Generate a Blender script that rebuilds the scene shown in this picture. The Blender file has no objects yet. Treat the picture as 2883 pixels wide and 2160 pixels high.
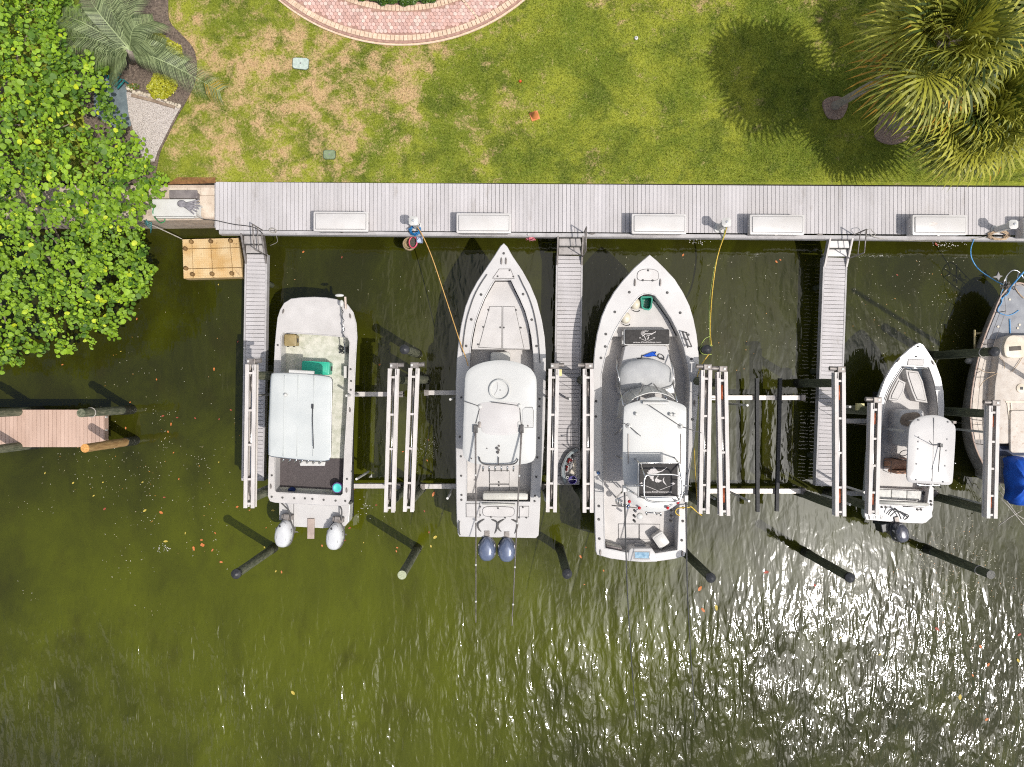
import bpy, math, random
from mathutils import Vector, Matrix
from mathutils.geometry import tessellate_polygon
import numpy as np

random.seed(7)
rng = np.random.default_rng(7)
SC = bpy.context.scene
COL = SC.collection

# ------------------------------------------------------------------ camera
CAM_H = 27.0          # metres above the water; the drone looks straight down
F_PX = 2000.0         # focal length in pixels of the 2883 x 2160 photograph
cam_d = bpy.data.cameras.new('camera')
cam_d.sensor_width = 36.0
cam_d.lens = 36.0 * F_PX / 2883.0
cam_d.clip_start = 0.1
cam_d.clip_end = 2000.0
cam = bpy.data.objects.new('camera', cam_d)
cam.location = (0, 0, CAM_H)
COL.objects.link(cam)
SC.camera = cam

# ------------------------------------------------------------------ light
SUN_TAN = 0.56                       # tangent of the sun's angle from the zenith
SUN_AZ = math.atan2(-0.53, 0.85)     # sun stands to the lower right of the picture
SUN_EL = math.pi / 2 - math.atan(SUN_TAN)
to_sun = Vector((math.cos(SUN_AZ) * math.cos(SUN_EL), math.sin(SUN_AZ) * math.cos(SUN_EL), math.sin(SUN_EL)))
world = bpy.data.worlds.new('World')
SC.world = world
world.use_nodes = True
wn = world.node_tree
wn.nodes.clear()
w_out = wn.nodes.new('ShaderNodeOutputWorld')
w_bg = wn.nodes.new('ShaderNodeBackground')
w_sky = wn.nodes.new('ShaderNodeTexSky')
w_sky.sky_type = 'NISHITA'
w_sky.sun_disc = False
w_sky.sun_elevation = SUN_EL
w_sky.sun_rotation = math.pi / 2 - SUN_AZ
w_sky.air_density = 1.0
w_sky.dust_density = 1.0
w_sky.ozone_density = 1.0
w_bg.inputs['Strength'].default_value = 0.10
wn.links.new(w_sky.outputs[0], w_bg.inputs['Color'])
wn.links.new(w_bg.outputs[0], w_out.inputs['Surface'])
# ---- scattered cumulus over the whole sky
w_tc = wn.nodes.new('ShaderNodeTexCoord')
w_sp = wn.nodes.new('ShaderNodeSeparateXYZ'); wn.links.new(w_tc.outputs['Generated'], w_sp.inputs[0])
w_mx = wn.nodes.new('ShaderNodeMath'); w_mx.operation = 'MAXIMUM'; w_mx.inputs[1].default_value = 0.06
wn.links.new(w_sp.outputs['Z'], w_mx.inputs[0])
w_dv = wn.nodes.new('ShaderNodeVectorMath'); w_dv.operation = 'DIVIDE'
w_cb = wn.nodes.new('ShaderNodeCombineXYZ'); w_cb.inputs['Z'].default_value = 1.0
wn.links.new(w_mx.outputs[0], w_cb.inputs['X']); wn.links.new(w_mx.outputs[0], w_cb.inputs['Y'])
wn.links.new(w_tc.outputs['Generated'], w_dv.inputs[0]); wn.links.new(w_cb.outputs[0], w_dv.inputs[1])
w_sh = wn.nodes.new('ShaderNodeVectorMath'); w_sh.operation = 'ADD'; w_sh.inputs[1].default_value = (0.13, 0.0, 0.0)
wn.links.new(w_dv.outputs[0], w_sh.inputs[0])
def w_noise(scale, detail, w):
    n = wn.nodes.new('ShaderNodeTexNoise'); n.noise_dimensions = '4D'
    n.inputs['Scale'].default_value = scale; n.inputs['Detail'].default_value = detail; n.inputs['Roughness'].default_value = 0.58
    n.inputs['W'].default_value = w; n.inputs['Distortion'].default_value = 0.2
    wn.links.new(w_sh.outputs[0], n.inputs['Vector']); return n.outputs['Fac']
def w_range(src, a, b, c, d):
    r = wn.nodes.new('ShaderNodeMapRange'); r.interpolation_type = 'SMOOTHSTEP'
    for k, x in zip(('From Min', 'From Max', 'To Min', 'To Max'), (a, b, c, d)): r.inputs[k].default_value = x
    wn.links.new(src, r.inputs['Value']); return r.outputs[0]
CLOUD_W = 17.3
w_cov = w_range(w_noise(1.15, 6.0, CLOUD_W), 0.50, 0.57, 0.0, 0.92)
w_tex = w_range(w_noise(3.2, 5.0, 4.2), 0.3, 0.7, 0.60, 1.2)
w_dot = wn.nodes.new('ShaderNodeVectorMath'); w_dot.operation = 'DOT_PRODUCT'; w_dot.inputs[1].default_value = to_sun
wn.links.new(w_tc.outputs['Generated'], w_dot.inputs[0])
def w_math(op, a, b):
    m = wn.nodes.new('ShaderNodeMath'); m.operation = op
    for i, x in enumerate((a, b)):
        if isinstance(x, float): m.inputs[i].default_value = x
        else: wn.links.new(x, m.inputs[i])
    return m.outputs[0]
# thin cloud glows where the sun stands behind it
w_aur = w_math('POWER', w_math('MAXIMUM', w_dot.outputs['Value'], 0.0), 38.0)
w_shade = w_math('MULTIPLY', w_tex, w_math('ADD', 1.0, w_math('MULTIPLY', w_aur, 9.0)))
w_cl = wn.nodes.new('ShaderNodeBackground'); w_cl.inputs['Color'].default_value = (1.0, 0.965, 0.92, 1)
wn.links.new(w_shade, w_cl.inputs['Strength'])
w_mix = wn.nodes.new('ShaderNodeMixShader')
wn.links.new(w_cov, w_mix.inputs[0]); wn.links.new(w_bg.outputs[0], w_mix.inputs[1]); wn.links.new(w_cl.outputs[0], w_mix.inputs[2])
wn.links.new(w_mix.outputs[0], w_out.inputs['Surface'])
sun_d = bpy.data.lights.new('sun', 'SUN')
sun_d.energy = 3.15
sun_d.angle = math.radians(0.53)
sun_d.color = (1.0, 0.955, 0.90)
sun = bpy.data.objects.new('sun', sun_d)
sun.rotation_euler = (-to_sun).to_track_quat('-Z', 'Y').to_euler()
sun.location = to_sun * 60
COL.objects.link(sun)
SC.view_settings.view_transform = 'Standard'
SC.view_settings.look = 'None'
SC.view_settings.exposure = 0.22
SC.view_settings.gamma = 1.0
SC.view_settings.use_curve_mapping = False
SC.render.engine = 'CYCLES'
SC.cycles.max_bounces = 6
SC.cycles.filter_width = 1.1
SC.cycles.use_denoising = False
SC.cycles.sample_clamp_indirect = 4.0
SC.cycles.caustics_reflective = False
SC.cycles.caustics_refractive = False

# ------------------------------------------------------------------ picture measurements to places in metres
Q = 2883.0 / 2212.0
def PN(u, v, z=0.0):
    k = (CAM_H - z) / F_PX
    return ((u - 1441.5) * k, -(v - 1080.0) * k)
def PD(x, y, z=0.0):
    return PN(x * Q, y * Q, z)
def P3(x, y, z):
    a = PD(x, y, z)
    return (a[0], a[1], z)
class Zm:
    """coordinates read off an enlarged crop whose corner is (u0, v0) at k times"""
    def __init__(s, u0, v0, k): s.u0, s.v0, s.k = u0, v0, k
    def __call__(s, x, y, z=0.0): return PN(s.u0 + x / s.k, s.v0 + y / s.k, z)
    def n(s, pts, z): return [s(x, y, z) for x, y in pts]
    def p3(s, x, y, z):
        a = s(x, y, z); return (a[0], a[1], z)

# ------------------------------------------------------------------ materials
def lin(r, g, b):
    f = lambda c: (c / 255 / 12.92) if c / 255 <= 0.04045 else ((c / 255 + 0.055) / 1.055) ** 2.4
    return (f(r), f(g), f(b))
def alb(r, g, b, e=1.2):
    return tuple(min(0.85, c / e) for c in lin(r, g, b))
def albw(r, g, b): return alb(r, g, b, 1.5)
MATS = {}
def M(name, c1, c2=None, scale=4.0, rough=0.5, metal=0.0, bump=0.0, bscale=60.0, rand=0.0, detail=4.0, lo=0.35, hi=0.65, spec=0.5, stretch=None, coat=0.0, wear=None, wscale=9.0, wlo=0.58, wamt=0.8):
    """procedural surface: two tones mixed by noise, per-object tone shift, bump and optional patches of wear"""
    if name in MATS: return MATS[name]
    m = bpy.data.materials.new(name); m.use_nodes = True
    nt = m.node_tree; N = nt.nodes; L = nt.links
    b = N['Principled BSDF']
    b.inputs['Roughness'].default_value = rough
    b.inputs['Metallic'].default_value = metal
    b.inputs['Specular IOR Level'].default_value = spec
    if coat: b.inputs['Coat Weight'].default_value = coat; b.inputs['Coat Roughness'].default_value = 0.08
    geo = N.new('ShaderNodeNewGeometry')
    src = geo.outputs['Position']
    if stretch:
        mp = N.new('ShaderNodeMapping'); mp.inputs['Scale'].default_value = stretch
        L.new(src, mp.inputs['Vector']); src = mp.outputs[0]
    if c2 is None: c2 = tuple(x * 0.86 for x in c1)
    n = N.new('ShaderNodeTexNoise'); n.inputs['Scale'].default_value = scale; n.inputs['Detail'].default_value = detail
    L.new(src, n.inputs['Vector'])
    mr = N.new('ShaderNodeMapRange'); mr.inputs['From Min'].default_value = lo; mr.inputs['From Max'].default_value = hi
    L.new(n.outputs['Fac'], mr.inputs['Value'])
    mx = N.new('ShaderNodeMix'); mx.data_type = 'RGBA'
    mx.inputs['A'].default_value = (*c1, 1); mx.inputs['B'].default_value = (*c2, 1)
    L.new(mr.outputs[0], mx.inputs['Factor'])
    col = mx.outputs['Result']
    if wear is not None:
        n3 = N.new('ShaderNodeTexNoise'); n3.inputs['Scale'].default_value = wscale; n3.inputs['Detail'].default_value = 6
        n3.inputs['Roughness'].default_value = 0.65
        L.new(src, n3.inputs['Vector'])
        r3 = N.new('ShaderNodeMapRange'); r3.inputs['From Min'].default_value = wlo; r3.inputs['From Max'].default_value = wlo + 0.1
        r3.inputs['To Max'].default_value = wamt
        L.new(n3.outputs['Fac'], r3.inputs['Value'])
        m3 = N.new('ShaderNodeMix'); m3.data_type = 'RGBA'; m3.inputs['B'].default_value = (*wear, 1)
        L.new(r3.outputs[0], m3.inputs['Factor']); L.new(col, m3.inputs['A']); col = m3.outputs['Result']
    if rand:
        oi = N.new('ShaderNodeObjectInfo')
        r2 = N.new('ShaderNodeMapRange'); r2.inputs['To Min'].default_value = 1 - rand; r2.inputs['To Max'].default_value = 1 + rand
        L.new(oi.outputs['Random'], r2.inputs['Value'])
        vm = N.new('ShaderNodeVectorMath'); vm.operation = 'SCALE'
        L.new(col, vm.inputs[0]); L.new(r2.outputs[0], vm.inputs['Scale']); col = vm.outputs[0]
    L.new(col, b.inputs['Base Color'])
    if bump:
        n2 = N.new('ShaderNodeTexNoise'); n2.inputs['Scale'].default_value = bscale; n2.inputs['Detail'].default_value = 3
        L.new(src, n2.inputs['Vector'])
        bp = N.new('ShaderNodeBump'); bp.inputs['Strength'].default_value = bump; bp.inputs['Distance'].default_value = 0.01
        L.new(n2.outputs['Fac'], bp.inputs['Height']); L.new(bp.outputs[0], b.inputs['Normal'])
    MATS[name] = m
    return m

gel = M('gelcoat', albw(231, 228, 225), albw(221, 217, 214), scale=1.3, rough=0.22, spec=0.4, wear=alb(196, 190, 184), wscale=3.5, wlo=0.62, wamt=0.45)
gel_deck = M('gelcoat_nonskid', albw(229, 224, 220), albw(216, 211, 207), scale=2.0, rough=0.55, bump=0.06, bscale=90, wear=alb(190, 182, 172), wscale=5, wlo=0.6, wamt=0.4)
gel_top = M('gelcoat_roof', albw(230, 230, 226), albw(221, 220, 216), scale=1.0, rough=0.35, wear=alb(200, 199, 194), wscale=2.4, wlo=0.6, wamt=0.4)
canvas_grey = M('grey_canvas', alb(190, 190, 189), alb(178, 178, 178), scale=3, rough=0.85, bump=0.3, bscale=25)
vinyl = M('white_vinyl', albw(226, 224, 214), albw(214, 211, 202), scale=5, rough=0.45, bump=0.1, bscale=30)
mildew = M('mildewed_floor', alb(214, 212, 198), alb(176, 178, 158), scale=4.5, rough=0.6, detail=8, lo=0.42, hi=0.72, bump=0.2, bscale=140, wear=alb(150, 152, 128), wscale=7, wlo=0.6, wamt=0.6)
chrome = M('stainless_steel', (0.62, 0.61, 0.60), (0.5, 0.49, 0.48), scale=8, rough=0.22, metal=1.0)
alu = M('aluminium', alb(216, 210, 205), alb(200, 193, 187), scale=6, rough=0.6, stretch=(1, 0.25, 1), wear=alb(160, 150, 142), wscale=11, wlo=0.6, wamt=0.55)
alu_dark = M('dull_aluminium', alb(150, 143, 138), alb(124, 117, 112), scale=6, rough=0.5, metal=0.4, wear=alb(96, 84, 76), wscale=12, wlo=0.56, wamt=0.6)
blackp = M('black_plastic', (0.018, 0.018, 0.02), (0.035, 0.035, 0.038), scale=10, rough=0.45)
rubber = M('black_rubber', (0.012, 0.012, 0.013), (0.03, 0.03, 0.03), scale=14, rough=0.7)
greyp = M('grey_plastic', alb(150, 148, 148), alb(128, 126, 126), scale=7, rough=0.5)
whitep = M('white_plastic', albw(238, 236, 231), albw(226, 223, 217), scale=3, rough=0.4, wear=alb(205, 200, 190), wscale=5, wlo=0.62, wamt=0.4)
seam = M('dark_seam_gap', (0.07, 0.066, 0.064), (0.11, 0.105, 0.1), scale=9, rough=0.8)  # one dark tone for joints, gaskets, rod holders and rails
dock_wood = M('grey_composite', alb(201, 196, 196), alb(190, 185, 184), scale=2.2, rough=0.7, rand=0.06, bump=0.3, bscale=50, stretch=(1, 0.3, 1), wear=alb(168, 160, 154), wscale=3, wlo=0.6, wamt=0.5)
dock_trim = M('grey_trim', alb(192, 188, 187), alb(174, 170, 169), scale=3, rough=0.65, wear=alb(140, 134, 128), wscale=6, wlo=0.6, wamt=0.5)
frame_wood = M('dock_framing', alb(96, 88, 78), alb(70, 64, 56), scale=4, rough=0.85)
tan_wood = M('tan_composite', alb(206, 176, 158), alb(190, 160, 142), scale=2.5, rough=0.7, rand=0.06, bump=0.2, bscale=50, stretch=(1, 0.3, 1), wear=alb(170, 140, 122), wscale=3, wlo=0.6, wamt=0.4)
pile_wood = M('weathered_piling', alb(122, 122, 100), alb(78, 84, 62), scale=7, rough=0.9, bump=0.8, bscale=30, stretch=(2.5, 2.5, 0.5), wear=alb(160, 152, 128), wscale=9, wlo=0.56, wamt=0.7)
pile_new = M('new_piling', alb(192, 156, 104), alb(158, 122, 76), scale=7, rough=0.85, bump=0.6, bscale=30, stretch=(2.5, 2.5, 0.4), wear=alb(110, 74, 40), wscale=8, wlo=0.58, wamt=0.6)
pile_wet = M('barnacled_piling_foot', (0.014, 0.015, 0.010), (0.03, 0.03, 0.022), scale=12, rough=0.5, bump=1.0, bscale=26, wear=alb(178, 170, 160), wscale=13, wlo=0.6, wamt=0.75)
pile_dark = M('dark_green_piling', alb(96, 100, 76), alb(66, 70, 52), scale=7, rough=0.8, bump=0.8, bscale=30, stretch=(2.5, 2.5, 0.5), wear=alb(92, 96, 66), wscale=9, wlo=0.58, wamt=0.6)
teal = M('teal_plastic', alb(52, 186, 152), alb(44, 172, 140), scale=3, rough=0.4)
concrete = M('concrete', alb(214, 196, 178), alb(188, 170, 152), scale=3, rough=0.85, bump=0.3, bscale=60, wear=alb(150, 134, 120), wscale=5, wlo=0.58, wamt=0.6)
red = M('red_plastic', alb(205, 28, 38), alb(170, 20, 30), scale=6, rough=0.4)

# ------------------------------------------------------------------ mesh collector
def rrect(x0, y0, x1, y1, r, n=5):
    out = []
    for cx, cy, a0 in ((x1 - r, y1 - r, 0), (x0 + r, y1 - r, 90), (x0 + r, y0 + r, 180), (x1 - r, y0 + r, 270)):
        for i in range(n + 1):
            a = math.radians(a0 + 90 * i / n)
            out.append((cx + r * math.cos(a), cy + r * math.sin(a)))
    return out
def circ(cx, cy, r, n=16, ry=None):
    ry = r if ry is None else ry
    return [(cx + r * math.cos(2 * math.pi * i / n), cy + ry * math.sin(2 * math.pi * i / n)) for i in range(n)]
def smooth(pts, closed=True, n=4):
    out = []; k = len(pts)
    rngi = range(k) if closed else range(k - 1)
    for i in rngi:
        g = (lambda j: pts[j % k]) if closed else (lambda j: pts[min(max(j, 0), k - 1)])
        p0, p1, p2, p3 = g(i - 1), g(i), g(i + 1), g(i + 2)
        for t in range(n):
            s = t / n
            out.append(tuple(0.5 * ((2 * b) + (-a + c) * s + (2 * a - 5 * b + 4 * c - d) * s * s + (-a + 3 * b - 3 * c + d) * s ** 3)
                             for a, b, c, d in zip(p0, p1, p2, p3)))
    if not closed: out.append(tuple(pts[-1]))
    return out
def area(p):
    return 0.5 * sum(p[i][0] * p[(i + 1) % len(p)][1] - p[(i + 1) % len(p)][0] * p[i][1] for i in range(len(p)))
def ccw(p):
    return list(p) if area(p) > 0 else list(reversed(p))
def inset(poly, d):
    """move every edge of a counter-clockwise outline inwards by d"""
    out = []; n = len(poly)
    for i in range(n):
        a, b, c = poly[i - 1], poly[i], poly[(i + 1) % n]
        e1 = (b[0] - a[0], b[1] - a[1]); e2 = (c[0] - b[0], c[1] - b[1])
        l1 = math.hypot(*e1) or 1e-6; l2 = math.hypot(*e2) or 1e-6
        n1 = (-e1[1] / l1, e1[0] / l1); n2 = (-e2[1] / l2, e2[0] / l2)
        m = (n1[0] + n2[0], n1[1] + n2[1]); q = m[0] * n1[0] + m[1] * n1[1]
        q = max(q, 0.35)
        out.append((b[0] + m[0] / q * d, b[1] + m[1] / q * d))
    return out
def rot2(p, a, c=(0, 0)):
    s, k = math.sin(a), math.cos(a)
    return [(c[0] + (x - c[0]) * k - (y - c[1]) * s, c[1] + (x - c[0]) * s + (y - c[1]) * k) for x, y in p]

class MB:
    def __init__(s): s.v = []; s.f = []; s.tint = None
    def add(s, vs, fs):
        o = len(s.v); s.v += [tuple(p) for p in vs]; s.f += [tuple(i + o for i in f) for f in fs]; return s
    def loft(s, loops, cap0=True, cap1=True):
        n = len(loops[0]); vs = [p for l in loops for p in l]; fs = []
        for k in range(len(loops) - 1):
            for i in range(n):
                j = (i + 1) % n
                fs.append((k * n + i, k * n + j, (k + 1) * n + j, (k + 1) * n + i))
        if cap0: fs.append(tuple(range(n - 1, -1, -1)))
        if cap1: fs.append(tuple((len(loops) - 1) * n + i for i in range(n)))
        return s.add(vs, fs)
    def prism(s, poly, z0, z1, bev=0.0, zf=None, taper=0.0):
        poly = ccw(poly); zf = zf or (lambda x, y: 0.0)
        lift = lambda p, z: [(x, y, z + zf(x, y)) for x, y in p]
        bot = inset(poly, taper) if taper else poly
        loops = [lift(bot, z0)]
        if bev:
            loops += [lift(poly, z1 - bev), lift(inset(poly, bev * 0.3), z1 - bev * 0.3), lift(inset(poly, bev), z1)]
        else: loops.append(lift(poly, z1))
        return s.loft(loops)
    def box(s, cx, cy, z0, z1, sx, sy, rot=0.0, bev=0.0):
        p = rot2([(cx - sx / 2, cy - sy / 2), (cx + sx / 2, cy - sy / 2), (cx + sx / 2, cy + sy / 2), (cx - sx / 2, cy + sy / 2)], rot, (cx, cy))
        return s.prism(p, z0, z1, bev)
    def plate(s, outer, holes, z0, z1, zf=None):
        zf = zf or (lambda x, y: 0.0)
        rings = [ccw(outer)] + [list(reversed(ccw(h))) for h in holes]
        tris = tessellate_polygon([[Vector((x, y, 0)) for x, y in r] for r in rings])
        flat = [p for r in rings for p in r]; n = len(flat)
        vs = [(x, y, z1 + zf(x, y)) for x, y in flat] + [(x, y, z0 + zf(x, y)) for x, y in flat]
        fs = []
        for t in tris:
            a, b, c = (flat[i] for i in t)
            up = (b[0] - a[0]) * (c[1] - a[1]) - (b[1] - a[1]) * (c[0] - a[0]) > 0
            t = tuple(t) if up else tuple(reversed(t))
            fs.append(t); fs.append(tuple(i + n for i in reversed(t)))
        o = 0
        for r in rings:
            k = len(r)
            for i in range(k):
                j = (i + 1) % k
                fs.append((o + i + n, o + j + n, o + j, o + i))
            o += k
        return s.add(vs, fs)
    def tube(s, pts, r, n=6, closed=False):
        pts = [Vector(p) for p in pts]; k = len(pts); loops = []
        rr = r if isinstance(r, (list, tuple)) else [r] * k
        for i, p in enumerate(pts):
            if closed: d = pts[(i + 1) % k] - pts[i - 1]
            else: d = pts[min(i + 1, k - 1)] - pts[max(i - 1, 0)]
            if d.length < 1e-9: d = Vector((0, 0, 1))
            d.normalize()
            ref = Vector((0, 0, 1)) if abs(d.z) < 0.93 else Vector((0, 1, 0))
            a = d.cross(ref).normalized(); b = a.cross(d).normalized()
            loops.append([tuple(p + rr[i] * (math.cos(2 * math.pi * j / n) * a + math.sin(2 * math.pi * j / n) * b)) for j in range(n)])
        if closed: loops.append(loops[0])
        return s.loft(loops, not closed, not closed)
    def cyl(s, x, y, z0, z1, r, n=14, r1=None, bev=0.0):
        r1 = r if r1 is None else r1
        prof = [(r, z0), (r1, z1)] if not bev else [(r, z0), (r1, z1 - bev), (r1 - bev, z1)]
        return s.lathe(x, y, prof, n)
    def lathe(s, x, y, prof, n=16):
        return s.loft([[(x + q * math.cos(2 * math.pi * i / n), y + q * math.sin(2 * math.pi * i / n), z) for i in range(n)] for q, z in prof])
    def ball(s, c, r, nu=12, nv=7):
        r = r if isinstance(r, (tuple, list)) else (r, r, r)
        loops = []
        for j in range(nv + 1):
            t = -math.pi / 2 + math.pi * (0.02 + 0.96 * j / nv)
            loops.append([(c[0] + r[0] * math.cos(t) * math.cos(2 * math.pi * i / nu), c[1] + r[1] * math.cos(t) * math.sin(2 * math.pi * i / nu), c[2] + r[2] * math.sin(t)) for i in range(nu)])
        return s.loft(loops)
    def strip(s, pts, w, z0, z1, closed=False):
        """flat band of width w along a path on plan"""
        p = [Vector((a[0], a[1])) for a in pts]; k = len(p); l = []; r = []
        for i in range(k):
            d = (p[(i + 1) % k] - p[i - 1]) if closed else (p[min(i + 1, k - 1)] - p[max(i - 1, 0)])
            d.normalize(); nn = Vector((-d.y, d.x)) * w / 2
            l.append(p[i] + nn); r.append(p[i] - nn)
        o = len(s.v)
        for a, b in zip(l, r):
            s.v += [(a.x, a.y, z0), (b.x, b.y, z0), (b.x, b.y, z1), (a.x, a.y, z1)]
        m = k if closed else k - 1
        for i in range(m):
            a = o + 4 * i; b = o + 4 * ((i + 1) % k)
            for t in range(4):
                u = (t + 1) % 4
                s.f.append((a + t, b + t, b + u, a + u))
        if not closed:
            s.f.append((o + 3, o + 2, o + 1, o)); e = o + 4 * (k - 1); s.f.append((e, e + 1, e + 2, e + 3))
        return s
    def mesh(s, name, off=(0, 0, 0)):
        me = bpy.data.meshes.new(name)
        me.from_pydata([(a - off[0], b - off[1], c - off[2]) for a, b, c in s.v], [], s.f)
        return me
    def obj(s, name, mat, parent=None, sm=False, label=None, cat=None, group=None, kind=None, fix=True):
        if parent is not None:
            off = Vector((0, 0, 0)); q = parent
            while q is not None: off += q.location; q = q.parent
        else:
            xs = [p[0] for p in s.v]; ys = [p[1] for p in s.v]; zs = [p[2] for p in s.v]
            off = Vector(((min(xs) + max(xs)) / 2, (min(ys) + max(ys)) / 2, min(zs)))
        me = s.mesh(name, off)
        if fix: fix_normals(me)
        if sm: me.shade_smooth(); 
        me.materials.append(mat)
        o = bpy.data.objects.new(name, me); COL.objects.link(o)
        if parent is not None: o.parent = parent
        else: o.location = off
        if sm == 'auto':
            me.set_sharp_from_angle(angle=math.radians(38))
        tag(o, label, cat, group, kind)
        return o
import bmesh
def fix_normals(me):
    bm = bmesh.new(); bm.from_mesh(me)
    bmesh.ops.recalc_face_normals(bm, faces=bm.faces)
    bm.to_mesh(me); bm.free()
def tag(o, label=None, cat=None, group=None, kind=None):
    if label: o['label'] = label
    if cat: o['category'] = cat
    if group: o['group'] = group
    if kind: o['kind'] = kind
def thing(name, label, cat, loc, group=None):
    o = bpy.data.objects.new(name, None); o.location = loc; o.empty_display_size = 0.2
    COL.objects.link(o); tag(o, label, cat, group); return o
def link_copy(me_or_obj, name, parent, loc, rotz=0.0, scale=None):
    me = me_or_obj if isinstance(me_or_obj, bpy.types.Mesh) else me_or_obj.data
    o = bpy.data.objects.new(name, me); COL.objects.link(o)
    off = Vector((0, 0, 0)); q = parent
    while q is not None: off += q.location; q = q.parent
    o.parent = parent; o.location = Vector(loc) - off; o.rotation_euler = (0, 0, rotz)
    if scale: o.scale = scale
    return o

# ================================================================== the setting
def node_mat(name):
    m = bpy.data.materials.new(name); m.use_nodes = True
    return m, m.node_tree.nodes, m.node_tree.links, m.node_tree.nodes['Principled BSDF']
def n_noise(N, L, vec, scale, detail=4.0, rough=0.5, dist=0.0):
    n = N.new('ShaderNodeTexNoise'); n.inputs['Scale'].default_value = scale
    n.inputs['Detail'].default_value = detail; n.inputs['Roughness'].default_value = rough; n.inputs['Distortion'].default_value = dist
    L.new(vec, n.inputs['Vector']); return n.outputs['Fac']
def n_map(N, L, val, a, b, c=0.0, d=1.0, smooth_=True):
    r = N.new('ShaderNodeMapRange'); r.interpolation_type = 'SMOOTHSTEP' if smooth_ else 'LINEAR'
    for k, x in zip(('From Min', 'From Max', 'To Min', 'To Max'), (a, b, c, d)): r.inputs[k].default_value = x
    L.new(val, r.inputs['Value']); return r.outputs[0]
def n_math(N, L, op, a, b):
    m = N.new('ShaderNodeMath'); m.operation = op
    for i, x in enumerate((a, b)):
        if isinstance(x, (int, float)): m.inputs[i].default_value = x
        else: L.new(x, m.inputs[i])
    return m.outputs[0]
def n_mix(N, L, f, a, b):
    m = N.new('ShaderNodeMix'); m.data_type = 'RGBA'
    for k, x in (('Factor', f), ('A', a), ('B', b)):
        if isinstance(x, (int, float)): m.inputs[k].default_value = x
        elif isinstance(x, tuple): m.inputs[k].default_value = (*x, 1)
        else: L.new(x, m.inputs[k])
    return m.outputs['Result']
def n_vec(N, L, src, scale=(1, 1, 1), rot=(0, 0, 0), loc=(0, 0, 0)):
    mp = N.new('ShaderNodeMapping'); mp.inputs['Scale'].default_value = scale
    mp.inputs['Rotation'].default_value = rot; mp.inputs['Location'].default_value = loc
    L.new(src, mp.inputs['Vector']); return mp.outputs[0]
def n_spot(N, L, pos, c, r, wob=0.0, wscale=0.4):
    """soft patch around a place on the ground, with an uneven edge"""
    d = N.new('ShaderNodeVectorMath'); d.operation = 'MULTIPLY_ADD'
    L.new(pos, d.inputs[0]); d.inputs[1].default_value = (1 / r[0], 1 / r[1], 0); d.inputs[2].default_value = (-c[0] / r[0], -c[1] / r[1], 0)
    ln = N.new('ShaderNodeVectorMath'); ln.operation = 'LENGTH'; L.new(d.outputs[0], ln.inputs[0])
    v = ln.outputs['Value']
    if wob:
        nn = n_noise(N, L, pos, wscale, 5.0, 0.6)
        v = n_math(N, L, 'ADD', v, n_map(N, L, nn, 0.2, 0.8, -wob, wob, False))
    return n_map(N, L, v, 1.15, 0.25)

# ---- water
wm, N, L, B = node_mat('canal_water')
geo = N.new('ShaderNodeNewGeometry'); pos = geo.outputs['Position']
plume = n_spot(N, L, pos, (-7.0, -9.5), (17, 9.5), 0.45, 0.16)
cloud = n_noise(N, L, n_vec(N, L, pos, (1, 0.55, 1)), 0.45, 6.0, 0.62, 0.6)
fac = n_math(N, L, 'ADD', n_math(N, L, 'MULTIPLY', plume, 0.72), n_map(N, L, cloud, 0.32, 0.75, -0.16, 0.36, False))
murk = n_mix(N, L, n_map(N, L, fac, 0.0, 1.0, 0, 1, False), (0.0235, 0.0245, 0.0032), (0.080, 0.090, 0.0040))
brown = n_noise(N, L, n_vec(N, L, pos, (1, 0.7, 1), (0, 0, 0.5), (4, 9, 0)), 0.7, 5.0, 0.6)
murk = n_mix(N, L, n_map(N, L, brown, 0.5, 0.78, 0, 0.45), murk, (0.030, 0.025, 0.004))
L.new(murk, B.inputs['Base Color'])
B.inputs['Roughness'].default_value = 0.06
B.inputs['IOR'].default_value = 1.47
sep = N.new('ShaderNodeSeparateXYZ'); L.new(pos, sep.inputs[0])
sx, sy = sep.outputs['X'], sep.outputs['Y']
open_w = n_map(N, L, sy, -6.5, -12.0)
paws = n_noise(N, L, n_vec(N, L, pos, (1, 1, 1), (0, 0, 0.4)), 0.22, 3.0, 0.55)
amp = n_math(N, L, 'ADD', 0.30, n_math(N, L, 'MULTIPLY', open_w, n_map(N, L, paws, 0.36, 0.60, 0.8, 1.9)))
swell = n_noise(N, L, n_vec(N, L, pos, (1.9, 0.5, 1), (0, 0, -0.25)), 1.0, 2.0, 0.5, 0.4)
rip = n_noise(N, L, n_vec(N, L, pos, (1.9, 0.75, 1), (0, 0, -0.35)), 2.2, 1.6, 0.5, 0.6)
fine = n_noise(N, L, n_vec(N, L, pos, (1.3, 1.0, 1), (0, 0, 0.2)), 9.0, 2.0, 0.5)
h = n_math(N, L, 'ADD', n_math(N, L, 'MULTIPLY', swell, 0.060), n_math(N, L, 'MULTIPLY', rip, 0.030))
h = n_math(N, L, 'ADD', h, n_math(N, L, 'MULTIPLY', fine, 0.0022))
h = n_math(N, L, 'MULTIPLY', h, amp)
bp = N.new('ShaderNodeBump'); bp.inputs['Strength'].default_value = 1.0; bp.inputs['Distance'].default_value = 1.0
L.new(h, bp.inputs['Height']); L.new(bp.outputs[0], B.inputs['Normal'])
MB().add([(-300, -300, 0), (300, -300, 0), (300, 60, 0), (-300, 60, 0)], [(0, 1, 2, 3)]).obj('water', wm, kind='structure', label='murky olive green canal water with sun glitter', fix=False)

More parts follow.
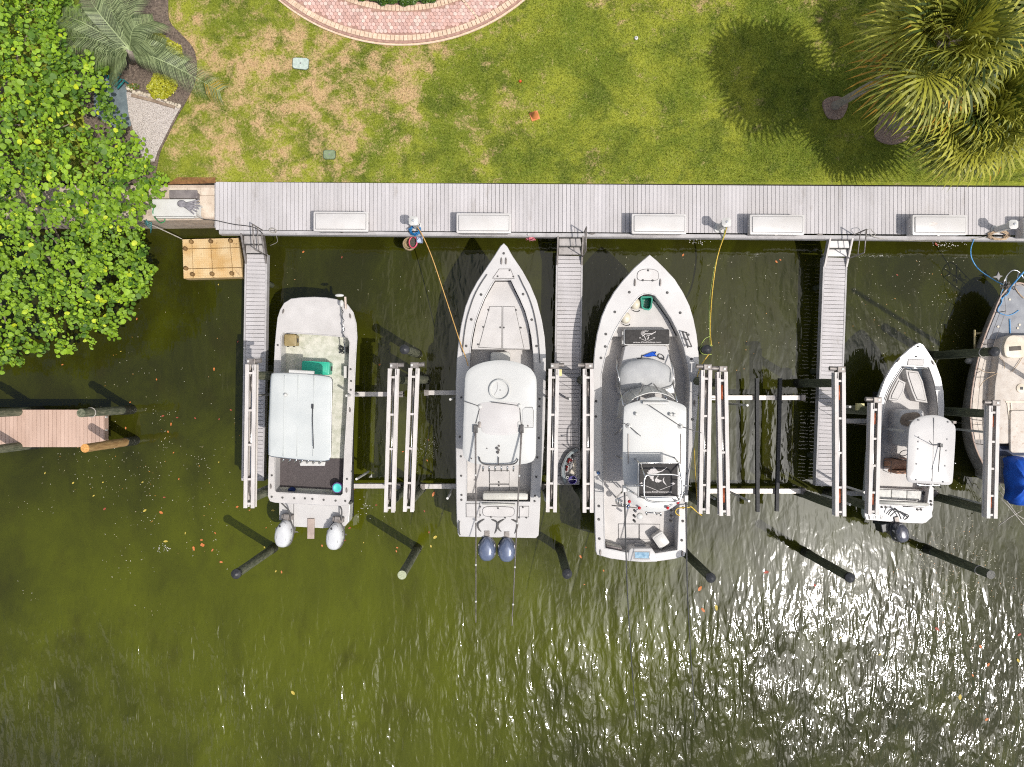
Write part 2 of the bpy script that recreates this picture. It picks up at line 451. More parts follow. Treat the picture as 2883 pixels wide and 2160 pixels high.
# ---- lawn
LAWN_Z = 1.42
gm, N, L, B = node_mat('patchy_lawn')
geo = N.new('ShaderNodeNewGeometry'); pos = geo.outputs['Position']
big = n_noise(N, L, pos, 0.5, 6.0, 0.6, 0.3)
mid = n_noise(N, L, n_vec(N, L, pos, (1, 1, 1), (0, 0, 0), (7, 3, 0)), 1.9, 9.0, 0.7, 0.3)
tiny = n_noise(N, L, n_vec(N, L, pos, (1, 1, 0.2)), 14.0, 4.0, 0.75)
green = n_mix(N, L, n_map(N, L, big, 0.34, 0.66), (0.118, 0.150, 0.013), (0.290, 0.305, 0.032))
green = n_mix(N, L, n_map(N, L, mid, 0.35, 0.72, 0, 0.75), green, (0.125, 0.175, 0.020))
dk = n_noise(N, L, n_vec(N, L, pos, (1, 1, 1), (0, 0, 0), (31, 17, 0)), 1.1, 5.0, 0.6, 0.5)
green = n_mix(N, L, n_map(N, L, dk, 0.5, 0.66, 0, 0.7), green, (0.070, 0.100, 0.012))
thirst = n_spot(N, L, pos, (-7.6, 10.6), (8.6, 4.6), 0.35, 0.3)
thirst2 = n_spot(N, L, pos, (6.6, 14.2), (4.5, 2.0), 0.5, 0.6)
dryf = n_math(N, L, 'ADD', n_math(N, L, 'MULTIPLY', mid, 0.8), n_math(N, L, 'MULTIPLY', big, 0.35))
dryf = n_math(N, L, 'ADD', dryf, n_math(N, L, 'MULTIPLY', thirst, 0.15))
dryf = n_math(N, L, 'ADD', dryf, n_math(N, L, 'MULTIPLY', thirst2, 0.07))
dryf = n_math(N, L, 'ADD', dryf, n_math(N, L, 'MULTIPLY', tiny, 0.34))
dry = n_map(N, L, dryf, 0.80, 1.0, 0, 0.92)
col = n_mix(N, L, dry, green, n_mix(N, L, tiny, (0.40, 0.245, 0.12), (0.64, 0.44, 0.26)))
col = n_mix(N, L, n_map(N, L, tiny, 0.48, 0.72, 0, 0.42), col, (0.42, 0.41, 0.11))
col = n_mix(N, L, n_map(N, L, tiny, 0.46, 0.26, 0, 0.7), col, (0.050, 0.066, 0.010))
L.new(col, B.inputs['Base Color'])
B.inputs['Roughness'].default_value = 0.9; B.inputs['Specular IOR Level'].default_value = 0.15
bp = N.new('ShaderNodeBump'); bp.inputs['Strength'].default_value = 0.8; bp.inputs['Distance'].default_value = 0.03
L.new(tiny, bp.inputs['Height']); L.new(bp.outputs[0], B.inputs['Normal'])
DN0, DN1 = PN(607, 514, 1.5), PN(2883, 525, 1.5)       # landward edge of the walkway
def dock_n(x): return DN0[1] + (x - DN0[0]) / (DN1[0] - DN0[0]) * (DN1[1] - DN0[1])
DS0, DS1 = PN(610, 655, 1.5), PN(2883, 674, 1.5)       # water edge of the walkway
def dock_s(x): return DS0[1] + (x - DS0[0]) / (DS1[0] - DS0[0]) * (DS1[1] - DS0[1])
ly0, ly1 = dock_n(-200) + 0.05, dock_n(200) + 0.05
MB().add([(-200, ly0, LAWN_Z), (200, ly1, LAWN_Z), (200, 260, LAWN_Z), (-200, 260, LAWN_Z)], [(0, 1, 2, 3)]).obj('lawn', gm, kind='structure', label='green lawn with dry tan patches above the dock', fix=False)
# blades of grass standing on the lawn
nb = 330000
gx = rng.uniform(-21.5, 21.5, nb); gy = rng.uniform(7.25, 16.2, nb)
gy = np.maximum(gy, DN0[1] + (gx - DN0[0]) / (DN1[0] - DN0[0]) * (DN1[1] - DN0[1]) + 0.06)
an = rng.uniform(0, 2 * np.pi, nb); ln = rng.uniform(0.035, 0.085, nb); wd = rng.uniform(0.006, 0.012, nb); lean = rng.uniform(0.25, 1.1, nb)
pcx, pcy = PN(1131, -405, 1.44)
keep = np.hypot(gx - pcx, gy - pcy) > 6.82
gx, gy, an, ln, wd, lean = (a[keep] for a in (gx, gy, an, ln, wd, lean)); nb = len(gx)
vv = np.zeros((nb, 3, 3), np.float32)
cx, cy = np.cos(an), np.sin(an)
vv[:, 0] = np.stack([gx - cy * wd, gy + cx * wd, np.full(nb, LAWN_Z)], 1)
vv[:, 1] = np.stack([gx + cy * wd, gy - cx * wd, np.full(nb, LAWN_Z)], 1)
vv[:, 2] = np.stack([gx + cx * ln * np.sin(lean), gy + cy * ln * np.sin(lean), LAWN_Z + ln * np.cos(lean)], 1)
def tri_soup(name, verts, mat, label, kind='stuff', parent=None, tint=None, quads=False):
    k = 4 if quads else 3
    me = bpy.data.meshes.new(name); n = len(verts)
    me.vertices.add(n * k); me.vertices.foreach_set('co', verts.reshape(-1).astype(np.float32))
    me.loops.add(n * k); me.loops.foreach_set('vertex_index', np.arange(n * k, dtype=np.int32))
    me.polygons.add(n); me.polygons.foreach_set('loop_start', np.arange(0, n * k, k, dtype=np.int32))
    me.update(calc_edges=True)
    if tint is not None:
        at = me.attributes.new('tint', 'FLOAT', 'FACE'); at.data.foreach_set('value', tint.astype(np.float32))
    me.materials.append(mat)
    o = bpy.data.objects.new(name, me); COL.objects.link(o); tag(o, label, None, None, kind)
    if parent is not None:
        o.parent = parent; o.location = -parent.location
    return o
tri_soup('grass', vv, gm, 'short blades of grass covering the lawn')

# ---- seawall below the lawn, and the concrete cap left of the walkway
wallm = M('seawall_concrete', alb(120, 112, 98), alb(88, 84, 70), scale=3, rough=0.9, bump=0.5, bscale=30)
s = MB()
s.add([(-60, dock_n(-60) + 0.05, -2), (60, dock_n(60) + 0.05, -2), (60, dock_n(60) + 0.3, -2), (-60, dock_n(-60) + 0.3, -2),
       (-60, dock_n(-60) + 0.05, 1.416), (60, dock_n(60) + 0.05, 1.416), (60, dock_n(60) + 0.3, 1.416), (-60, dock_n(-60) + 0.3, 1.416)],
      [(0, 1, 5, 4), (1, 2, 6, 5), (2, 3, 7, 6), (3, 0, 4, 7), (4, 5, 6, 7), (3, 2, 1, 0)])
s.obj('seawall', wallm, kind='structure', label='concrete seawall under the lawn edge behind the walkway')
CAPZ = 1.36
capz = Zm(400, 480, 3.687)
c_out = [capz(270, 150, CAPZ), capz(757, 150, CAPZ), capz(757, 512, CAPZ), capz(90, 520, CAPZ), capz(-300, 520, CAPZ), capz(-1800, 520, CAPZ), capz(-1800, 150, CAPZ)]
cap = thing('seawall_cap', 'pale concrete seawall cap left of the grey walkway', 'seawall', (*capz(420, 330, CAPZ), 0))
MB().prism(c_out, -1.5, CAPZ, 0.02).obj('wall', concrete, cap)
slab_m = M('cap_slab', alb(228, 214, 196), alb(206, 188, 168), scale=3, rough=0.85, bump=0.2, bscale=60, rand=0.06, wear=alb(168, 148, 128), wscale=5, wlo=0.58, wamt=0.5)
for (x0, y0, x1, y1) in ((280, 180, 470, 262), (473, 180, 612, 262), (615, 180, 755, 262), (560, 266, 755, 498)):
    MB().prism([capz(x0, y0, CAPZ), capz(x1, y0, CAPZ), capz(x1, y1, CAPZ), capz(x0, y1, CAPZ)], CAPZ + 0.004, CAPZ + 0.035, 0.008).obj('slab', slab_m, cap)
MB().prism([capz(250, 488, CAPZ), capz(757, 486, CAPZ), capz(757, 500, CAPZ), capz(250, 502, CAPZ)], CAPZ + 0.004, CAPZ + 0.06, 0.01).obj('kerb', concrete, cap)
MB().prism([PN(u, v, LAWN_Z) for u, v in ((500, 500), (607, 500), (607, 516), (470, 520))], LAWN_Z + 0.002, LAWN_Z + 0.022, 0.0).obj('bare_soil', M('bare_soil', alb(150, 108, 66), alb(112, 76, 44), scale=7, rough=0.95, bump=0.6, bscale=40), kind='structure', label='strip of bare brown soil at the lawn edge')

# ---- garden beds in the top left corner (from the enlarged corner, k = 3.068)
ZT = Zm(0, 0, 3.068)
GZ = LAWN_Z
mulch = M('mulch', alb(128, 112, 98), alb(82, 70, 62), scale=16, rough=0.95, bump=1.0, bscale=45, detail=8, wear=alb(196, 178, 160), wscale=40, wlo=0.58, wamt=0.8)
gravel = M('shell_gravel', alb(216, 208, 202), alb(168, 156, 148), scale=34, rough=0.9, bump=1.0, bscale=55, detail=6, wear=alb(110, 84, 66), wscale=26, wlo=0.62, wamt=0.8)
bed = smooth(ZT.n([(1060, -400), (1440, -400), (1455, 0), (1465, 180), (1560, 290), (1660, 400), (1700, 520), (1690, 700), (1610, 880), (1540, 1000), (1450, 1180), (1385, 1320), (1350, 1480), (1290, 1560), (900, 1560), (700, 900), (600, 200)], GZ), n=3)
MB().prism(bed, GZ + 0.002, GZ + 0.05, 0.02).obj('garden_bed', mulch, kind='structure', label='curved brown mulch bed beside the lawn')
gr = ZT.n([(1100, 800), (1340, 850), (1560, 945), (1520, 1010), (1435, 1180), (1370, 1310), (1340, 1400), (1250, 1400), (1180, 1200), (1120, 1000)], GZ)
MB().prism(gr, GZ + 0.052, GZ + 0.075, 0.01).obj('gravel_path', gravel, kind='structure', label='white shell gravel wedge between hedge of stones and seawall')
ng = 5000
gpoly = gr
def in_poly(x, y, poly):
    c = False; n = len(poly)
    for i in range(n):
        x0, y0 = poly[i]; x1, y1 = poly[i - 1]
        if (y0 > y) != (y1 > y) and x < (x1 - x0) * (y - y0) / (y1 - y0) + x0: c = not c
    return c
pebm = M('pebble', alb(226, 218, 210), alb(190, 178, 168), scale=30, rough=0.85)
soup = []
bx0, bx1 = min(p[0] for p in gr), max(p[0] for p in gr); by0, by1 = min(p[1] for p in gr), max(p[1] for p in gr)
while len(soup) < ng * 4:
    x, y = random.uniform(bx0, bx1), random.uniform(by0, by1)
    if not in_poly(x, y, gr): continue
    r = random.uniform(0.012, 0.03); a = random.uniform(0, 6.28); z = GZ + 0.07
    q = [(x + r * math.cos(a + t), y + r * math.sin(a + t), z) for t in (0, 2.1, 4.2)]; top = (x, y, z + r * 0.9)
    soup += [(q[0], q[1], top), (q[1], q[2], top), (q[2], q[0], top)]; soup.append((q[0], q[1], top))
tri_soup('gravel', np.array(soup), pebm, 'loose white shell pebbles in the gravel wedge')
# timber edging and a row of pale stones
MB().strip(ZT.n([(1150, 835), (1330, 880), (1520, 938)], GZ), 0.1, GZ + 0.04, GZ + 0.14).obj('timber_edging', M('old_timber', alb(168, 148, 128), alb(132, 112, 96), scale=8, rough=0.9, bump=0.6, bscale=40), label='weathered timber board edging the white gravel', cat='edging')
stm = M('pale_stone', alb(222, 210, 190), alb(186, 170, 148), scale=6, rough=0.85, bump=0.5, bscale=40, rand=0.1)
ORD = 'first second third fourth fifth sixth seventh eighth ninth tenth eleventh twelfth thirteenth fourteenth fifteenth sixteenth seventeenth eighteenth nineteenth twentieth'.split()
for i in range(20):
    t = i / 19
    x = 1120 + t * 430; y = 800 + t * 130 + random.uniform(-14, 14) - 18
    p = ZT(x, y, GZ); r = random.uniform(0.07, 0.11)
    m = MB().ball((p[0], p[1], GZ + 0.05 + r * 0.35), (r, r * random.uniform(0.7, 1), r * 0.6), 8, 5)
    m.v = [(a + random.uniform(-0.012, 0.012), b + random.uniform(-0.012, 0.012), c) for a, b, c in m.v]
    m.obj('edging_stone', stm, sm=True, label=f'pale round stone, {ORD[i]} from the left in the row above the gravel', cat='stone', group='stones edging the garden bed')

# ---- curved paved terrace at the top
PZ = LAWN_Z
pc = PN(1131, -405, PZ)
km = 1.0 / (F_PX / (CAM_H - PZ))
R_h, R_b1, R_p, R_b2, R_c = (x * km for x in (424, 441, 508, 524, 530))
patio = MB()
arc = [(-0.95 + 1.9 * i / 48) for i in range(49)]
def ring(r0, r1): return [(pc[0] + r1 * math.sin(a), pc[1] - r1 * math.cos(a)) for a in arc] + [(pc[0] + r0 * math.sin(a), pc[1] - r0 * math.cos(a)) for a in reversed(arc)]
terr = MB().prism(ring(R_h - 0.3, R_c), PZ + 0.004, PZ + 0.09, 0.0).obj('terrace', M('paver_sand', alb(186, 150, 134), alb(160, 126, 112), scale=8, rough=0.95), kind='structure', label='curved terrace of pink pavers with cream brick border')
pav_cols = [M('pink_paver_%s' % n, c, tuple(x * 0.85 for x in c), scale=12, rough=0.85, bump=0.3, bscale=60, rand=0.1) for n, c in
            (('rose', alb(226, 190, 178)), ('salmon', alb(220, 178, 164)), ('pale', alb(230, 204, 190)), ('dusty', alb(208, 170, 158)))]
# hexagonal pavers laid in rows
hs = 0.143
hexm = []
for pm in pav_cols:
    me = MB().prism(circ(0, 0, hs * 0.545, 6), 0.0, 0.03, 0.008).mesh('paver'); fix_normals(me); me.materials.append(pm); hexm.append(me)
spots = []
for iy in range(-30, 62):
    for ix in range(-60, 60):
        x = pc[0] + ix * hs * 1.0 ; y = pc[1] - R_b2 + 0.1 + iy * hs * 0.866
        x += (hs / 2 if iy % 2 else 0)
        r = math.hypot(x - pc[0], y - pc[1])
        if R_b1 + hs * 0.5 < r < R_p - hs * 0.42 and abs(math.atan2(x - pc[0], pc[1] - y)) < 0.93: spots.append((x, y))
spots.sort(key=lambda p: p[1])
def pav_i():
    return random.choices(range(4), (4, 4, 2, 2))[0]
for x, y in spots[:300]:
    o = link_copy(hexm[pav_i()], 'paver', terr, (x, y, PZ + 0.085 + random.uniform(0, 0.006)), math.pi / 6)
rest = MB()
for x, y in spots[300:]: rest.prism(rot2(circ(x, y, hs * 0.545, 6), math.pi / 6, (x, y)), PZ + 0.085, PZ + 0.117, 0.006)
if rest.v: rest.obj('further_pavers', pav_cols[0], terr, kind='stuff')
brm = M('cream_brick', alb(232, 206, 180), alb(214, 184, 156), scale=10, rough=0.85, bump=0.3, bscale=50, rand=0.08)
for r0, r1, w in ((R_p, R_b2, 0.155), (R_h, R_b1, 0.135)):
    me = MB().prism([(-w / 2 + 0.006, r0 - (r0 + r1) / 2 + 0.005), (w / 2 - 0.006, r0 - (r0 + r1) / 2 + 0.005), (w / 2 - 0.006, (r1 - r0) / 2 - 0.005), (-w / 2 + 0.006, (r1 - r0) / 2 - 0.005)], 0, 0.04, 0.008).mesh('brick')
    fix_normals(me); me.materials.append(brm)
    rm = (r0 + r1) / 2; n = int(1.5 * rm / w)
    for i in range(n):
        a = -0.75 + 1.5 * (i + 0.5) / n
        link_copy(me, 'brick', terr, (pc[0] + rm * math.sin(a), pc[1] - rm * math.cos(a), PZ + 0.083 + random.uniform(0, 0.005)), a)
# straight row of bricks crossing the terrace
me = MB().box(0, 0, 0, 0.04, 0.075, 0.2, 0, 0.008).mesh('brick'); fix_normals(me); me.materials.append(brm)
for i in range(6):
    p = PN(1306 + i * 7.0, 8 + i * 8.6, PZ)
    link_copy(me, 'brick', terr, (p[0], p[1], PZ + 0.094), math.radians(39))
MB().strip([(pc[0] + (R_c + 0.03) * math.sin(a), pc[1] - (R_c + 0.03) * math.cos(a)) for a in arc], 0.07, PZ - 0.1, PZ + 0.05).obj('kerb', brm, terr)

# ================================================================== docks
DZ = 1.5
dock = thing('walkway_dock', 'long grey plank walkway along the lawn with white boxes on it', 'dock', (0, dock_s(0), 0))
def plank_mesh(length, w, t=0.035, mat=dock_wood, along='y'):
    sx, sy = (w, length) if along == 'y' else (length, w)
    me = MB().box(0, 0, -t, 0, sx, sy, 0, 0.005).mesh('plank'); fix_normals(me); me.materials.append(mat); return me
pw = 0.1415
x_start = DN0[0] + pw / 2
x = x_start; k = 0
ymid = lambda x: (dock_n(x) + dock_s(x)) / 2 + 0.06
plen = dock_n(0) - dock_s(0) - 0.12
pm = plank_mesh(plen, pw - 0.010)
slope = (DN1[1] - DN0[1]) / (DN1[0] - DN0[0])
while x < 20.2:
    if not (False):
        link_copy(pm, 'plank', dock, (x, ymid(x), DZ + random.uniform(-0.003, 0.003)), slope * 0.6 + random.uniform(-0.0015, 0.0015))
    x += pw
xe = x
def along_s(x0, x1, dy0, dy1): return [(x0, dock_s(x0) + dy0), (x1, dock_s(x1) + dy0), (x1, dock_s(x1) + dy1), (x0, dock_s(x0) + dy1)]
MB().prism(along_s(DN0[0] + 0.12, xe, -0.02, 0.085), DZ - 0.05, DZ + 0.006, 0.006).obj('edge_board', dock_trim, dock)
MB().prism(along_s(DN0[0] + 0.12, xe, -0.05, -0.022), DZ - 0.28, DZ - 0.01, 0.004).obj('fascia', dock_trim, dock)
for dy in (0.3, 1.0, 1.75):
    MB().prism(along_s(DN0[0] + 0.1, xe, dy, dy + 0.06), DZ - 0.26, DZ - 0.04).obj('stringer', frame_wood, dock)
for px in np.arange(DN0[0] + 0.6, 20, 2.6):
    MB().cyl(px, dock_s(px) + 0.42, -2, DZ - 0.262, 0.12, 10).obj('support_pile', pile_dark, dock)
MB().prism([(DN0[0] - 0.002 - 0.035, dock_n(DN0[0]) - 0.02), (DN0[0] - 0.004, dock_n(DN0[0]) - 0.02), (DN0[0] - 0.004, dock_s(DN0[0]) + 0.18), (DN0[0] - 0.037, dock_s(DN0[0]) + 0.18)], DZ - 0.2, DZ - 0.006).obj('end_board', dock_trim, dock)

# ---- finger docks with a stepped gangway
FZ = 1.0
def finger(corners, label, steps_white, rail):
    """corners: top-left, top-right, bottom-right, bottom-left of the deck on the picture"""
    tl, tr, br, bl = [PN(u, v, FZ) for u, v in corners]
    t = thing('finger_dock', label, 'dock', ((bl[0] + br[0]) / 2, bl[1], 0), 'narrow finger docks between the boat lifts')
    L_ = math.hypot(tl[0] - bl[0], tl[1] - bl[1]); n = round(L_ / 0.144)
    w = math.hypot(tr[0] - tl[0], tr[1] - tl[1])
    rz = math.atan2(tr[1] - tl[1], tr[0] - tl[0])
    ax = Vector((bl[0] - tl[0], bl[1] - tl[1])) / n
    pmf = plank_mesh(w - 0.13, ax.length - 0.012, along='x')
    ra = math.atan2(ax.y, ax.x) + math.pi / 2
    c0 = Vector(((tl[0] + tr[0]) / 2, (tl[1] + tr[1]) / 2))
    for i in range(n):
        c = c0 + ax * (i + 0.5)
        link_copy(pmf, 'plank', t, (c.x, c.y, FZ + random.uniform(-0.002, 0.002)), ra)
    side = Vector((ax.y, -ax.x)).normalized()
    if side.x < 0: side = -side
    for sgn in (-1, 1):
        a = c0 + side * sgn * (w / 2 - 0.03); b = a + ax * n
        MB().strip([(a.x, a.y), (b.x, b.y)], 0.06, FZ - 0.26, FZ + 0.012).obj('side_board', dock_trim, t)
    e = c0 + ax * n
    MB().strip([(e.x - side.x * w / 2, e.y - side.y * w / 2 - 0.02), (e.x + side.x * w / 2, e.y + side.y * w / 2 - 0.02)], 0.035, FZ - 0.26, FZ - 0.002).obj('end_board', dock_trim, t)
    MB().strip([(c0.x, c0.y), (e.x, e.y)], 0.08, FZ - 0.24, FZ - 0.04).obj('stringer', frame_wood, t)
    for f_ in (0.12, 0.5, 0.88):
        p = c0 + ax * n * f_
        for sgn in (-1, 1):
            q = p + side * sgn * (w / 2 - 0.16)
            MB().cyl(q.x, q.y, -2, FZ - 0.262, 0.1, 10).obj('support_pile', pile_dark, t)
    # gangway: two wide steps between sloping side rails
    yt = dock_s(c0.x) - 0.06
    yb = tl[1]
    stp = M('step_white', alb(236, 232, 228), alb(222, 216, 212), scale=3, rough=0.5) if steps_white else M('step_grey', alb(186, 180, 176), alb(166, 160, 156), scale=3, rough=0.7, wear=alb(140, 134, 130), wscale=4, wlo=0.56)
    hw = w / 2 - 0.09
    for i in range(2):
        y1 = yt - (yt - yb) * i / 2 - 0.015; y0 = yt - (yt - yb) * (i + 1) / 2 + 0.015
        zz = DZ - 0.17 * (i + 1)
        MB().prism([(c0.x - hw, y0), (c0.x + hw, y0), (c0.x + hw, y1), (c0.x - hw, y1)], zz - 0.05, zz, 0.008).obj('step', stp, t)
        MB().prism([(c0.x - hw, y1 - 0.0), (c0.x + hw, y1 - 0.0), (c0.x + hw, y1 + 0.012), (c0.x - hw, y1 + 0.012)], zz - 0.01, zz + 0.15).obj('riser', seam, t)
    for sgn in (-1, 1):
        x0 = c0.x + sgn * (w / 2 - 0.04)
        m = MB()
        m.loft([[(x0 - 0.03, yt + 0.05, DZ - 0.25), (x0 + 0.03, yt + 0.05, DZ - 0.25), (x0 + 0.03, yt + 0.05, DZ + 0.01), (x0 - 0.03, yt + 0.05, DZ + 0.01)],
                [(x0 - 0.03, yb - 0.35, FZ - 0.2), (x0 + 0.03, yb - 0.35, FZ - 0.2), (x0 + 0.03, yb - 0.35, FZ + 0.03), (x0 - 0.03, yb - 0.35, FZ + 0.03)]])
        m.obj('gangway_side', alu_dark if not steps_white else alu, t)
    # handrail of square tube
    if rail:
        xr = c0.x + rail * (w / 2 - 0.02)
        hr = MB()
        top, bot = (xr, yt + 0.16, DZ + 0.95), (xr, yb - 0.06, DZ + 0.78)
        hr.tube([(xr, yt + 0.16, DZ - 0.1), top], 0.022, 6); hr.tube([top, bot], 0.024, 6)
        hr.tube([bot, (xr, yb - 0.06, FZ - 0.1)], 0.022, 6)
        hr.tube([(xr, yt + 0.16, DZ + 0.5), (xr, yb - 0.06, DZ + 0.32)], 0.018, 6)
        hr.obj('handrail', alu_dark, t, sm=True)
    return t
finger([(690, 716), (753, 716), (754, 1351), (680, 1351)], 'finger dock left of the flat-bowed boat, beside tan floating platform', False, 1)
finger([(1566, 720), (1641, 720), (1626, 1362), (1556, 1362)], 'finger dock with a grey kayak lying on its far end', False, 1)
finger([(2318, 725), (2386, 725), (2370, 1366), (2296, 1366)], 'finger dock with white steps beside the empty boat lift', True, 1)

# ---- tan dock at the left edge
TZ = 1.25
zt = Zm(0, 1000, 3.068)
a, b, c, d = zt(-120, 472, TZ), zt(892, 472, TZ), zt(898, 795, TZ), zt(-120, 795, TZ)
tan = thing('tan_dock', 'tan plank dock with wooden pilings at the left edge', 'dock', ((a[0] + b[0]) / 2, d[1], 0))
tw = b[1] - c[1]
nt_ = int((b[0] - a[0]) / 0.142)
pmt = plank_mesh(tw, 0.132, mat=tan_wood)
for i in range(nt_ + 40):
    x = b[0] - 0.07 - i * 0.142
    if x < a[0] - 3: break
    link_copy(pmt, 'plank', tan, (x, (b[1] + c[1]) / 2, TZ + random.uniform(-0.002, 0.002)))
for y in (b[1] - 0.05, c[1] + 0.05, (b[1] + c[1]) / 2):
    MB().box((a[0] - 3 + b[0]) / 2, y, TZ - 0.27, TZ - 0.04, b[0] - a[0] + 3, 0.06).obj('stringer', frame_wood, tan)
MB().box(b[0] + 0.02, (b[1] + c[1]) / 2, TZ - 0.27, TZ - 0.004, 0.03, tw).obj('end_board', tan_wood, tan)
for y in (0.2, 0.55, 0.85):
    MB().box(b[0] + 0.055, b[1] + (c[1] - b[1]) * y, TZ - 0.15, TZ - 0.06, 0.04, 0.05).obj('cleat', whitep, tan)

# ---- tan floating platform of plastic blocks
zf_ = Zm(400, 480, 3.687)
PFZ = 0.42
pfm = M('tan_float_plastic', alb(222, 196, 152), alb(206, 168, 110), scale=1.6, rough=0.55, detail=6, bump=0.2, bscale=40, wear=alb(110, 78, 44), wscale=6, wlo=0.62, wamt=0.7, rand=0.05)
corner = [zf_(*p, PFZ) for p in ((415, 712), (1000, 697), (1045, 1110), (428, 1125))]
plat = thing('floating_platform', 'tan floating plastic platform with grid surface and round posts', 'platform', (*zf_(720, 910, PFZ), 0))
def bil(u, v):
    p = [Vector(c) for c in corner]
    return (p[0] * (1 - u) * (1 - v) + p[1] * u * (1 - v) + p[2] * u * v + p[3] * (1 - u) * v)
us = [0, 0.17, 0.5, 0.84, 1.0]; vs_ = [0, 0.25, 0.75, 1.0]
for i in range(4):
    for j in range(3):
        u0, u1, v0, v1 = us[i] + 0.004, us[i + 1] - 0.004, vs_[j] + 0.006, vs_[j + 1] - 0.006
        q = [tuple(bil(*w)) for w in ((u0, v0), (u1, v0), (u1, v1), (u0, v1))]
        blk = MB().prism(q, -0.12, PFZ, 0.02).obj('float_block', pfm, plat)
        # raised tread squares on the block
        tr = MB(); nu = max(2, round((u1 - u0) * 26)); nv = max(2, round((v1 - v0) * 18))
        for a_ in range(nu):
            for b_ in range(nv):
                x0 = u0 + (u1 - u0) * (a_ + 0.11) / nu; x1 = u0 + (u1 - u0) * (a_ + 0.89) / nu
                y0 = v0 + (v1 - v0) * (b_ + 0.11) / nv; y1 = v0 + (v1 - v0) * (b_ + 0.89) / nv
                tr.prism([tuple(bil(*w)) for w in ((x0, y0), (x1, y0), (x1, y1), (x0, y1))], PFZ - 0.005, PFZ + 0.012)
        tr.obj('tread_grid', pfm, blk, kind='stuff')
pbm = M('brown_post', alb(150, 118, 72), alb(112, 84, 48), scale=8, rough=0.7)
for x, y in ((520, 745), (722, 740), (926, 735), (458, 816), (464, 1020), (531, 1082), (735, 1078), (940, 1074)):
    p = zf_(x, y, PFZ)
    MB().lathe(p[0], p[1], [(0.05, PFZ - 0.02), (0.075, PFZ + 0.02), (0.075, PFZ + 0.12), (0.05, PFZ + 0.16), (0.02, PFZ + 0.165)], 12).obj('coupling_pin', pbm, plat, sm=True)

# ---- dock boxes
zb = Zm(1680, 560, 3.16)
boxm = M('dock_box_fibreglass', albw(236, 232, 228), albw(228, 223, 218), scale=2, rough=0.3, wear=alb(206, 198, 190), wscale=3, wlo=0.62, wamt=0.4)
boxs = M('dock_box_side', alb(214, 208, 206), alb(200, 194, 192), scale=2, rough=0.4)
BW, BD, BH = 1.92, 0.70, 0.60
def dock_box(u, v, label, rust=False):
    """u, v: centre of the lid on the picture"""
    x, y = PN(u, v, DZ + BH)
    t = thing('dock_box', label, 'storage box', (x, y, DZ + 0.004), 'white dock boxes on the walkway')
    rz = slope
    def rr(w, d, r): return rot2(rrect(x - w / 2, y - d / 2, x + w / 2, y + d / 2, r, 3), rz, (x, y))
    MB().loft([[(a, b, DZ + 0.006) for a, b in ccw(rr(BW - 0.2, BD - 0.12, 0.04))], [(a, b, DZ + BH - 0.09) for a, b in ccw(rr(BW - 0.05, BD - 0.05, 0.04))]]).obj('body', boxs, t, sm='auto')
    lid = MB().prism(rr(BW, BD, 0.045), DZ + BH - 0.10, DZ + BH - 0.02, 0.015).obj('lid', boxm, t, sm='auto')
    MB().prism(rr(BW - 0.135, BD - 0.135, 0.03), DZ + BH - 0.022, DZ + BH - 0.012).obj('lid_shadow_line', greyp, lid)  # grey band painted as the shadow line round the raised panel
    MB().prism(rr(BW - 0.17, BD - 0.17, 0.03), DZ + BH - 0.022, DZ + BH + 0.012, 0.012).obj('raised_panel', boxm, lid, sm='auto')
    if rust:
        MB().prism(rot2(circ(x - 0.25, y + 0.05, 0.16, 14, 0.06), 0.1, (x, y)), DZ + BH + 0.0125, DZ + BH + 0.0135).obj('stain', M('lid_stain', alb(206, 194, 184), alb(224, 218, 212), scale=9, rough=0.5), lid)
    s = -1 if u > 1441 else 1
    MB().lathe(x + s * (BW / 2 - 0.06), y, [(0.045, DZ + 0.30), (0.05, DZ + 0.33), (0.03, DZ + 0.36)], 10).obj('handle', chrome, t, sm=True)
    MB().box(x, y - BD / 2 + 0.01, DZ + BH - 0.2, DZ + BH - 0.1, 0.1, 0.03, rz).obj('latch', chrome, t)
    return t
for (u, v), lab, ru in zip(((959, 623.5), (1362, 628), (1856, 630), (2189, 632), (2647, 633), (2961, 640)), (
        'white dock box left of the pedestal with blue hose, leftmost box', 'white dock box on the walkway above the bow of the twin-silver-engine boat',
        'white dock box on the walkway above the bow of the widest boat', 'white dock box right of the pedestal with yellow cords',
        'white dock box with faint brown stain on its lid, beyond white steps', 'white dock box cut off by the right edge of the picture'), (0, 0, 0, 0, 1, 0)):
    dock_box(u, v, lab, bool(ru))

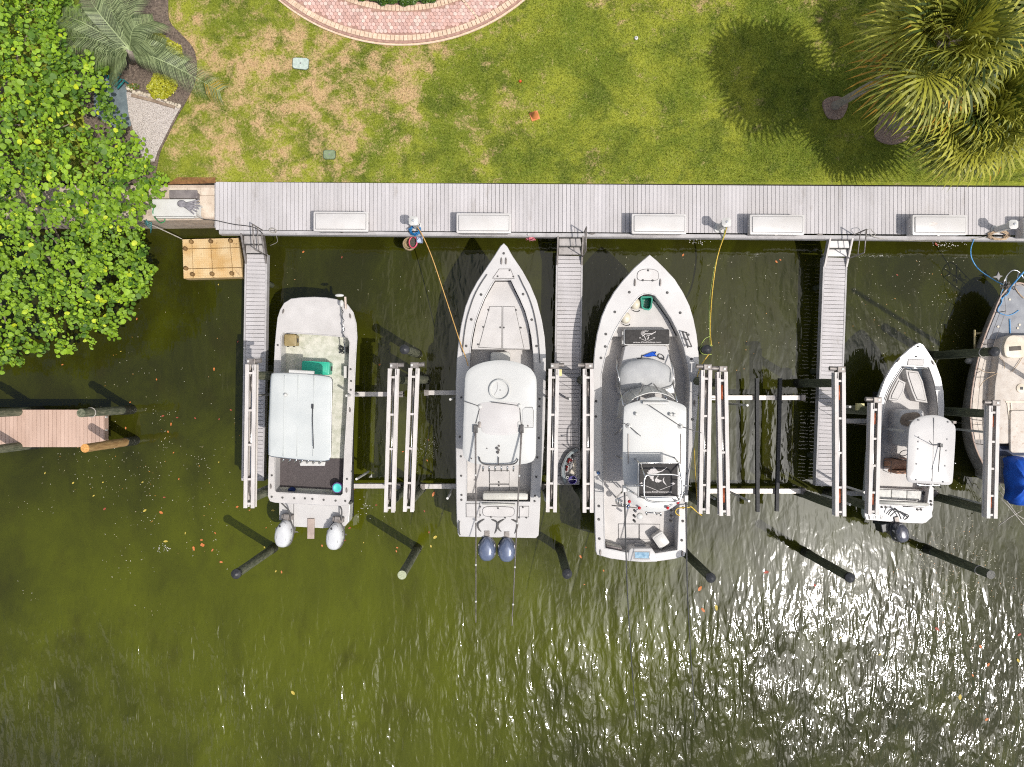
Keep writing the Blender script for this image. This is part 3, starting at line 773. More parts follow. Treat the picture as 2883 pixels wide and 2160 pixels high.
# ---- shore power pedestals
def pedestal(u, v, label):
    H_ = 1.0
    x, y = PN(u, v, DZ + H_)
    t = thing('power_pedestal', label, 'power pedestal', (x, y, DZ + 0.004), 'white power pedestals on the walkway')
    oc = lambda r: [(x + r * px, y + r * py) for px, py in ((1, .6), (.6, 1), (-.6, 1), (-1, .6), (-1, -.6), (-.6, -1), (.6, -1), (1, -.6))]
    MB().prism(oc(0.10), DZ + 0.004, DZ + 0.82, 0.01).obj('post', whitep, t)
    MB().prism(oc(0.16), DZ + 0.004, DZ + 0.06, 0.01).obj('foot', whitep, t)
    m = MB(); m.loft([[(a, b, DZ + 0.82) for a, b in ccw(oc(0.14))], [(a, b, DZ + 0.90) for a, b in ccw(oc(0.158))], [(a, b, DZ + 0.95) for a, b in ccw(oc(0.158))], [(a, b, DZ + 1.0) for a, b in ccw(oc(0.05))]])
    cp = m.obj('cap', whitep, t)
    MB().lathe(x + 0.0, y, [(0.045, DZ + 0.99), (0.045, DZ + 1.02), (0.02, DZ + 1.03)], 12).obj('light_lens', M('lens_grey', alb(190, 192, 196), alb(150, 152, 158), scale=12, rough=0.2), cp, sm=True)
    MB().box(x + 0.12, y - 0.03, DZ + 0.5, DZ + 0.72, 0.07, 0.14, 0, 0.01).obj('outlet_cover', whitep, t)
    MB().box(x + 0.16, y - 0.05, DZ + 0.55, DZ + 0.62, 0.03, 0.05).obj('plug', blackp, t)
    return t
pedestal(1163, 621, 'white power pedestal with blue hose coiled at its foot')
pedestal(2047, 625, 'white power pedestal with yellow cords running down to the water')
pedestal(2857, 631, 'white power pedestal by the tangle of tan rope')

def rope(name, pts, r, mat, label, cat='rope', n=5, group=None):
    return MB().tube(smooth(pts, False, 5), r, n).obj(name, mat, sm=True, label=label, cat=cat, group=group)
yel = M('yellow_cord', alb(226, 196, 84), alb(204, 164, 60), scale=12, rough=0.6)
org = M('amber_cord', alb(224, 182, 112), alb(200, 150, 78), scale=12, rough=0.6)
blu = M('blue_rope', alb(60, 140, 205), alb(120, 180, 222), scale=20, rough=0.8)
hose_b = M('blue_hose', alb(24, 128, 190), alb(14, 92, 150), scale=12, rough=0.45)
tanrope = M('tan_rope', alb(206, 182, 152), alb(168, 142, 116), scale=22, rough=0.9)
greyrope = M('grey_rope', alb(190, 184, 174), alb(150, 144, 136), scale=22, rough=0.9)
lime = M('lime_rope', alb(190, 205, 120), alb(150, 170, 80), scale=20, rough=0.8)
# coil of blue hose at the first pedestal
zc_ = Zm(1100, 580, 11.045)
cx, cy = zc_(760, 760, DZ + 0.15)
pts = []
for i in range(110):
    a = i * 0.42; r = 0.10 + 0.10 * ((i * 0.618) % 1)
    pts.append((cx + r * 1.15 * math.cos(a) + 0.01 * math.sin(i), cy + r * math.sin(a), DZ + 0.04 + 0.26 * i / 110 + 0.015 * math.sin(i * 1.7)))
MB().tube(pts, 0.016, 5).obj('coiled_hose', hose_b, sm=True, label='bright blue hose coiled below the first white pedestal', cat='hose')
# baskets and bucket hanging below the dock edge
cx, cy = zc_(560, 1160, 1.15)
bk = thing('crab_basket', 'round wicker basket with pink rim hanging off the dock edge', 'basket', (cx, cy, 0.75))
bkm = M('wicker', alb(196, 176, 140), alb(120, 98, 70), scale=38, rough=0.9, bump=1.0, bscale=60, detail=2)
MB().loft([[(cx + r * math.cos(2 * math.pi * i / 18), cy + r * math.sin(2 * math.pi * i / 18), z) for i in range(18)] for r, z in ((0.12, 0.75), (0.22, 0.82), (0.25, 1.0), (0.22, 1.12), (0.20, 1.10), (0.19, 0.95), (0.1, 0.86))]).obj('body', bkm, bk, sm=True)
rx, ry = zc_(690, 1120, 1.25)
MB().tube([(rx + 0.15 * math.cos(a), ry + 0.20 * math.sin(a), 1.2 + 0.05 * math.cos(a)) for a in np.linspace(0, 2 * math.pi, 20)[:-1]], 0.024, 6, True).obj('rim', M('pink_plastic', alb(236, 110, 130), alb(214, 80, 104), scale=6, rough=0.45), bk, sm=True)
MB().lathe(rx, ry, [(0.16, 1.0), (0.16, 1.14), (0.05, 1.15)], 14).obj('inner_net', M('dark_net', (0.03, 0.028, 0.024), (0.1, 0.09, 0.07), scale=40, rough=0.9), bk)
cx, cy = zc_(905, 1030, 1.3)
bu = thing('bucket', 'pale blue plastic bucket beside the wicker basket', 'bucket', (cx, cy, 1.0))
pb = M('pale_blue_plastic', alb(196, 208, 232), alb(178, 192, 218), scale=5, rough=0.4)
MB().loft([[(a, b, z) for a, b in ccw(rrect(cx - w, cy - w * 1.3, cx + w, cy + w * 1.3, 0.04, 3))] for w, z in ((0.08, 1.0), (0.105, 1.34), (0.095, 1.34), (0.08, 1.26))]).obj('body', pb, bu, sm='auto')
MB().tube([(cx - 0.09, cy - 0.05, 1.34), (cx - 0.02, cy + 0.04, 1.38), (cx + 0.09, cy + 0.06, 1.34)], 0.008, 5).obj('handle', blackp, bu)
# pink bundle below the dock edge
cx, cy = PD(1146, 513, 1.3)
pk = MB()
for i in range(26):
    a = random.uniform(0, 6.28); r = random.uniform(0.02, 0.15)
    p0 = (cx + r * math.cos(a), cy + r * 0.45 * math.sin(a), 1.2 + random.uniform(0, 0.16))
    pk.tube(smooth([p0, (p0[0] + random.uniform(-.1, .1), p0[1] + random.uniform(-.06, .06), p0[2] + 0.05), (p0[0] + random.uniform(-.14, .14), p0[1] - 0.08, p0[2] - 0.02)], False, 3), 0.014, 4)
pk.obj('rope_bundle', M('pink_rope', alb(226, 70, 104), alb(240, 170, 176), scale=26, rough=0.8, lo=0.42, hi=0.58), sm=True, label='small bundle of pink and red rope hung off the walkway edge', cat='rope')
MB().lathe(*PD(1141, 507, 1.55), [(0.035, 1.5), (0.035, 1.56), (0.015, 1.58)], 10).obj('dock_cleat', whitep, label='small white fitting on the walkway edge above the pink rope', cat='cleat')
# galvanised cleats on the walkway edge
for u, v, lab in ((1667, 659, 'small dark cleat on the walkway right of the second gangway'), (2306, 661, 'small dark cleat on the walkway left of the white steps')):
    x, y = PN(u, v, DZ)
    t = thing('dock_cleat', lab, 'cleat', (x, y, DZ + 0.003), 'dark cleats on the walkway')
    MB().tube([(x - 0.11, y, DZ + 0.07), (x - 0.05, y, DZ + 0.06), (x + 0.05, y, DZ + 0.06), (x + 0.11, y, DZ + 0.07)], 0.018, 6).obj('horn', alu_dark, t, sm=True)
    MB().box(x, y, DZ + 0.003, DZ + 0.055, 0.08, 0.05).obj('foot', alu_dark, t)
# cords
p0 = PN(1182, 651, 1.75)
rope('extension_cord', [(*PN(1176, 640, 1.9), 1.95), (*PN(1192, 668, 1.6), 1.62), (*zc_(1300, 1640, 1.75), 1.75), (*PN(1255, 840, 2.0), 2.0), (*PN(1296, 965, 2.42), 2.42), (*PN(1310, 1003, 2.5), 2.5), (*PN(1318, 1030, 2.9), 2.9)], 0.019, org, 'amber power cord stretched from first pedestal to the middle boat', 'cord')
zy = Zm(1960, 660, 4.142)
rope('extension_cord', [(*PN(2044, 640, 2.0), 2.1), (*zy(325, 20, 1.6), 1.62), (*zy(270, 180, 1.2), 1.2), (*zy(225, 380, 1.0), 1.0), (*zy(185, 700, 1.1), 1.1), (*zy(165, 1000, 1.7), 1.7), (*zy(165, 1180, 2.3), 2.3), (*zy(178, 1290, 2.72), 2.72)], 0.022, yel, 'yellow power cord hanging from second pedestal to the black-capped piling', 'cord', group='yellow cords at the black-capped piling')
rope('mooring_line', [(*PN(2041, 640, 2.0), 2.05), (*zy(318, 30, 1.6), 1.58), (*zy(255, 200, 1.1), 1.1), (*zy(205, 420, 0.9), 0.9), (*zy(160, 720, 1.0), 1.0), (*zy(150, 960, 1.6), 1.6), (*zy(155, 1180, 2.3), 2.3), (*zy(165, 1290, 2.7), 2.7)], 0.014, lime, 'pale lime line hanging beside the yellow power cord')
rope('mooring_line', [(*zy(150, 1395, 2.5), 2.5), (*zy(110, 1450, 2.48), 2.48), (*zy(60, 1530, 2.46), 2.46), (*zy(20, 1640, 2.46), 2.46), (*PN(1960, 1075, 2.45), 2.45)], 0.02, yel, 'yellow line from black-capped piling to the widest boat')
rope('mooring_line', [(*zy(190, 1300, 2.5), 2.5), (*zy(80, 1300, 2.45), 2.45), (*zy(45, 1345, 2.42), 2.42), (*zy(80, 1395, 2.45), 2.45), (*zy(180, 1400, 2.5), 2.5)], 0.014, lime, 'lime rope looped around the black-capped piling')
rope('mooring_line', [(*zy(160, 1190, 2.4), 2.4), (*zy(100, 1220, 2.35), 2.35), (*zy(50, 1300, 2.4), 2.4)], 0.012, lime, 'short lime rope end above the black-capped piling')
# blue line and tangle of rope at the right
zr = Zm(2283, 560, 3.687)
rope('mooring_line', [(*zr(1680, 425, 1.5), 1.56), (*zr(1660, 520, 1.2), 1.2), (*zr(1670, 620, 1.0), 1.0), (*zr(1740, 730, 1.0), 1.0), (*zr(1880, 830, 1.4), 1.4), (*zr(1990, 890, 1.9), 1.9)], 0.02, blu, 'blue line from the walkway to the sailboat bow')
tp = []
for i in range(60):
    a = i * 0.9
    x, y = zr(1930 + 130 * math.cos(a) * (0.5 + 0.5 * ((i * 0.37) % 1)), 385 + 55 * math.sin(a) * (0.5 + 0.5 * ((i * 0.61) % 1)), DZ)
    tp.append((x, y, DZ + 0.03 + 0.12 * ((i * 0.29) % 1)))
rope('rope_tangle', tp, 0.014, tanrope, 'tangle of tan rope on the walkway edge by the third pedestal')
rope('dock_hose', [(*zr(2010, 330, DZ), DZ + 0.1), (*zr(1900, 360, DZ), DZ + 0.05), (*zr(1750, 408, DZ), DZ + 0.04), (*zr(1500, 425, 1.45), 1.45), (*zr(1200, 438, 1.42), 1.42), (*zr(900, 425, 1.45), 1.45), (*zr(680, 408, DZ), DZ + 0.04), (*zr(580, 370, DZ), DZ + 0.2)], 0.014, greyrope, 'grey hose running along the walkway edge to the white steps', 'hose')
lp = [(*zr(540 + 45 * math.cos(a) + 10 * math.sin(3 * a), 385 + 40 * math.sin(a), DZ), DZ + 0.5 + 0.05 * math.sin(2 * a)) for a in np.linspace(0, 15, 40)]
rope('rope_coil', lp, 0.012, greyrope, 'grey rope coil hung on the handrail of the white steps')
# small rope coil at first gangway
lp = [(*capz(1365 + 34 * math.cos(a), 628 + 22 * math.sin(a), DZ), DZ + 0.02 + 0.004 * i) for i, a in enumerate(np.linspace(0, 13, 30))]
rope('rope_coil', lp + [(*capz(1400, 700, 1.2), 1.2), (*capz(1400, 745, 0.9), 0.9), (*capz(1330, 780, 0.6), 0.6)], 0.012, greyrope, 'little grey rope coil on the walkway beside the first gangway')
rope('cable', [(*capz(560, 460, CAPZ), CAPZ + 0.1), (*capz(640, 510, CAPZ), CAPZ + 0.06), (*capz(760, 520, 1.5), DZ + 0.02), (*capz(950, 560, DZ), DZ + 0.02), (*capz(1155, 590, DZ), DZ + 0.02), (*capz(1260, 660, DZ), DZ + 0.05)], 0.016, blackp, 'black cable lying across the left end of the walkway', 'cable')
rope('mooring_line', [(*capz(415, 712, 0.45), 0.46), (*capz(240, 630, 0.9), 0.9), (*capz(60, 548, 1.4), 1.4)], 0.022, greyrope, 'grey line tying the tan platform to the shore')
# white table with bench and grey fan shape on the seawall cap
x0, y0 = capz(105, 300, 2.1); x1, y1 = capz(560, 475, 2.1)
tb = thing('work_table', 'white work table on the concrete cap by the leafy tree', 'table', ((x0 + x1) / 2, (y0 + y1) / 2, CAPZ + 0.005))
MB().prism(rrect(x0, y1, x1, y0, 0.04, 3), 2.06, 2.12, 0.01).obj('table_top', whitep, tb)
for ax_, ay_ in ((x0 + .1, y1 + .1), (x1 - .1, y1 + .1), (x0 + .1, y0 - .1), (x1 - .1, y0 - .1)): MB().box(ax_, ay_, CAPZ + 0.006, 2.06, 0.06, 0.06).obj('leg', whitep, tb)
MB().box((x0 + x1) / 2, (y0 + y1) / 2, CAPZ + 0.15, CAPZ + 0.18, x1 - x0 - 0.15, y0 - y1 - 0.15).obj('shelf', whitep, tb)
MB().box((x0 + x1) / 2, y1 - 0.03, 1.95, 2.04, x1 - x0 - 0.2, 0.05).obj('rail', whitep, tb)
clm = M('fan_shape_grey', alb(150, 146, 150), alb(118, 114, 118), scale=12, rough=0.9)
cl = MB()  # fan of grey tubes spreading from a flattened ball
for i, (dx, dy, ll) in enumerate(((170, -50, 1), (180, -20, 1), (180, 15, 1), (170, 45, 1), (150, 75, 1), (120, 100, 1))):
    a_ = capz.p3(420, 355, 2.125); b_ = capz.p3(420 + dx * 0.5, 355 + dy * 0.45, 2.15); c_ = capz.p3(420 + dx, 355 + dy, 2.13)
    cl.tube([a_, b_, c_], [0.055, 0.04, 0.022], 6)
cl.ball(capz.p3(410, 345, 2.16), (0.16, 0.13, 0.045), 12, 6)
cl.obj('grey_fan_shape', clm, sm=True, label='grey fan shape lying on the white work table', cat='cloth')
x0, y0 = capz(280, 205, CAPZ + .45); x1, y1 = capz(572, 290, CAPZ + .45)
bn = thing('bench', 'dark grey bench behind the white work table', 'bench', ((x0 + x1) / 2, (y0 + y1) / 2, CAPZ + 0.036))
bnm = M('grey_bench', alb(140, 132, 130), alb(112, 104, 104), scale=4, rough=0.8, wear=alb(190, 180, 174), wscale=8, wlo=0.6)
MB().prism(rrect(x0, y1, x1, y0, 0.02, 2), CAPZ + 0.40, CAPZ + 0.45, 0.01).obj('seat', bnm, bn)
for ax_ in (x0 + .12, x1 - .12): MB().box(ax_, (y0 + y1) / 2, CAPZ + 0.037, CAPZ + 0.40, 0.06, abs(y0 - y1) - 0.06).obj('leg', bnm, bn)
rope('garden_hose', [(*capz(120, 390, 2.15), 2.15), (*capz(112, 440, 2.15), 2.15), (*capz(140, 500, 1.8), 1.8), (*capz(190, 545, 1.5), 1.5), (*capz(235, 525, 1.42), 1.42), (*capz(230, 480, 1.5), 1.5)], 0.017, M('green_hose', alb(60, 170, 100), alb(40, 140, 80), scale=10, rough=0.5), 'green hose draped over the end of the white table', 'hose')
rk = MB()
for i in range(4):
    rk.tube([capz.p3(15 + i * 6, 520 + i * 14, 1.5), capz.p3(100, 545 + i * 22, 1.5)], 0.016, 5)
rk.tube([capz.p3(40, 510, 1.5), capz.p3(60, 560, 1.5)], 0.02, 5); rk.tube([capz.p3(95, 540, 1.5), capz.p3(90, 650, 1.2)], 0.02, 5)
rk.obj('ladder', M('teal_metal', alb(74, 140, 140), alb(56, 112, 114), scale=6, rough=0.5), sm=True, label='thin teal metal ladder at the waterline under the leafy tree', cat='ladder')

# ================================================================== boats: shared builders
K4 = 4.1425
zE, zF = Zm(660, 780, K4), Zm(660, 1180, K4)
zA, zB, zC = Zm(1200, 660, K4), Zm(1200, 1000, K4), Zm(1200, 1360, K4)
zG, zH, zI = Zm(1600, 680, K4), Zm(1600, 1060, K4), Zm(1600, 1300, K4)
zJ, zK = Zm(2380, 920, K4), Zm(2380, 1220, K4)
zL, zQ = Zm(2583, 700, 4.143), Zm(2583, 1080, 4.143)
bottom_m = M('antifouling', (0.05, 0.055, 0.05), (0.09, 0.09, 0.08), scale=5, rough=0.8)
smoke = M('smoked_screen', (0.035, 0.037, 0.04), (0.06, 0.06, 0.062), scale=3, rough=0.08, spec=0.6)
def mp(z, *groups):
    """outline points read from several crops: (crop, [(x, y), ...]), ..."""
    return [g[0](x, y, z) for g in groups for x, y in g[1]]
def sheer(base, rise, y0, y1):
    def f(x, y):
        t = min(max((y - y0) / (y1 - y0), 0), 1); return base + rise * t * t
    return f
def build_hull(t, outer, zf, depth, mat, xc=None, n=3, rub=True):
    outer = ccw(outer); ys = min(p[1] for p in outer); yb = max(p[1] for p in outer)
    if xc is None: xc = (min(p[0] for p in outer) + max(p[0] for p in outer)) / 2
    def ring_(s, tt, dz): return [(xc + (x - xc) * s, ys + (y - ys) * tt, zf(x, y) - dz) for x, y in outer]
    loops = [ring_(0.04, 0.66, depth), ring_(0.5, 0.80, depth * 0.86), ring_(0.84, 0.88, depth * 0.66), ring_(0.88, 0.91, depth * 0.6), ring_(0.965, 0.97, depth * 0.3), ring_(1.0, 1.0, 0.06), ring_(1.0, 1.0, 0.002)]
    MB().loft(loops, True, False).obj('hull', mat, t, sm='auto')
    if rub:
        m = MB(); m.tube([(x, y, zf(x, y) - 0.05) for x, y in outer], 0.028, 6, True)
        m.obj('rub_rail', rubm, t, sm=True)
rubm = M('rub_rail_vinyl', alb(206, 202, 200), alb(186, 182, 180), scale=5, rough=0.5)
def build_deck(t, outer, inner, zf, floor_z, mat=None, floor_mat=None, liner_mat=None, flare=0.0):
    MB().plate(outer, [inner], -0.05, 0.0, zf).obj('deck', mat or gel, t)
    inn = ccw(inner)
    m = MB()
    bot = inset(inn, -flare) if flare else inn
    m.loft([[(x, y, zf(x, y) - 0.004) for x, y in inset(inn, -0.004)], [(x, y, floor_z) for x, y in bot]], False, False)
    m.obj('cockpit_liner', liner_mat or gel, t)
    MB().prism(inset(bot, -0.01), floor_z - 0.05, floor_z).obj('cockpit_floor', floor_mat or gel_deck, t)
    # rolled lip round the opening
    MB().tube([(x, y, zf(x, y) + 0.004) for x, y in inn], 0.022, 5, True).obj('coaming', mat or gel, t, sm=True)
def hatch(t, poly, z, mat=None, zf=None, name='hatch', h=0.016, gap=0.016):
    poly = ccw(poly)
    o = MB().prism(inset(poly, gap), z + 0.007, z + 0.007 + h, 0.006, zf).obj(name, mat or gel_deck, t)
    MB().prism(poly, z + 0.001, z + 0.006, 0, zf).obj('gasket', seam, o)
    return o
def _stud_mesh(r, mat, ring_):
    m = MB()
    if ring_: m.lathe(0, 0, [(r, 0), (r, 0.012), (r * 0.86, 0.018), (r * 0.74, 0.014), (r * 0.7, -0.01)], 14)
    else: m.lathe(0, 0, [(r, 0), (r, 0.02), (r * 0.6, 0.03)], 12)
    me = m.mesh('stud'); fix_normals(me); me.materials.append(mat); return me
stud_cache = {}
def studs(t, name, pts, z, r=0.035, mat=None, ring_=False):
    mat = mat or seam; key = (round(r, 3), mat.name, ring_)
    if key not in stud_cache: stud_cache[key] = _stud_mesh(r, mat, ring_)
    for p in pts:
        zz = z(p[0], p[1]) if callable(z) else z
        link_copy(stud_cache[key], name, t, (p[0], p[1], zz + 0.002))
def cleat(t, x, y, z, L_=0.16, ang=math.pi / 2, mat=None):
    c, s = math.cos(ang), math.sin(ang)
    m = MB().tube([(x - c * L_ / 2, y - s * L_ / 2, z + 0.035), (x - c * L_ / 4, y - s * L_ / 4, z + 0.03), (x + c * L_ / 4, y + s * L_ / 4, z + 0.03), (x + c * L_ / 2, y + s * L_ / 2, z + 0.035)], [0.012, 0.03, 0.03, 0.012], 6)
    m.box(x, y, z, z + 0.03, 0.05, 0.05); return m.obj('cleat', mat or alu_dark, t, sm='auto')
def roof(t, poly, z, th=0.07, crown=0.05, mat=None, name='hardtop'):
    poly = ccw(poly); cx = sum(p[0] for p in poly) / len(poly); cy = sum(p[1] for p in poly) / len(poly)
    sc = lambda k: [(cx + (x - cx) * k, cy + (y - cy) * k) for x, y in poly]
    l = lambda p, zz: [(x, y, zz) for x, y in p]
    return MB().loft([l(sc(0.97), z - th), l(poly, z - th * 0.6), l(poly, z - 0.02), l(sc(0.985), z), l(sc(0.9), z + crown * 0.4), l(sc(0.6), z + crown * 0.8), l(sc(0.25), z + crown)]).obj(name, mat or gel_top, t, sm='auto')
def tubes(t, name, paths, r=0.02, mat=None, n=7, sm_=True):
    m = MB()
    for p in paths: m.tube(p, r, n)
    return m.obj(name, mat or chrome, t, sm=sm_)
def outboard(t, x, y, zt, length, width, cowl_m, rot=0.0, lead=0.4, hose=True, stripe=None, tilt=0.0):
    """x, y: middle of the cowling; zt: its top; bow is towards +y"""
    out = []
    for i in range(28):
        a = 2 * math.pi * i / 28; sx, sy = math.sin(a), math.cos(a)
        w = width / 2 * (1 - lead * max(0, sy) ** 1.4)
        e = 0.78
        out.append((math.copysign(abs(sx) ** e, sx) * w, math.copysign(abs(sy) ** 0.9, sy) * length / 2))
    H_ = 0.52
    def lp(s, dz, dy=0): return [(x + px * s, y + py * s + dy, zt - H_ + dz) for px, py in out]
    def rr(loop):
        xy = rot2([(p[0], p[1]) for p in loop], rot, (x, y)); return [(a, b, c[2]) for (a, b), c in zip(xy, loop)]
    loops = [lp(0.84, 0), lp(0.98, 0.08), lp(1.0, 0.2), lp(0.97, 0.34, -0.01), lp(0.86, 0.44, -0.02), lp(0.62, 0.50, -0.03), lp(0.3, 0.52, -0.04)]
    mo = MB().loft([rr(l) for l in loops]).obj('outboard_motor', cowl_m, t, sm=True)
    # crease lines on the cowling
    R_ = lambda dx, dy, z: (*rot2([(x + dx, y + dy)], rot, (x, y))[0], z)
    cr = MB()
    for s in (-1, 1):
        cr.tube(smooth([R_(s * width * 0.13, length * 0.40, zt - 0.10), R_(s * width * 0.25, length * 0.08, zt - 0.030), R_(s * width * 0.26, -length * 0.22, zt - 0.035), R_(s * width * 0.16, -length * 0.43, zt - 0.13)], False, 5), 0.013, 5)
    cr.tube(smooth([R_(-width * .13, length * .40, zt - .10), R_(0, length * .44, zt - .11), R_(width * .13, length * .40, zt - .10)], False, 4), .013, 5)
    cr.obj('cowling_trim', stripe or cowl_m, mo, sm=True)
    sk = [R_(px * 1.03, py * 1.02, 0) for px, py in out]
    MB().tube([(p_[0], p_[1], zt - .40) for p_ in sk], .022, 5, True).obj('cowling_seam', seam, mo, sm=True)
    MB().box(*R_(0, -length * .36, 0)[:2], zt - .12, zt - .075, width * .3, .05, rot, .01).obj('air_intake', seam, mo)
    for s in (-1, 1):
        dq = R_(s * width * .44, -length * .02, 0); MB().box(dq[0], dq[1], zt - .26, zt - .16, .03, length * .42, rot, .008).obj('side_decal', greyp if cowl_m is cowl_white else alu, mo)
    lg = MB()
    lg.loft([[R_(px, py, z) for px, py in ((-w, -d), (w, -d), (w, d), (-w, d))] for w, d, z in ((0.13, 0.26, zt - H_ + 0.02), (0.10, 0.2, zt - 0.85), (0.05, 0.18, zt - 1.35), (0.05, 0.2, zt - 1.5))])
    lg.obj('midsection', alu_dark if cowl_m is not cowl_white else greyp, mo)
    br = MB(); c = R_(0, length / 2 + 0.05, 0)
    br.box(c[0], c[1], zt - 0.62, zt - 0.36, width * 0.62, 0.16, rot, 0.01); br.box(c[0], c[1] + 0.02, zt - 0.36, zt - 0.28, width * 0.3, 0.22, rot, 0.01)
    br.obj('mount_bracket', alu_dark, mo)
    pr = MB(); h = R_(0, -0.22, zt - 1.5)
    for k in range(3):
        a = k * 2.094
        pr.loft([[(h[0] + q * math.cos(a) - w * math.sin(a), h[1] + yy, h[2] + q * math.sin(a) + w * math.cos(a)) for w, yy in ((-0.05, -0.03), (0.05, 0.03), (0.05, 0.04), (-0.05, -0.02))] for q in (0.03, 0.16)])
    pr.tube([(h[0], h[1] + 0.3, h[2]), (h[0], h[1] - 0.05, h[2])], [0.07, 0.03], 8)
    pr.obj('propeller', alu_dark, mo)
    return mo
def hoses(t, paths, r=0.025, mat=None):
    for p in paths: MB().tube(smooth(p, False, 6), r, 6).obj('hose', mat or seam, t, sm=True)
cowl_white = M('white_cowling', albw(240, 240, 240), albw(230, 230, 231), scale=2, rough=0.12, coat=0.5)
cowl_blue = M('silver_blue_cowling', alb(118, 128, 152), alb(104, 114, 138), scale=3, rough=0.25, metal=0.3, coat=0.6)
cowl_grey = M('charcoal_cowling', alb(98, 98, 106), alb(84, 84, 92), scale=3, rough=0.22, metal=0.4, coat=0.6)
def lettering(parent, text, cx, cy, width, z, mat, shear=0.0, name='lettering', height=None, rot=0.0):
    cu = bpy.data.curves.new(name, 'FONT'); cu.body = text; cu.align_x = 'CENTER'; cu.align_y = 'CENTER'; cu.size = 1.0; cu.shear = shear; cu.extrude = 0.0; cu.offset = 0.012
    ob = bpy.data.objects.new(name, cu); COL.objects.link(ob)
    dg = bpy.context.evaluated_depsgraph_get(); me = bpy.data.meshes.new_from_object(ob.evaluated_get(dg))
    bpy.data.objects.remove(ob)
    xs = [v.co.x for v in me.vertices]; ys = [v.co.y for v in me.vertices]
    k = width / (max(xs) - min(xs)); ky = k if height is None else height / (max(ys) - min(ys))
    off = Vector((0, 0, 0)); q = parent
    while q is not None: off += q.location; q = q.parent
    mx, my = (max(xs) + min(xs)) / 2, (max(ys) + min(ys)) / 2
    for v in me.vertices:
        p = rot2([((v.co.x - mx) * k, (v.co.y - my) * ky)], rot)[0]
        v.co = (cx + p[0] - off.x, cy + p[1] - off.y, z - off.z)
    me.materials.append(mat); o = bpy.data.objects.new(name, me); COL.objects.link(o); o.parent = parent; return o

# ================================================================== boat 1: flat-bowed boat with T-top, far left lift
G1 = 2.2
out1 = mp(G1, (zE, [(930, 238), (780, 244), (660, 258), (580, 308), (535, 385), (505, 480), (488, 640), (474, 800), (466, 960), (458, 1200), (440, 1500)]),
          (zF, [(420, 200), (402, 480), (396, 700), (392, 900), (415, 956), (470, 970), (700, 982), (1000, 998), (1240, 1008), (1310, 995), (1340, 940), (1350, 800), (1362, 400), (1378, 0)]),
          (zE, [(1390, 1400), (1398, 1150), (1410, 900), (1422, 700), (1412, 540), (1378, 415), (1310, 322), (1190, 266), (1060, 245)]))
in1 = mp(G1, (zE, [(575, 648), (545, 690), (540, 960), (525, 1300)]), (zF, [(490, 200), (474, 480), (470, 830), (490, 856), (800, 872), (1240, 896), (1268, 870), (1285, 400), (1310, 0)]), (zE, [(1325, 1400), (1338, 1000), (1348, 760), (1320, 702), (1000, 674)]))
b1 = thing('bay_boat', 'white flat-bowed boat with square T-top and two white outboards', 'boat', (*zE(930, 1300, G1), 0.9))
zf1 = lambda x, y: G1
build_hull(b1, out1, zf1, 1.15, gel)
build_deck(b1, out1, in1, zf1, G1 - 0.58, gel_deck, mildew, gel)
studs(b1, 'rod_holder', mp(G1, (zE, [(507, 795), (1356, 1076), (1362, 1214), (1358, 1317)]), (zF, [(437, 657), (436, 907), (562, 917), (699, 924), (824, 926), (911, 932), (1042, 943), (1181, 952), (1294, 956), (1314, 699)])), G1, 0.036)
for z_, x, y, a in ((zE, 572, 402, 1.3), (zE, 1352, 455, 1.75), (zE, 1349, 1550, 1.6), (zF, 428, 785, 1.57), (zF, 1310, 830, 1.57)):
    p = z_(x, y, G1); cleat(b1, p[0], p[1], G1, 0.17, a)
# black mat on the aft floor
q = mp(G1 - 0.57, (zF, [(535, 455), (1290, 460), (1262, 830), (525, 790)]))
MB().prism(q, G1 - 0.578, G1 - 0.56, 0.004).obj('floor_mat', M('charcoal_mat', alb(96, 88, 88), alb(74, 68, 68), scale=40, rough=0.95, bump=0.6, bscale=120, wear=alb(120, 110, 106), wscale=10, wlo=0.6, wamt=0.5), b1)
# console under the T-top, with screen and helm seat
cx, cy = zE(800, 1500, G1 + 0.3)
con = MB().prism(rrect(cx - 0.5, cy - 0.55, cx + 0.5, cy + 0.45, 0.12), G1 - 0.575, G1 + 0.42, 0.06, taper=0.02).obj('console', gel, b1, sm='auto')
MB().loft([[(cx - 0.42, cy + 0.32, G1 + 0.4), (cx + 0.42, cy + 0.32, G1 + 0.4), (cx + 0.42, cy + 0.34, G1 + 0.4), (cx - 0.42, cy + 0.34, G1 + 0.4)], [(cx - 0.36, cy + 0.1, G1 + 0.85), (cx + 0.36, cy + 0.1, G1 + 0.85), (cx + 0.36, cy + 0.12, G1 + 0.85), (cx - 0.36, cy + 0.12, G1 + 0.85)]]).obj('windscreen', smoke, con)
MB().prism(rrect(cx - 0.5, cy - 1.6, cx + 0.5, cy - 1.15, 0.08), G1 - 0.575, G1 + 0.15, 0.05).obj('helm_seat', vinyl, b1, sm='auto')
T1 = 3.78
top1 = mp(T1, (zE, [(490, 1122), (450, 1128), (428, 1155), (418, 1300), (412, 1500)]), (zF, [(400, 100), (398, 380), (412, 425), (480, 440), (760, 470), (1000, 488), (1080, 480), (1112, 440), (1120, 200)]), (zE, [(1125, 1500), (1132, 1230), (1126, 1190), (1090, 1165), (900, 1140), (700, 1126)]))
tt = roof(b1, smooth(top1, n=2), T1, 0.06, 0.06, M('canvas_roof', albw(226, 229, 226), albw(214, 218, 216), scale=1.2, rough=0.7, bump=0.3, bscale=6, wear=alb(198, 200, 196), wscale=2.5, wlo=0.58, wamt=0.4), 'canvas_top')
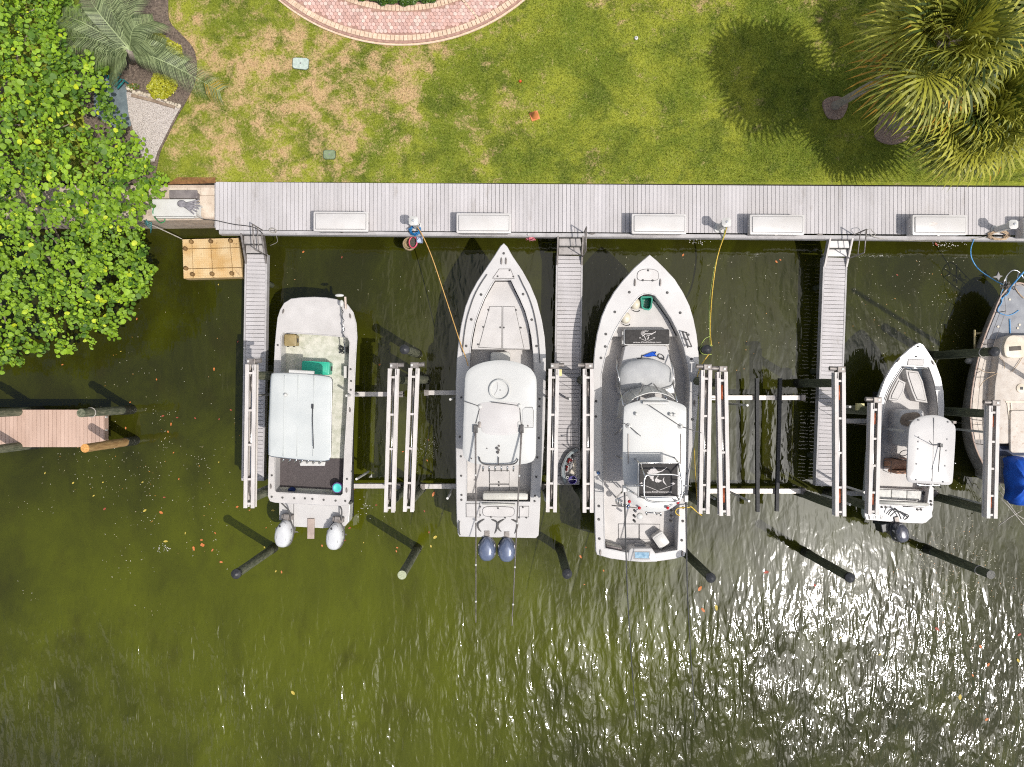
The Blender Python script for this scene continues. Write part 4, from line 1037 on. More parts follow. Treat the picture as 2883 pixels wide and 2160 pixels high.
MB().tube([(x, y, T1 - 0.045) for x, y in smooth(top1, n=2)], 0.03, 6, True).obj('top_frame', chrome, tt, sm=True)
for px in (585, 745, 930): 
    MB().strip([zE(px, 1150, T1 + .05), zF(px - 15, 440, T1 + .05)], 0.012, T1 + 0.028, T1 + 0.064).obj('canvas_seam', M('canvas_stitch', alb(206, 209, 207), alb(196, 199, 197), scale=4, rough=0.8), tt)
pth = []
for sx in (-0.62, 0.62):
    for sy in (0.8, -0.75):
        bx, by = cx + sx * 1.0, cy + sy - 0.1
        pth.append([(bx, by, G1 - 0.56), (bx, by + 0.02, G1 + 0.8), (bx * 1.0 - 0.02 * sx, by + 0.05 * sy, T1 - 0.06)])
tubes(b1, 'top_leg', pth, 0.026)
a_ = zE.p3(640, 1098, T1 - 0.02); c_ = zE.p3(930, 1115, T1 - 0.02)
MB().tube([a_, c_], 0.055, 8).obj('light_bar', whitep, tt, sm='auto')
p = zE(600, 1375, T1 + 0.05); MB().lathe(p[0], p[1], [(0.06, T1 + .03), (0.06, T1 + .09), (0.045, T1 + .14), (0.02, T1 + .15)], 12).obj('anchor_light', whitep, tt, sm=True)
tubes(tt, 'antenna', [[zE.p3(912, 1500, T1 + 0.06), zE.p3(910, 1657, T1 + 0.16), zF.p3(924, 345, T1 + 0.26)]], 0.013, blackp)
p = zE(912, 1510, T1 + .08); MB().box(p[0], p[1], T1 + 0.05, T1 + 0.12, 0.06, 0.14).obj('antenna_mount', blackp, tt)
rl = MB()
for px in (565, 640, 712, 780, 855, 928, 1000):
    py = 478 + (px - 565) * 0.05
    rl.tube([zF.p3(px + 12, py - 10, T1 - 0.02), zF.p3(px - 10, py + 22, T1 - 0.25)], 0.028, 7)
rl.obj('rocket_launcher', chrome, tt, sm=True)
MB().prism(mp(T1 - 0.3, (zF, [(755, 490), (1060, 500), (1050, 545), (770, 545)])), T1 - 0.36, T1 - 0.28, 0.01).obj('spreader_light', whitep, tt)
# bracket platform and motors
zp = 1.55
plq = mp(zp, (zF, [(520, 960), (1330, 985), (1350, 1000), (1335, 1195), (1290, 1250), (1040, 1275), (690, 1255), (660, 1190), (520, 1180)]))
MB().prism(plq, zp - 0.5, zp, 0.02).obj('engine_bracket', gel, b1)
MB().strip([zF(693, 985, zp), zF(690, 1255, zp)], 0.02, zp, zp + 0.004).obj('hatch_seam', seam, b1)
MB().box(*zF(888, 1282, zp + .08), zp + 0.002, zp + 0.06, 0.245, 0.72, -0.01, 0.01).obj('boarding_step', M('tan_step', alb(186, 168, 156), alb(166, 148, 138), scale=6, rough=0.7), b1)
for px, py in ((553, 1348), (1155, 1378)):
    x, y = zF(px, py, 2.15)
    o = outboard(b1, x, y, 2.2, 0.98, 0.60, cowl_white, rot=-0.12, lead=0.38, stripe=greyp)
    MB().box(x - 0.07, y + 0.3, 2.16, 2.176, 0.06, 0.07, 0.3).obj('badge', blackp, o)
hoses(b1, [[zF.p3(530, 960, 2.0), zF.p3(590, 1020, 2.0), zF.p3(640, 1080, 1.95), zF.p3(655, 1180, 1.85)], [zF.p3(1215, 1000, 2.0), zF.p3(1250, 1060, 2.0), zF.p3(1245, 1180, 1.85)]], 0.028)
# bow trolling motor
tm = MB(); tm.tube([zE.p3(1250, 350, 2.42), zE.p3(1262, 500, 2.42), zE.p3(1290, 900, 2.35)], 0.02, 7)
tmo = tm.obj('trolling_motor', chrome, b1, sm=True)
MB().ball(zE.p3(1250, 310, 2.5), (0.075, 0.13, 0.07), 12, 7).obj('motor_head', whitep, tmo, sm=True)
MB().ball(zE.p3(1225, 215, 2.45), (0.16, 0.055, 0.06), 12, 7).obj('prop_housing', whitep, tmo, sm=True)
MB().box(*zE(1292, 300, 2.35), 2.24, 2.34, 0.06, 0.42, 0.05, 0.01).obj('mount', M('beige_mount', alb(220, 204, 190), alb(204, 186, 172), scale=6, rough=0.5), tmo)
cord = [zE.p3(1255 + 14 * math.sin(i * 1.6) + i * 2.1, 380 + i * 26, 2.44) for i in range(17)]
MB().tube(smooth(cord, False, 3), 0.012, 5).obj('coiled_cord', blackp, tmo)
ped = []
for i in range(14):
    a = i * 1.9; ped.append(zE.p3(1290 + 75 * math.cos(a), 850 + 50 * math.sin(a * 1.3), 1.72 + 0.03 * (i % 4)))
MB().tube(smooth(ped, False, 4), 0.014, 5).obj('cable_heap', blackp, tmo)
# white side locker
x, y = zE(1298, 1110, G1 - 0.3); MB().box(x, y, G1 - 0.57, G1 - 0.2, 0.1, 0.42, 0, 0.01).obj('side_locker', whitep, b1)
# things lying in boat 1
def cooler(x, y, z, sx, sy, h, rot, body, lidm, label, latch=True):
    t = thing('cooler', label, 'cooler', (x, y, z + 0.003))
    R = lambda w, d, r: rot2(rrect(x - w / 2, y - d / 2, x + w / 2, y + d / 2, r, 4), rot, (x, y))
    MB().loft([[(a, b, z + 0.004) for a, b in ccw(R(sx * .94, sy * .92, .04))], [(a, b, z + h * .78) for a, b in ccw(R(sx * .98, sy * .97, .05))]]).obj('body', body, t, sm='auto')
    l = MB().prism(R(sx, sy, .06), z + h * .79, z + h, 0.03).obj('lid', lidm, t, sm='auto')
    MB().prism(R(sx * .8, sy * .72, .04), z + h - 0.002, z + h + 0.012, 0.008).obj('lid_panel', lidm, l, sm='auto')
    if latch:
        for s in (-.25, .25):
            p = rot2([(x + sx * s, y - sy * .52)], rot, (x, y))[0]; MB().box(p[0], p[1], z + h * .6, z + h * .86, 0.05, 0.03, rot).obj('latch', blackp, t)
        for s in (-1, 1):
            p = rot2([(x + sx * .52 * s, y)], rot, (x, y))[0]; MB().box(p[0], p[1], z + h * .5, z + h * .62, 0.04, sy * .35, rot, .008).obj('handle', blackp, t)
    return t
x, y = zE(945, 1060, 2.15); cooler(x, y, G1 - 0.575, 0.98, 0.46, 0.52, -0.05, teal, teal, 'teal green cooler in front of the square T-top')
kh = M('khaki_plastic', alb(170, 150, 104), alb(152, 134, 92), scale=4, rough=0.5)
x, y = zE(652, 738, 2.0); cooler(x, y, G1 - 0.575, 0.42, 0.42, 0.4, 0.0, kh, kh, 'small khaki cooler in the bow corner of the flat-bowed boat')
x, y = zF(1203, 800, 1.98)
bt = thing('bucket', 'purple bucket with turquoise lid in the stern of the flat-bowed boat', 'bucket', (x, y, G1 - 0.555))
MB().lathe(x, y, [(0.14, G1 - .555), (0.175, G1 - .2), (0.185, G1 - .2), (0.185, G1 - .17), (0.15, G1 - .17)], 22).obj('body', M('purple_plastic', alb(110, 84, 150), alb(90, 66, 128), scale=6, rough=0.4, wear=alb(190, 190, 90), wscale=9, wlo=0.6), bt, sm='auto')
MB().lathe(x, y, [(0.152, G1 - .168), (0.152, G1 - .15), (0.12, G1 - .145), (0.1, G1 - .155)], 22).obj('lid', M('turquoise_plastic', alb(88, 214, 204), alb(70, 196, 188), scale=6, rough=0.4), bt, sm='auto')
x, y = zF(662, 828, 1.8)
bag = MB().ball((x, y, G1 - .48), (0.13, 0.09, 0.07), 12, 7); bag.v = [(a + random.uniform(-.02, .02), b + random.uniform(-.015, .015), c) for a, b, c in bag.v]
bag.obj('rope_bag', M('navy_cloth', alb(24, 54, 120), alb(16, 36, 84), scale=14, rough=0.9), sm=True, label='small navy blue bag against the stern of the flat-bowed boat', cat='bag')

# ================================================================== boat 2: centre console with silver-blue twins
out2 = mp(2.35, (zA, [(905, 128), (870, 160), (790, 285), (720, 385), (600, 560), (520, 705), (462, 850), (412, 1060), (382, 1250), (362, 1450), (355, 1657)]),
          (zB, [(350, 300), (345, 700), (347, 1000), (350, 1300), (352, 1600)]), (zC, [(354, 250), (360, 450), (372, 600), (385, 628), (600, 634), (1000, 640), (1280, 645), (1303, 620), (1320, 350), (1330, 100)]),
          (zB, [(1350, 1300), (1368, 1000), (1380, 700), (1386, 300)]), (zA, [(1388, 1657), (1388, 1400), (1374, 1200), (1340, 1000), (1282, 780), (1202, 590), (1110, 430), (1000, 270), (940, 165)]))
in2 = mp(2.35, (zA, [(800, 536), (765, 590), (680, 742), (622, 880), (572, 1020), (532, 1200), (508, 1400), (490, 1657)]), (zB, [(478, 500), (472, 1000), (470, 1500)]), (zC, [(466, 222), (700, 224), (1215, 228)]),
         (zB, [(1228, 1500), (1242, 1100), (1258, 600)]), (zA, [(1262, 1657), (1254, 1400), (1232, 1200), (1202, 1050), (1160, 900), (1100, 760), (1040, 640), (990, 536)]))
yb2 = max(p[1] for p in out2); zf2 = sheer(2.25, 0.38, -1.0, yb2)
b2 = thing('center_console_boat', 'white pointed centre console boat with two silver-blue outboards', 'boat', (*zB(850, 600, 2.3), 0.85))
build_hull(b2, out2, zf2, 1.35, gel, xc=zB(865, 0, 2.3)[0])
FL2 = 1.62
build_deck(b2, out2, in2, zf2, FL2, gel, gel_deck, gel)
# raised bow platform inside the coaming
bow_in = inset(ccw(mp(2.35, (zA, [(805, 545), (770, 600), (688, 745), (632, 880), (585, 1020), (548, 1200), (530, 1335), (1212, 1335), (1190, 1050), (1148, 905), (1088, 765), (1030, 650), (985, 545)]))), -0.01)
MB().prism(bow_in, FL2, 2.12, 0.01).obj('bow_platform', gel_deck, b2)
for pl in ([(738, 838), (885, 838), (882, 1335), (608, 1320)], [(892, 838), (1035, 842), (1145, 1340), (890, 1337)]):
    hatch(b2, zA.n(pl, 2.12), 2.12, name='bow_hatch')
studs(b2, 'latch', mp(2.13, (zA, [(728, 882), (1048, 884), (667, 1082), (1104, 1090), (606, 1284), (865, 1086), (906, 1088)])), 2.136, 0.032)
hatch(b2, zA.n([(848, 400), (985, 400), (1030, 515), (768, 512)], 2.55), 0.0, gel_deck, zf2, 'anchor_hatch')
studs(b2, 'latch', zA.n([(972, 420), (1017, 491), (833, 489)], 2.55), lambda x, y: zf2(x, y) + 0.024, 0.03)
studs(b2, 'bow_light', zA.n([(905, 222)], 2.6), zf2, 0.042)
for px in (877, 930):
    x, y = zA(px, 310, 2.6); cleat(b2, x, y, zf2(x, y), 0.24, math.pi / 2)
studs(b2, 'rod_holder', mp(2.4, (zA, [(641, 705), (1130, 700), (526, 992), (1232, 995), (465, 1300), (1288, 1302)])), zf2, 0.045, seam)
studs(b2, 'rod_holder', mp(2.3, (zB, [(408, 494), (1322, 510), (1320, 598), (404, 1183), (1296, 1195), (408, 1410), (1284, 1422), (411, 1634), (1270, 1645), (1315, 968), (390, 955)]), (zC, [(1265, 215), (410, 200)])), zf2, 0.038)
for pts in ([(712, 470), (640, 575), (570, 700), (520, 830), (470, 1000), (440, 1180), (420, 1370)], [(1078, 480), (1130, 590), (1185, 700), (1240, 850), (1280, 1020), (1310, 1230), (1330, 1500)]):
    pp = zA.n(pts, 2.5); MB().tube(smooth([(x, y, zf2(x, y) + 0.07) for x, y in pp], False, 4), 0.016, 6).obj('grab_rail', seam, b2, sm=True)
# console, screen, seats
cx, cy = zB(860, 480, 2.6)
con = MB().prism(smooth([(cx - .62, cy - .5), (cx - .62, cy + .4), (cx - .45, cy + .95), (cx, cy + 1.1), (cx + .45, cy + .95), (cx + .62, cy + .4), (cx + .62, cy - .5)], n=3), FL2 + .005, 2.75, 0.08, taper=0.02).obj('console', gel, b2, sm='auto')
MB().loft([[(cx + .55 * math.sin(a), cy + .2 + .62 * math.cos(a), z) for a in (-1.3, -.9, -.45, 0, .45, .9, 1.3)] + [(cx + (.55 - .02) * math.sin(a), cy + .2 + (.62 - .02) * math.cos(a), z) for a in (1.3, .9, .45, 0, -.45, -.9, -1.3)] for z in (2.74, 3.4)]).obj('windscreen', smoke, con, sm='auto')
MB().prism(rrect(cx - .35, cy + 1.12, cx + .35, cy + 1.55, .1), FL2 + .005, 2.05, .05).obj('console_seat', vinyl, b2, sm='auto')
MB().prism(rrect(cx - .6, cy - 1.55, cx + .6, cy - 1.1, .1), FL2 + .005, 2.5, .06).obj('leaning_post', vinyl, b2, sm='auto')
# hardtop
T2 = 3.52
top2 = smooth(mp(T2, (zB, [(870, 58), (720, 72), (590, 110), (500, 165), (458, 240), (446, 400), (436, 700), (426, 1000), (424, 1120), (440, 1190), (490, 1240), (600, 1272), (850, 1290), (1100, 1275), (1220, 1250), (1268, 1200), (1280, 1100), (1286, 700), (1288, 350), (1276, 250), (1220, 160), (1130, 108), (1010, 72)])), n=2)
ht = roof(b2, top2, T2, 0.08, 0.05)
# paler raised non-skid panel and hatch on the roof
MB().prism(smooth(mp(T2 + .05, (zB, [(610, 620), (640, 560), (850, 545), (1060, 560), (1090, 640), (1070, 850), (1030, 920), (850, 935), (690, 915), (640, 850)])), n=3), T2 + 0.046, T2 + 0.056, 0.004).obj('roof_panel', M('roof_nonskid', albw(228, 224, 221), albw(220, 215, 212), scale=2, rough=0.6), ht, sm='auto')
hatch(ht, mp(T2 + .03, (zB, [(1115, 640), (1150, 605), (1240, 605), (1255, 650), (1250, 850), (1115, 850)])), T2 + 0.028, gel_top, name='roof_hatch')
x, y = zB(855, 405, T2 + .06)
rd = MB().lathe(x, y, [(0.355, T2 + .03), (0.35, T2 + .12), (0.325, T2 + .135), (0.305, T2 + .12), (0.295, T2 + .05)], 32).obj('round_recess', gel_top, ht, sm='auto')
MB().strip(smooth([(x - .08, y + .25), (x - .075, y + .02), (x - .17, y - .16)], False, 5), 0.014, T2 + .051, T2 + .056).obj('recess_seam', greyp, rd)
MB().lathe(x + 0.02, y - 0.01, [(0.022, T2 + .04), (0.012, T2 + .08)], 8).obj('recess_pin', seam, rd)
for px, py, qx, qy, rx, ry in ((628, 600, 440, 540, 580, 800), (1088, 590, 755, 550, 1115, 850)):
    p = zB.p3(px, py, T2 + .06)
    o = MB().lathe(p[0], p[1], [(0.07, T2 + .04), (0.07, T2 + .08), (0.03, T2 + .12)], 10).obj('antenna_base', whitep, ht, sm='auto')
    MB().tube([p, zB.p3(qx, qy, T2 + .16)], 0.012, 5).obj('antenna', seam, o)
    MB().tube([p, zB.p3(rx, ry, T2 + .08)], 0.012, 5).obj('antenna', seam, o)
for px, m_ in ((622, alu_dark), (1083, whitep)):
    x, y = zB(px, 812, T2 + .05); MB().prism(rrect(x - .05, y - .1, x + .05, y + .1, .04), T2 + .04, T2 + .075, .01).obj('speaker_vent', m_, ht, sm='auto')
for px, py, r in ((848, 1060, .035), (825, 1086, .05), (848, 1108, .035), (835, 1135, .05), (709, 1090, .02), (1186, 826, .03), (528, 1208, .02)):
    x, y = zB(px, py, T2 + .06); MB().lathe(x, y, [(r, T2 + .02), (r, T2 + .07), (r * .5, T2 + .085)], 10).obj('roof_fitting', seam if r > .04 else alu_dark, ht, sm='auto')
rl = MB(); rl.tube(smooth([zB.p3(618, 1190, T2 + .1), zB.p3(640, 1250, T2 + .12), (*zB(720, 1278, T2 + .1), T2 + .12), (*zB(960, 1278, T2 + .1), T2 + .12), zB.p3(1045, 1255, T2 + .12), zB.p3(1070, 1210, T2 + .1)], False, 4), 0.022, 6)
rl.tube([zB.p3(845, 1190, T2 + .1), zB.p3(842, 1290, T2 + .1)], 0.016, 6)
rl.obj('roof_rail', seam, ht, sm=True)
rl = MB()
for px in (665, 735, 805, 878, 948, 1020): rl.tube([zB.p3(px, 1300, T2 + .05), zB.p3(px - 4, 1350, T2 - .2)], 0.03, 7)
rl.obj('rocket_launcher', chrome, ht, sm=True)
pth = []
for sx in (-1, 1):
    for dy in (.55, -.75): pth.append([(cx + sx * .7, cy + dy, FL2 + .01), (cx + sx * .74, cy + dy, 2.6), (cx + sx * .85, cy + dy * 1.25, T2 - .05)])
tubes(b2, 'top_leg', pth, 0.03, whitep)
# outriggers sweep aft and up
for bx, tx in ((575, 1028), (1112, 1106)):
    base = zB.p3(bx, 880, T2 + .12); tip = P3(tx, 1345 if tx < 1100 else 1352, 5.9); mid = tuple((a + b) / 2 for a, b in zip(base, tip)); mid = (mid[0], mid[1], mid[2] - .12)
    o = MB().tube(smooth([base, mid, tip], False, 6), [0.034 - 0.0018 * i for i in range(13)], 7).obj('outrigger', alu_dark, b2, sm=True)
    MB().box(base[0], base[1] + .05, T2 + .03, T2 + .16, .14, .26, 0, .02).obj('outrigger_base', seam, o)
    for f_ in (.25, .5, .72, .9):
        q = [base[i] + (tip[i] - base[i]) * f_ for i in range(3)]; MB().ball(q, .035, 8, 5).obj('line_eye', whitep, o)
# aft: transom wall, seat, hatches
MB().prism(mp(2.3, (zC, [(456, 226), (1222, 228), (1205, 410), (460, 405)])), FL2, 2.262, .012).obj('transom_deck', gel, b2)
sb = MB().prism(rot2(rrect(*zC(655, 210, 2.2), *zC(1190, 118, 2.2), .08), 0), FL2, 2.15, .06).obj('stern_seat', vinyl, b2, sm='auto')
for i in range(8):
    x, y = zC(720 + i * 32, 155, 2.15); MB().box(x, y, 2.149, 2.158, .02, .08).obj('cushion_tuft', M('cushion_seam', alb(206, 202, 190), alb(196, 192, 180), scale=8, rough=0.6), sb)
MB().tube([zC.p3(655, 240, 2.32), zC.p3(1040, 255, 2.32)], .035, 8).obj('bolster', vinyl, sb, sm=True)
lw = hatch(b2, smooth(zC.n([(655, 335), (670, 285), (760, 270), (930, 275), (1015, 290), (1030, 340), (1010, 385), (920, 400), (740, 395), (670, 380)], 2.27), n=2), 2.262, gel_deck, name='livewell_lid')
hatch(b2, zC.n([(1085, 268), (1200, 268), (1198, 400), (1085, 398)], 2.27), 2.262, gel_deck, name='locker_lid')
hatch(b2, zC.n([(462, 238), (628, 240), (628, 400), (464, 398)], 2.27), 2.262, gel_deck, name='locker_lid')
studs(b2, 'latch', mp(2.28, (zC, [(838, 294), (1128, 284), (630, 277), (630, 375), (756, 398), (921, 404), (1083, 404), (1168, 404)])), 2.285, .03)
MB().prism(mp(2.26, (zC, [(456, 418), (1206, 424), (1230, 606), (432, 592)])), 1.7, 1.9, .03).obj('splash_well', gel, b2)
MB().strip([zB(735, 1350, FL2), zB(735, 1590, FL2)], .018, FL2 + .001, FL2 + .006).obj('hatch_seam', seam, b2)
for l in ([(735, 1345), (970, 1345), (970, 1500), (735, 1497)], [(735, 1505), (970, 1507), (970, 1600), (735, 1598)]): hatch(b2, zB.n(l, FL2), FL2, name='floor_hatch')
studs(b2, 'latch', zB.n([(848, 1480), (847, 1520)], FL2), FL2 + .025, .03)
MB().tube(smooth([(*zC(395, 445, 2.3), 2.34), (*zC(385, 470, 2.3), 2.34), (*zC(388, 580, 2.3), 2.34), (*zC(400, 605, 2.3), 2.34)], False, 3), .02, 6).obj('grab_rail', seam, b2, sm=True)
for px in (705, 938):
    x, y = zC(px, 780 if px < 800 else 790, 2.5)
    mo = outboard(b2, x, y, 2.55, .86, .62, cowl_blue, lead=.45, stripe=M('dark_blue_trim', alb(70, 78, 98), alb(60, 68, 88), scale=4, rough=.3))
    MB().box(x, y + .25, 2.488, 2.505, .1, .025).obj('badge', whitep, mo)
    hoses(mo, [[zC.p3(px - 5, 405, 2.2), zC.p3(px - 95, 470, 2.3), zC.p3(px - 90, 540, 2.25), zC.p3(px - 30, 585, 2.2)], [zC.p3(px + 35, 415, 2.2), zC.p3(px + 120, 460, 2.3), zC.p3(px + 118, 530, 2.28), zC.p3(px + 80, 610, 2.2)]], .03)

# ================================================================== boat 3: wide walk-around with hardtop and tower
out3 = mp(2.45, (zG, [(930, 180), (845, 250), (760, 326), (620, 482), (530, 602), (450, 742), (392, 880), (342, 1080), (317, 1250), (305, 1400), (298, 1657)]),
          (zH, [(292, 300), (293, 700), (300, 1000), (313, 1250), (318, 1500)]), (zI, [(318, 600), (324, 850), (332, 1050), (345, 1092), (500, 1135), (700, 1163), (870, 1174), (1080, 1165), (1250, 1140), (1365, 1108), (1376, 1060), (1387, 800), (1395, 500), (1412, 250)]),
          (zH, [(1430, 1050), (1462, 850), (1490, 650), (1512, 400), (1526, 150)]), (zG, [(1530, 1550), (1524, 1380), (1513, 1240), (1490, 1080), (1450, 905), (1400, 752), (1320, 600), (1220, 452), (1100, 330), (1010, 245)]))
in3 = mp(2.45, (zG, [(930, 612), (870, 620), (815, 648), (760, 712), (640, 872), (545, 1032), (472, 1200), (424, 1380), (390, 1550)]), (zH, [(392, 300), (396, 700), (402, 1000), (418, 1400)]), (zI, [(422, 600), (430, 1020), (560, 1046), (690, 1075), (1030, 1082), (1285, 1042), (1300, 700), (1315, 400)]),
         (zH, [(1352, 1250), (1388, 850), (1412, 400), (1424, 150)]), (zG, [(1426, 1600), (1400, 1420), (1352, 1230), (1290, 1070), (1200, 900), (1112, 772), (1050, 690), (1005, 635)]))
yb3 = max(p[1] for p in out3); zf3 = sheer(2.32, 0.45, -1.5, yb3)
b3 = thing('sportfishing_boat', 'widest white boat with hardtop, steel tower hoop and black printed panels', 'boat', (*zH(900, 600, 2.3), .85))
build_hull(b3, out3, zf3, 1.4, gel, xc=zH(910, 0, 2.4)[0])
FL3 = 1.62
build_deck(b3, out3, in3, zf3, FL3, gel, gel_deck, gel)
bow3 = ccw(mp(2.4, (zG, [(930, 625), (820, 660), (770, 720), (650, 880), (558, 1035), (530, 1100), (1285, 1100), (1190, 905), (1100, 780), (1040, 695)])))
MB().prism(bow3, FL3, 2.05, .01).obj('bow_platform', gel_deck, b3)
hatch(b3, smooth(zG.n([(800, 400), (815, 350), (880, 322), (980, 322), (1045, 350), (1058, 405), (1045, 445), (985, 458), (870, 455), (812, 445)], 2.7), n=2), 0, gel_deck, zf3, 'anchor_hatch')
studs(b3, 'latch', zG.n([(930, 340), (872, 452), (986, 455)], 2.7), lambda x, y: zf3(x, y) + .025, .035)
for px in (778, 1075):
    x, y = zG(px, 478, 2.68); cleat(b3, x, y, zf3(x, y), .26)
studs(b3, 'rod_holder', mp(2.5, (zG, [(707, 597), (1147, 602), (542, 824), (1303, 833), (440, 1080), (1402, 1088), (436, 1225), (386, 1358), (1446, 1371)]), (zH, [(330, 290), (328, 470), (1462, 505), (1380, 1138)]), (zI, [(364, 528), (363, 685), (370, 912), (1354, 548), (1350, 705), (1338, 930)])), zf3, .046)
for z_, x, y in ((zI, 376, 1060), (zI, 1330, 1072), (zH, 1472, 310)):
    p = z_(x, y, 2.35); cleat(b3, p[0], p[1], zf3(*p), .2)
# console block, cover and windscreen
MB().prism(mp(2.35, (zG, [(660, 1222), (700, 1205), (1110, 1210), (1150, 1225), (1235, 1500), (1250, 1657)]), (zH, [(1240, 200), (590, 200)]), (zG, [(575, 1657), (600, 1500)])), FL3, 2.4, .06, taper=.02).obj('console', gel, b3, sm='auto')
cov_o = smooth(mp(2.7, (zG, [(585, 1560), (610, 1470), (690, 1400), (800, 1375), (905, 1362), (1030, 1378), (1150, 1430), (1215, 1490), (1228, 1600)]), (zH, [(1225, 130), (1100, 160), (900, 165), (680, 160), (592, 120)])), n=2)
cyc = sum(p[1] for p in cov_o) / len(cov_o); cxc = sum(p[0] for p in cov_o) / len(cov_o)
k_ = lambda s: [(cxc + (x - cxc) * s, cyc + (y - cyc) * s) for x, y in ccw(cov_o)]
MB().loft([[(x, y, 2.41) for x, y in k_(1)], [(x, y, 2.55) for x, y in k_(.99)], [(x, y, 2.72) for x, y in k_(.9)], [(x, y, 2.8) for x, y in k_(.6)], [(x, y, 2.86) for x, y in k_(.2)]]).obj('console_cover', canvas_grey, b3, sm=True)
wsc = [(575, 480), (590, 330), (650, 215), (760, 145), (930, 102), (1085, 135), (1195, 200), (1250, 290), (1270, 420)]
base = zH.n(wsc, 2.75); cxw, cyw = zH(920, 500, 3)
glass = M('cloudy_screen', alb(216, 213, 207), alb(196, 193, 187), scale=2, rough=.3, spec=.3)
ws = MB(); lo = [(x, y, 2.7) for x, y in smooth(base, False, 3)]; hi = [(cxw + (x - cxw) * .88, cyw + (y - cyw) * .8, 3.75) for x, y, _ in lo]
ws.loft([lo + [(x, y - .015, z) for x, y, z in reversed(lo)], hi + [(x, y - .015, z) for x, y, z in reversed(hi)]])
wso = ws.obj('windscreen', glass, b3, sm='auto')
fr = MB(); fr.tube(lo, .022, 6); fr.tube(hi, .02, 6)
for i in range(0, len(lo), 4): fr.tube([lo[i], hi[i]], .018, 6)
fr.obj('screen_frame', whitep, wso, sm=True)
T3 = 3.95
top3 = mp(T3, (zH, [(648, 400), (660, 350), (720, 315), (860, 275), (1012, 238), (1160, 272), (1310, 318), (1368, 355), (1380, 410), (1378, 700), (1372, 1100), (1360, 1300)]), (zI, [(1345, 380), (1300, 470), (1180, 560), (1050, 588), (870, 570), (760, 490), (690, 400)]), (zH, [(640, 1180), (634, 900), (638, 600)]))
ht = roof(b3, smooth(top3, n=2), T3, .09, .04)
a_, c_ = zH.p3(870, 308, T3 + .1), zH.p3(1165, 308, T3 + .1)
lb = MB().tube([a_, c_], .05, 8).obj('light_bar', whitep, ht, sm='auto')
MB().tube([zH.p3(865, 290, T3 + .05), zH.p3(1170, 295, T3 + .05)], .02, 6).obj('light_bar_mount', alu_dark, lb)
for px, py in ((795, 440), (1195, 445), (1240, 450)):
    x, y = zH(px, py, T3 + .1); MB().lathe(x, y, [(.055, T3 + .02), (.05, T3 + .1), (.06, T3 + .12), (.03, T3 + .16)], 12).obj('gps_dome', whitep, ht, sm='auto')
for px, py, q, r in ((710, 580, (645, 545), (845, 697)), (1315, 585, (945, 338), (1555, 660))):
    p = zH.p3(px, py, T3 + .08)
    o = MB().lathe(p[0], p[1], [(.09, T3 + .02), (.09, T3 + .06), (.05, T3 + .09), (.03, T3 + .14)], 14).obj('antenna_base', whitep, ht, sm='auto')
    for w in (q, r): MB().tube([p, zH.p3(*w, T3 + .2)], .014, 5).obj('antenna', seam, o)
for px in (700, 1312): MB().strip([zH(px, 670, T3 + .04), zH(px - 2, 1020, T3 + .04)], .02, T3 + .02, T3 + .05).obj('roof_track', alu_dark, ht)
lg = []
for px, py, qx, qy in ((640, 340, 585, 60), (1270, 300, 1215, 60), (640, 960, 560, 930), (635, 600, 545, 680)):
    lg.append([zH.p3(px, py, T3 - .05), zH.p3(qx, qy, 2.5)])
lg += [[zH.p3(870, 88, 2.9), zH.p3(800, 280, T3 - .05)], [zH.p3(995, 88, 2.9), zH.p3(1150, 260, T3 - .05)], [zH.p3(1340, 1000, T3 - .05), zH.p3(1330, 980, FL3 + .02)], [zI.p3(650, 330, T3 - .1), zI.p3(560, 420, FL3 + .02)]]
tubes(b3, 'top_leg', lg, .026)
rails = [[zG.p3(575, 1325, 2.45), zG.p3(565, 1480, 2.8), zG.p3(605, 1657, 2.95)], [zG.p3(1178, 1325, 2.45), zG.p3(1215, 1480, 2.8), zG.p3(1235, 1657, 2.95)]]
tubes(b3, 'grab_rail', rails, .022)
# tower: black printed canvas on a steel frame, hoop above
TW = 4.75
cv = zH.n([(830, 1020), (1275, 1015), (1275, 1395), (825, 1395)], TW)
blk = M('black_canvas', (0.030, 0.027, 0.025), (0.048, 0.044, 0.041), scale=14, rough=.85, bump=.3, bscale=50)
tw = MB().prism(cv, TW, TW + .03, .008).obj('tower_canvas', blk, b3)
prm = M('white_print', alb(216, 210, 206), alb(200, 194, 190), scale=30, rough=.8)
zS = Zm(1780, 1290, 12.745)
em = MB(); PZt = TW + .034
def flat(pts): em.prism(zS.n(pts, TW + .034), TW + .031, PZt)
flat([(745, 310), (830, 370), (925, 470), (1040, 460), (1245, 330), (1250, 340), (1075, 480), (1010, 500), (890, 548), (850, 560), (590, 645), (560, 560), (525, 515), (600, 510), (570, 450), (655, 432), (645, 400), (765, 362)])
flat([(590, 652), (650, 700), (655, 745), (700, 760), (705, 805), (790, 835), (755, 720), (780, 640)])
flat([(1150, 670), (1090, 790), (1120, 880), (1240, 992), (1172, 870), (1132, 800)])
flat([(935, 622), (855, 715), (808, 780), (830, 850), (905, 892), (885, 850), (965, 882), (990, 845), (1085, 822), (1010, 785), (960, 770), (875, 722), (945, 645)])
flat([(1370, 905), (1470, 870), (1550, 920), (1470, 960)]); flat([(262, 912), (350, 858), (372, 915), (320, 922)])
em.strip([zS(1440, 965, TW), zS(980, 1140, TW)], .012, TW + .031, PZt); em.strip([zS(470, 985, TW), zS(900, 1160, TW)], .012, TW + .031, PZt)
em.obj('sailfish_emblem', prm, tw)
x, y = zS(920, 1215, TW); lettering(tw, 'www.KiteFishing.com', x, y, 960 / 12.745 * (CAM_H - TW) / F_PX, TW + .034, prm, .15, height=.075)
brd = MB()
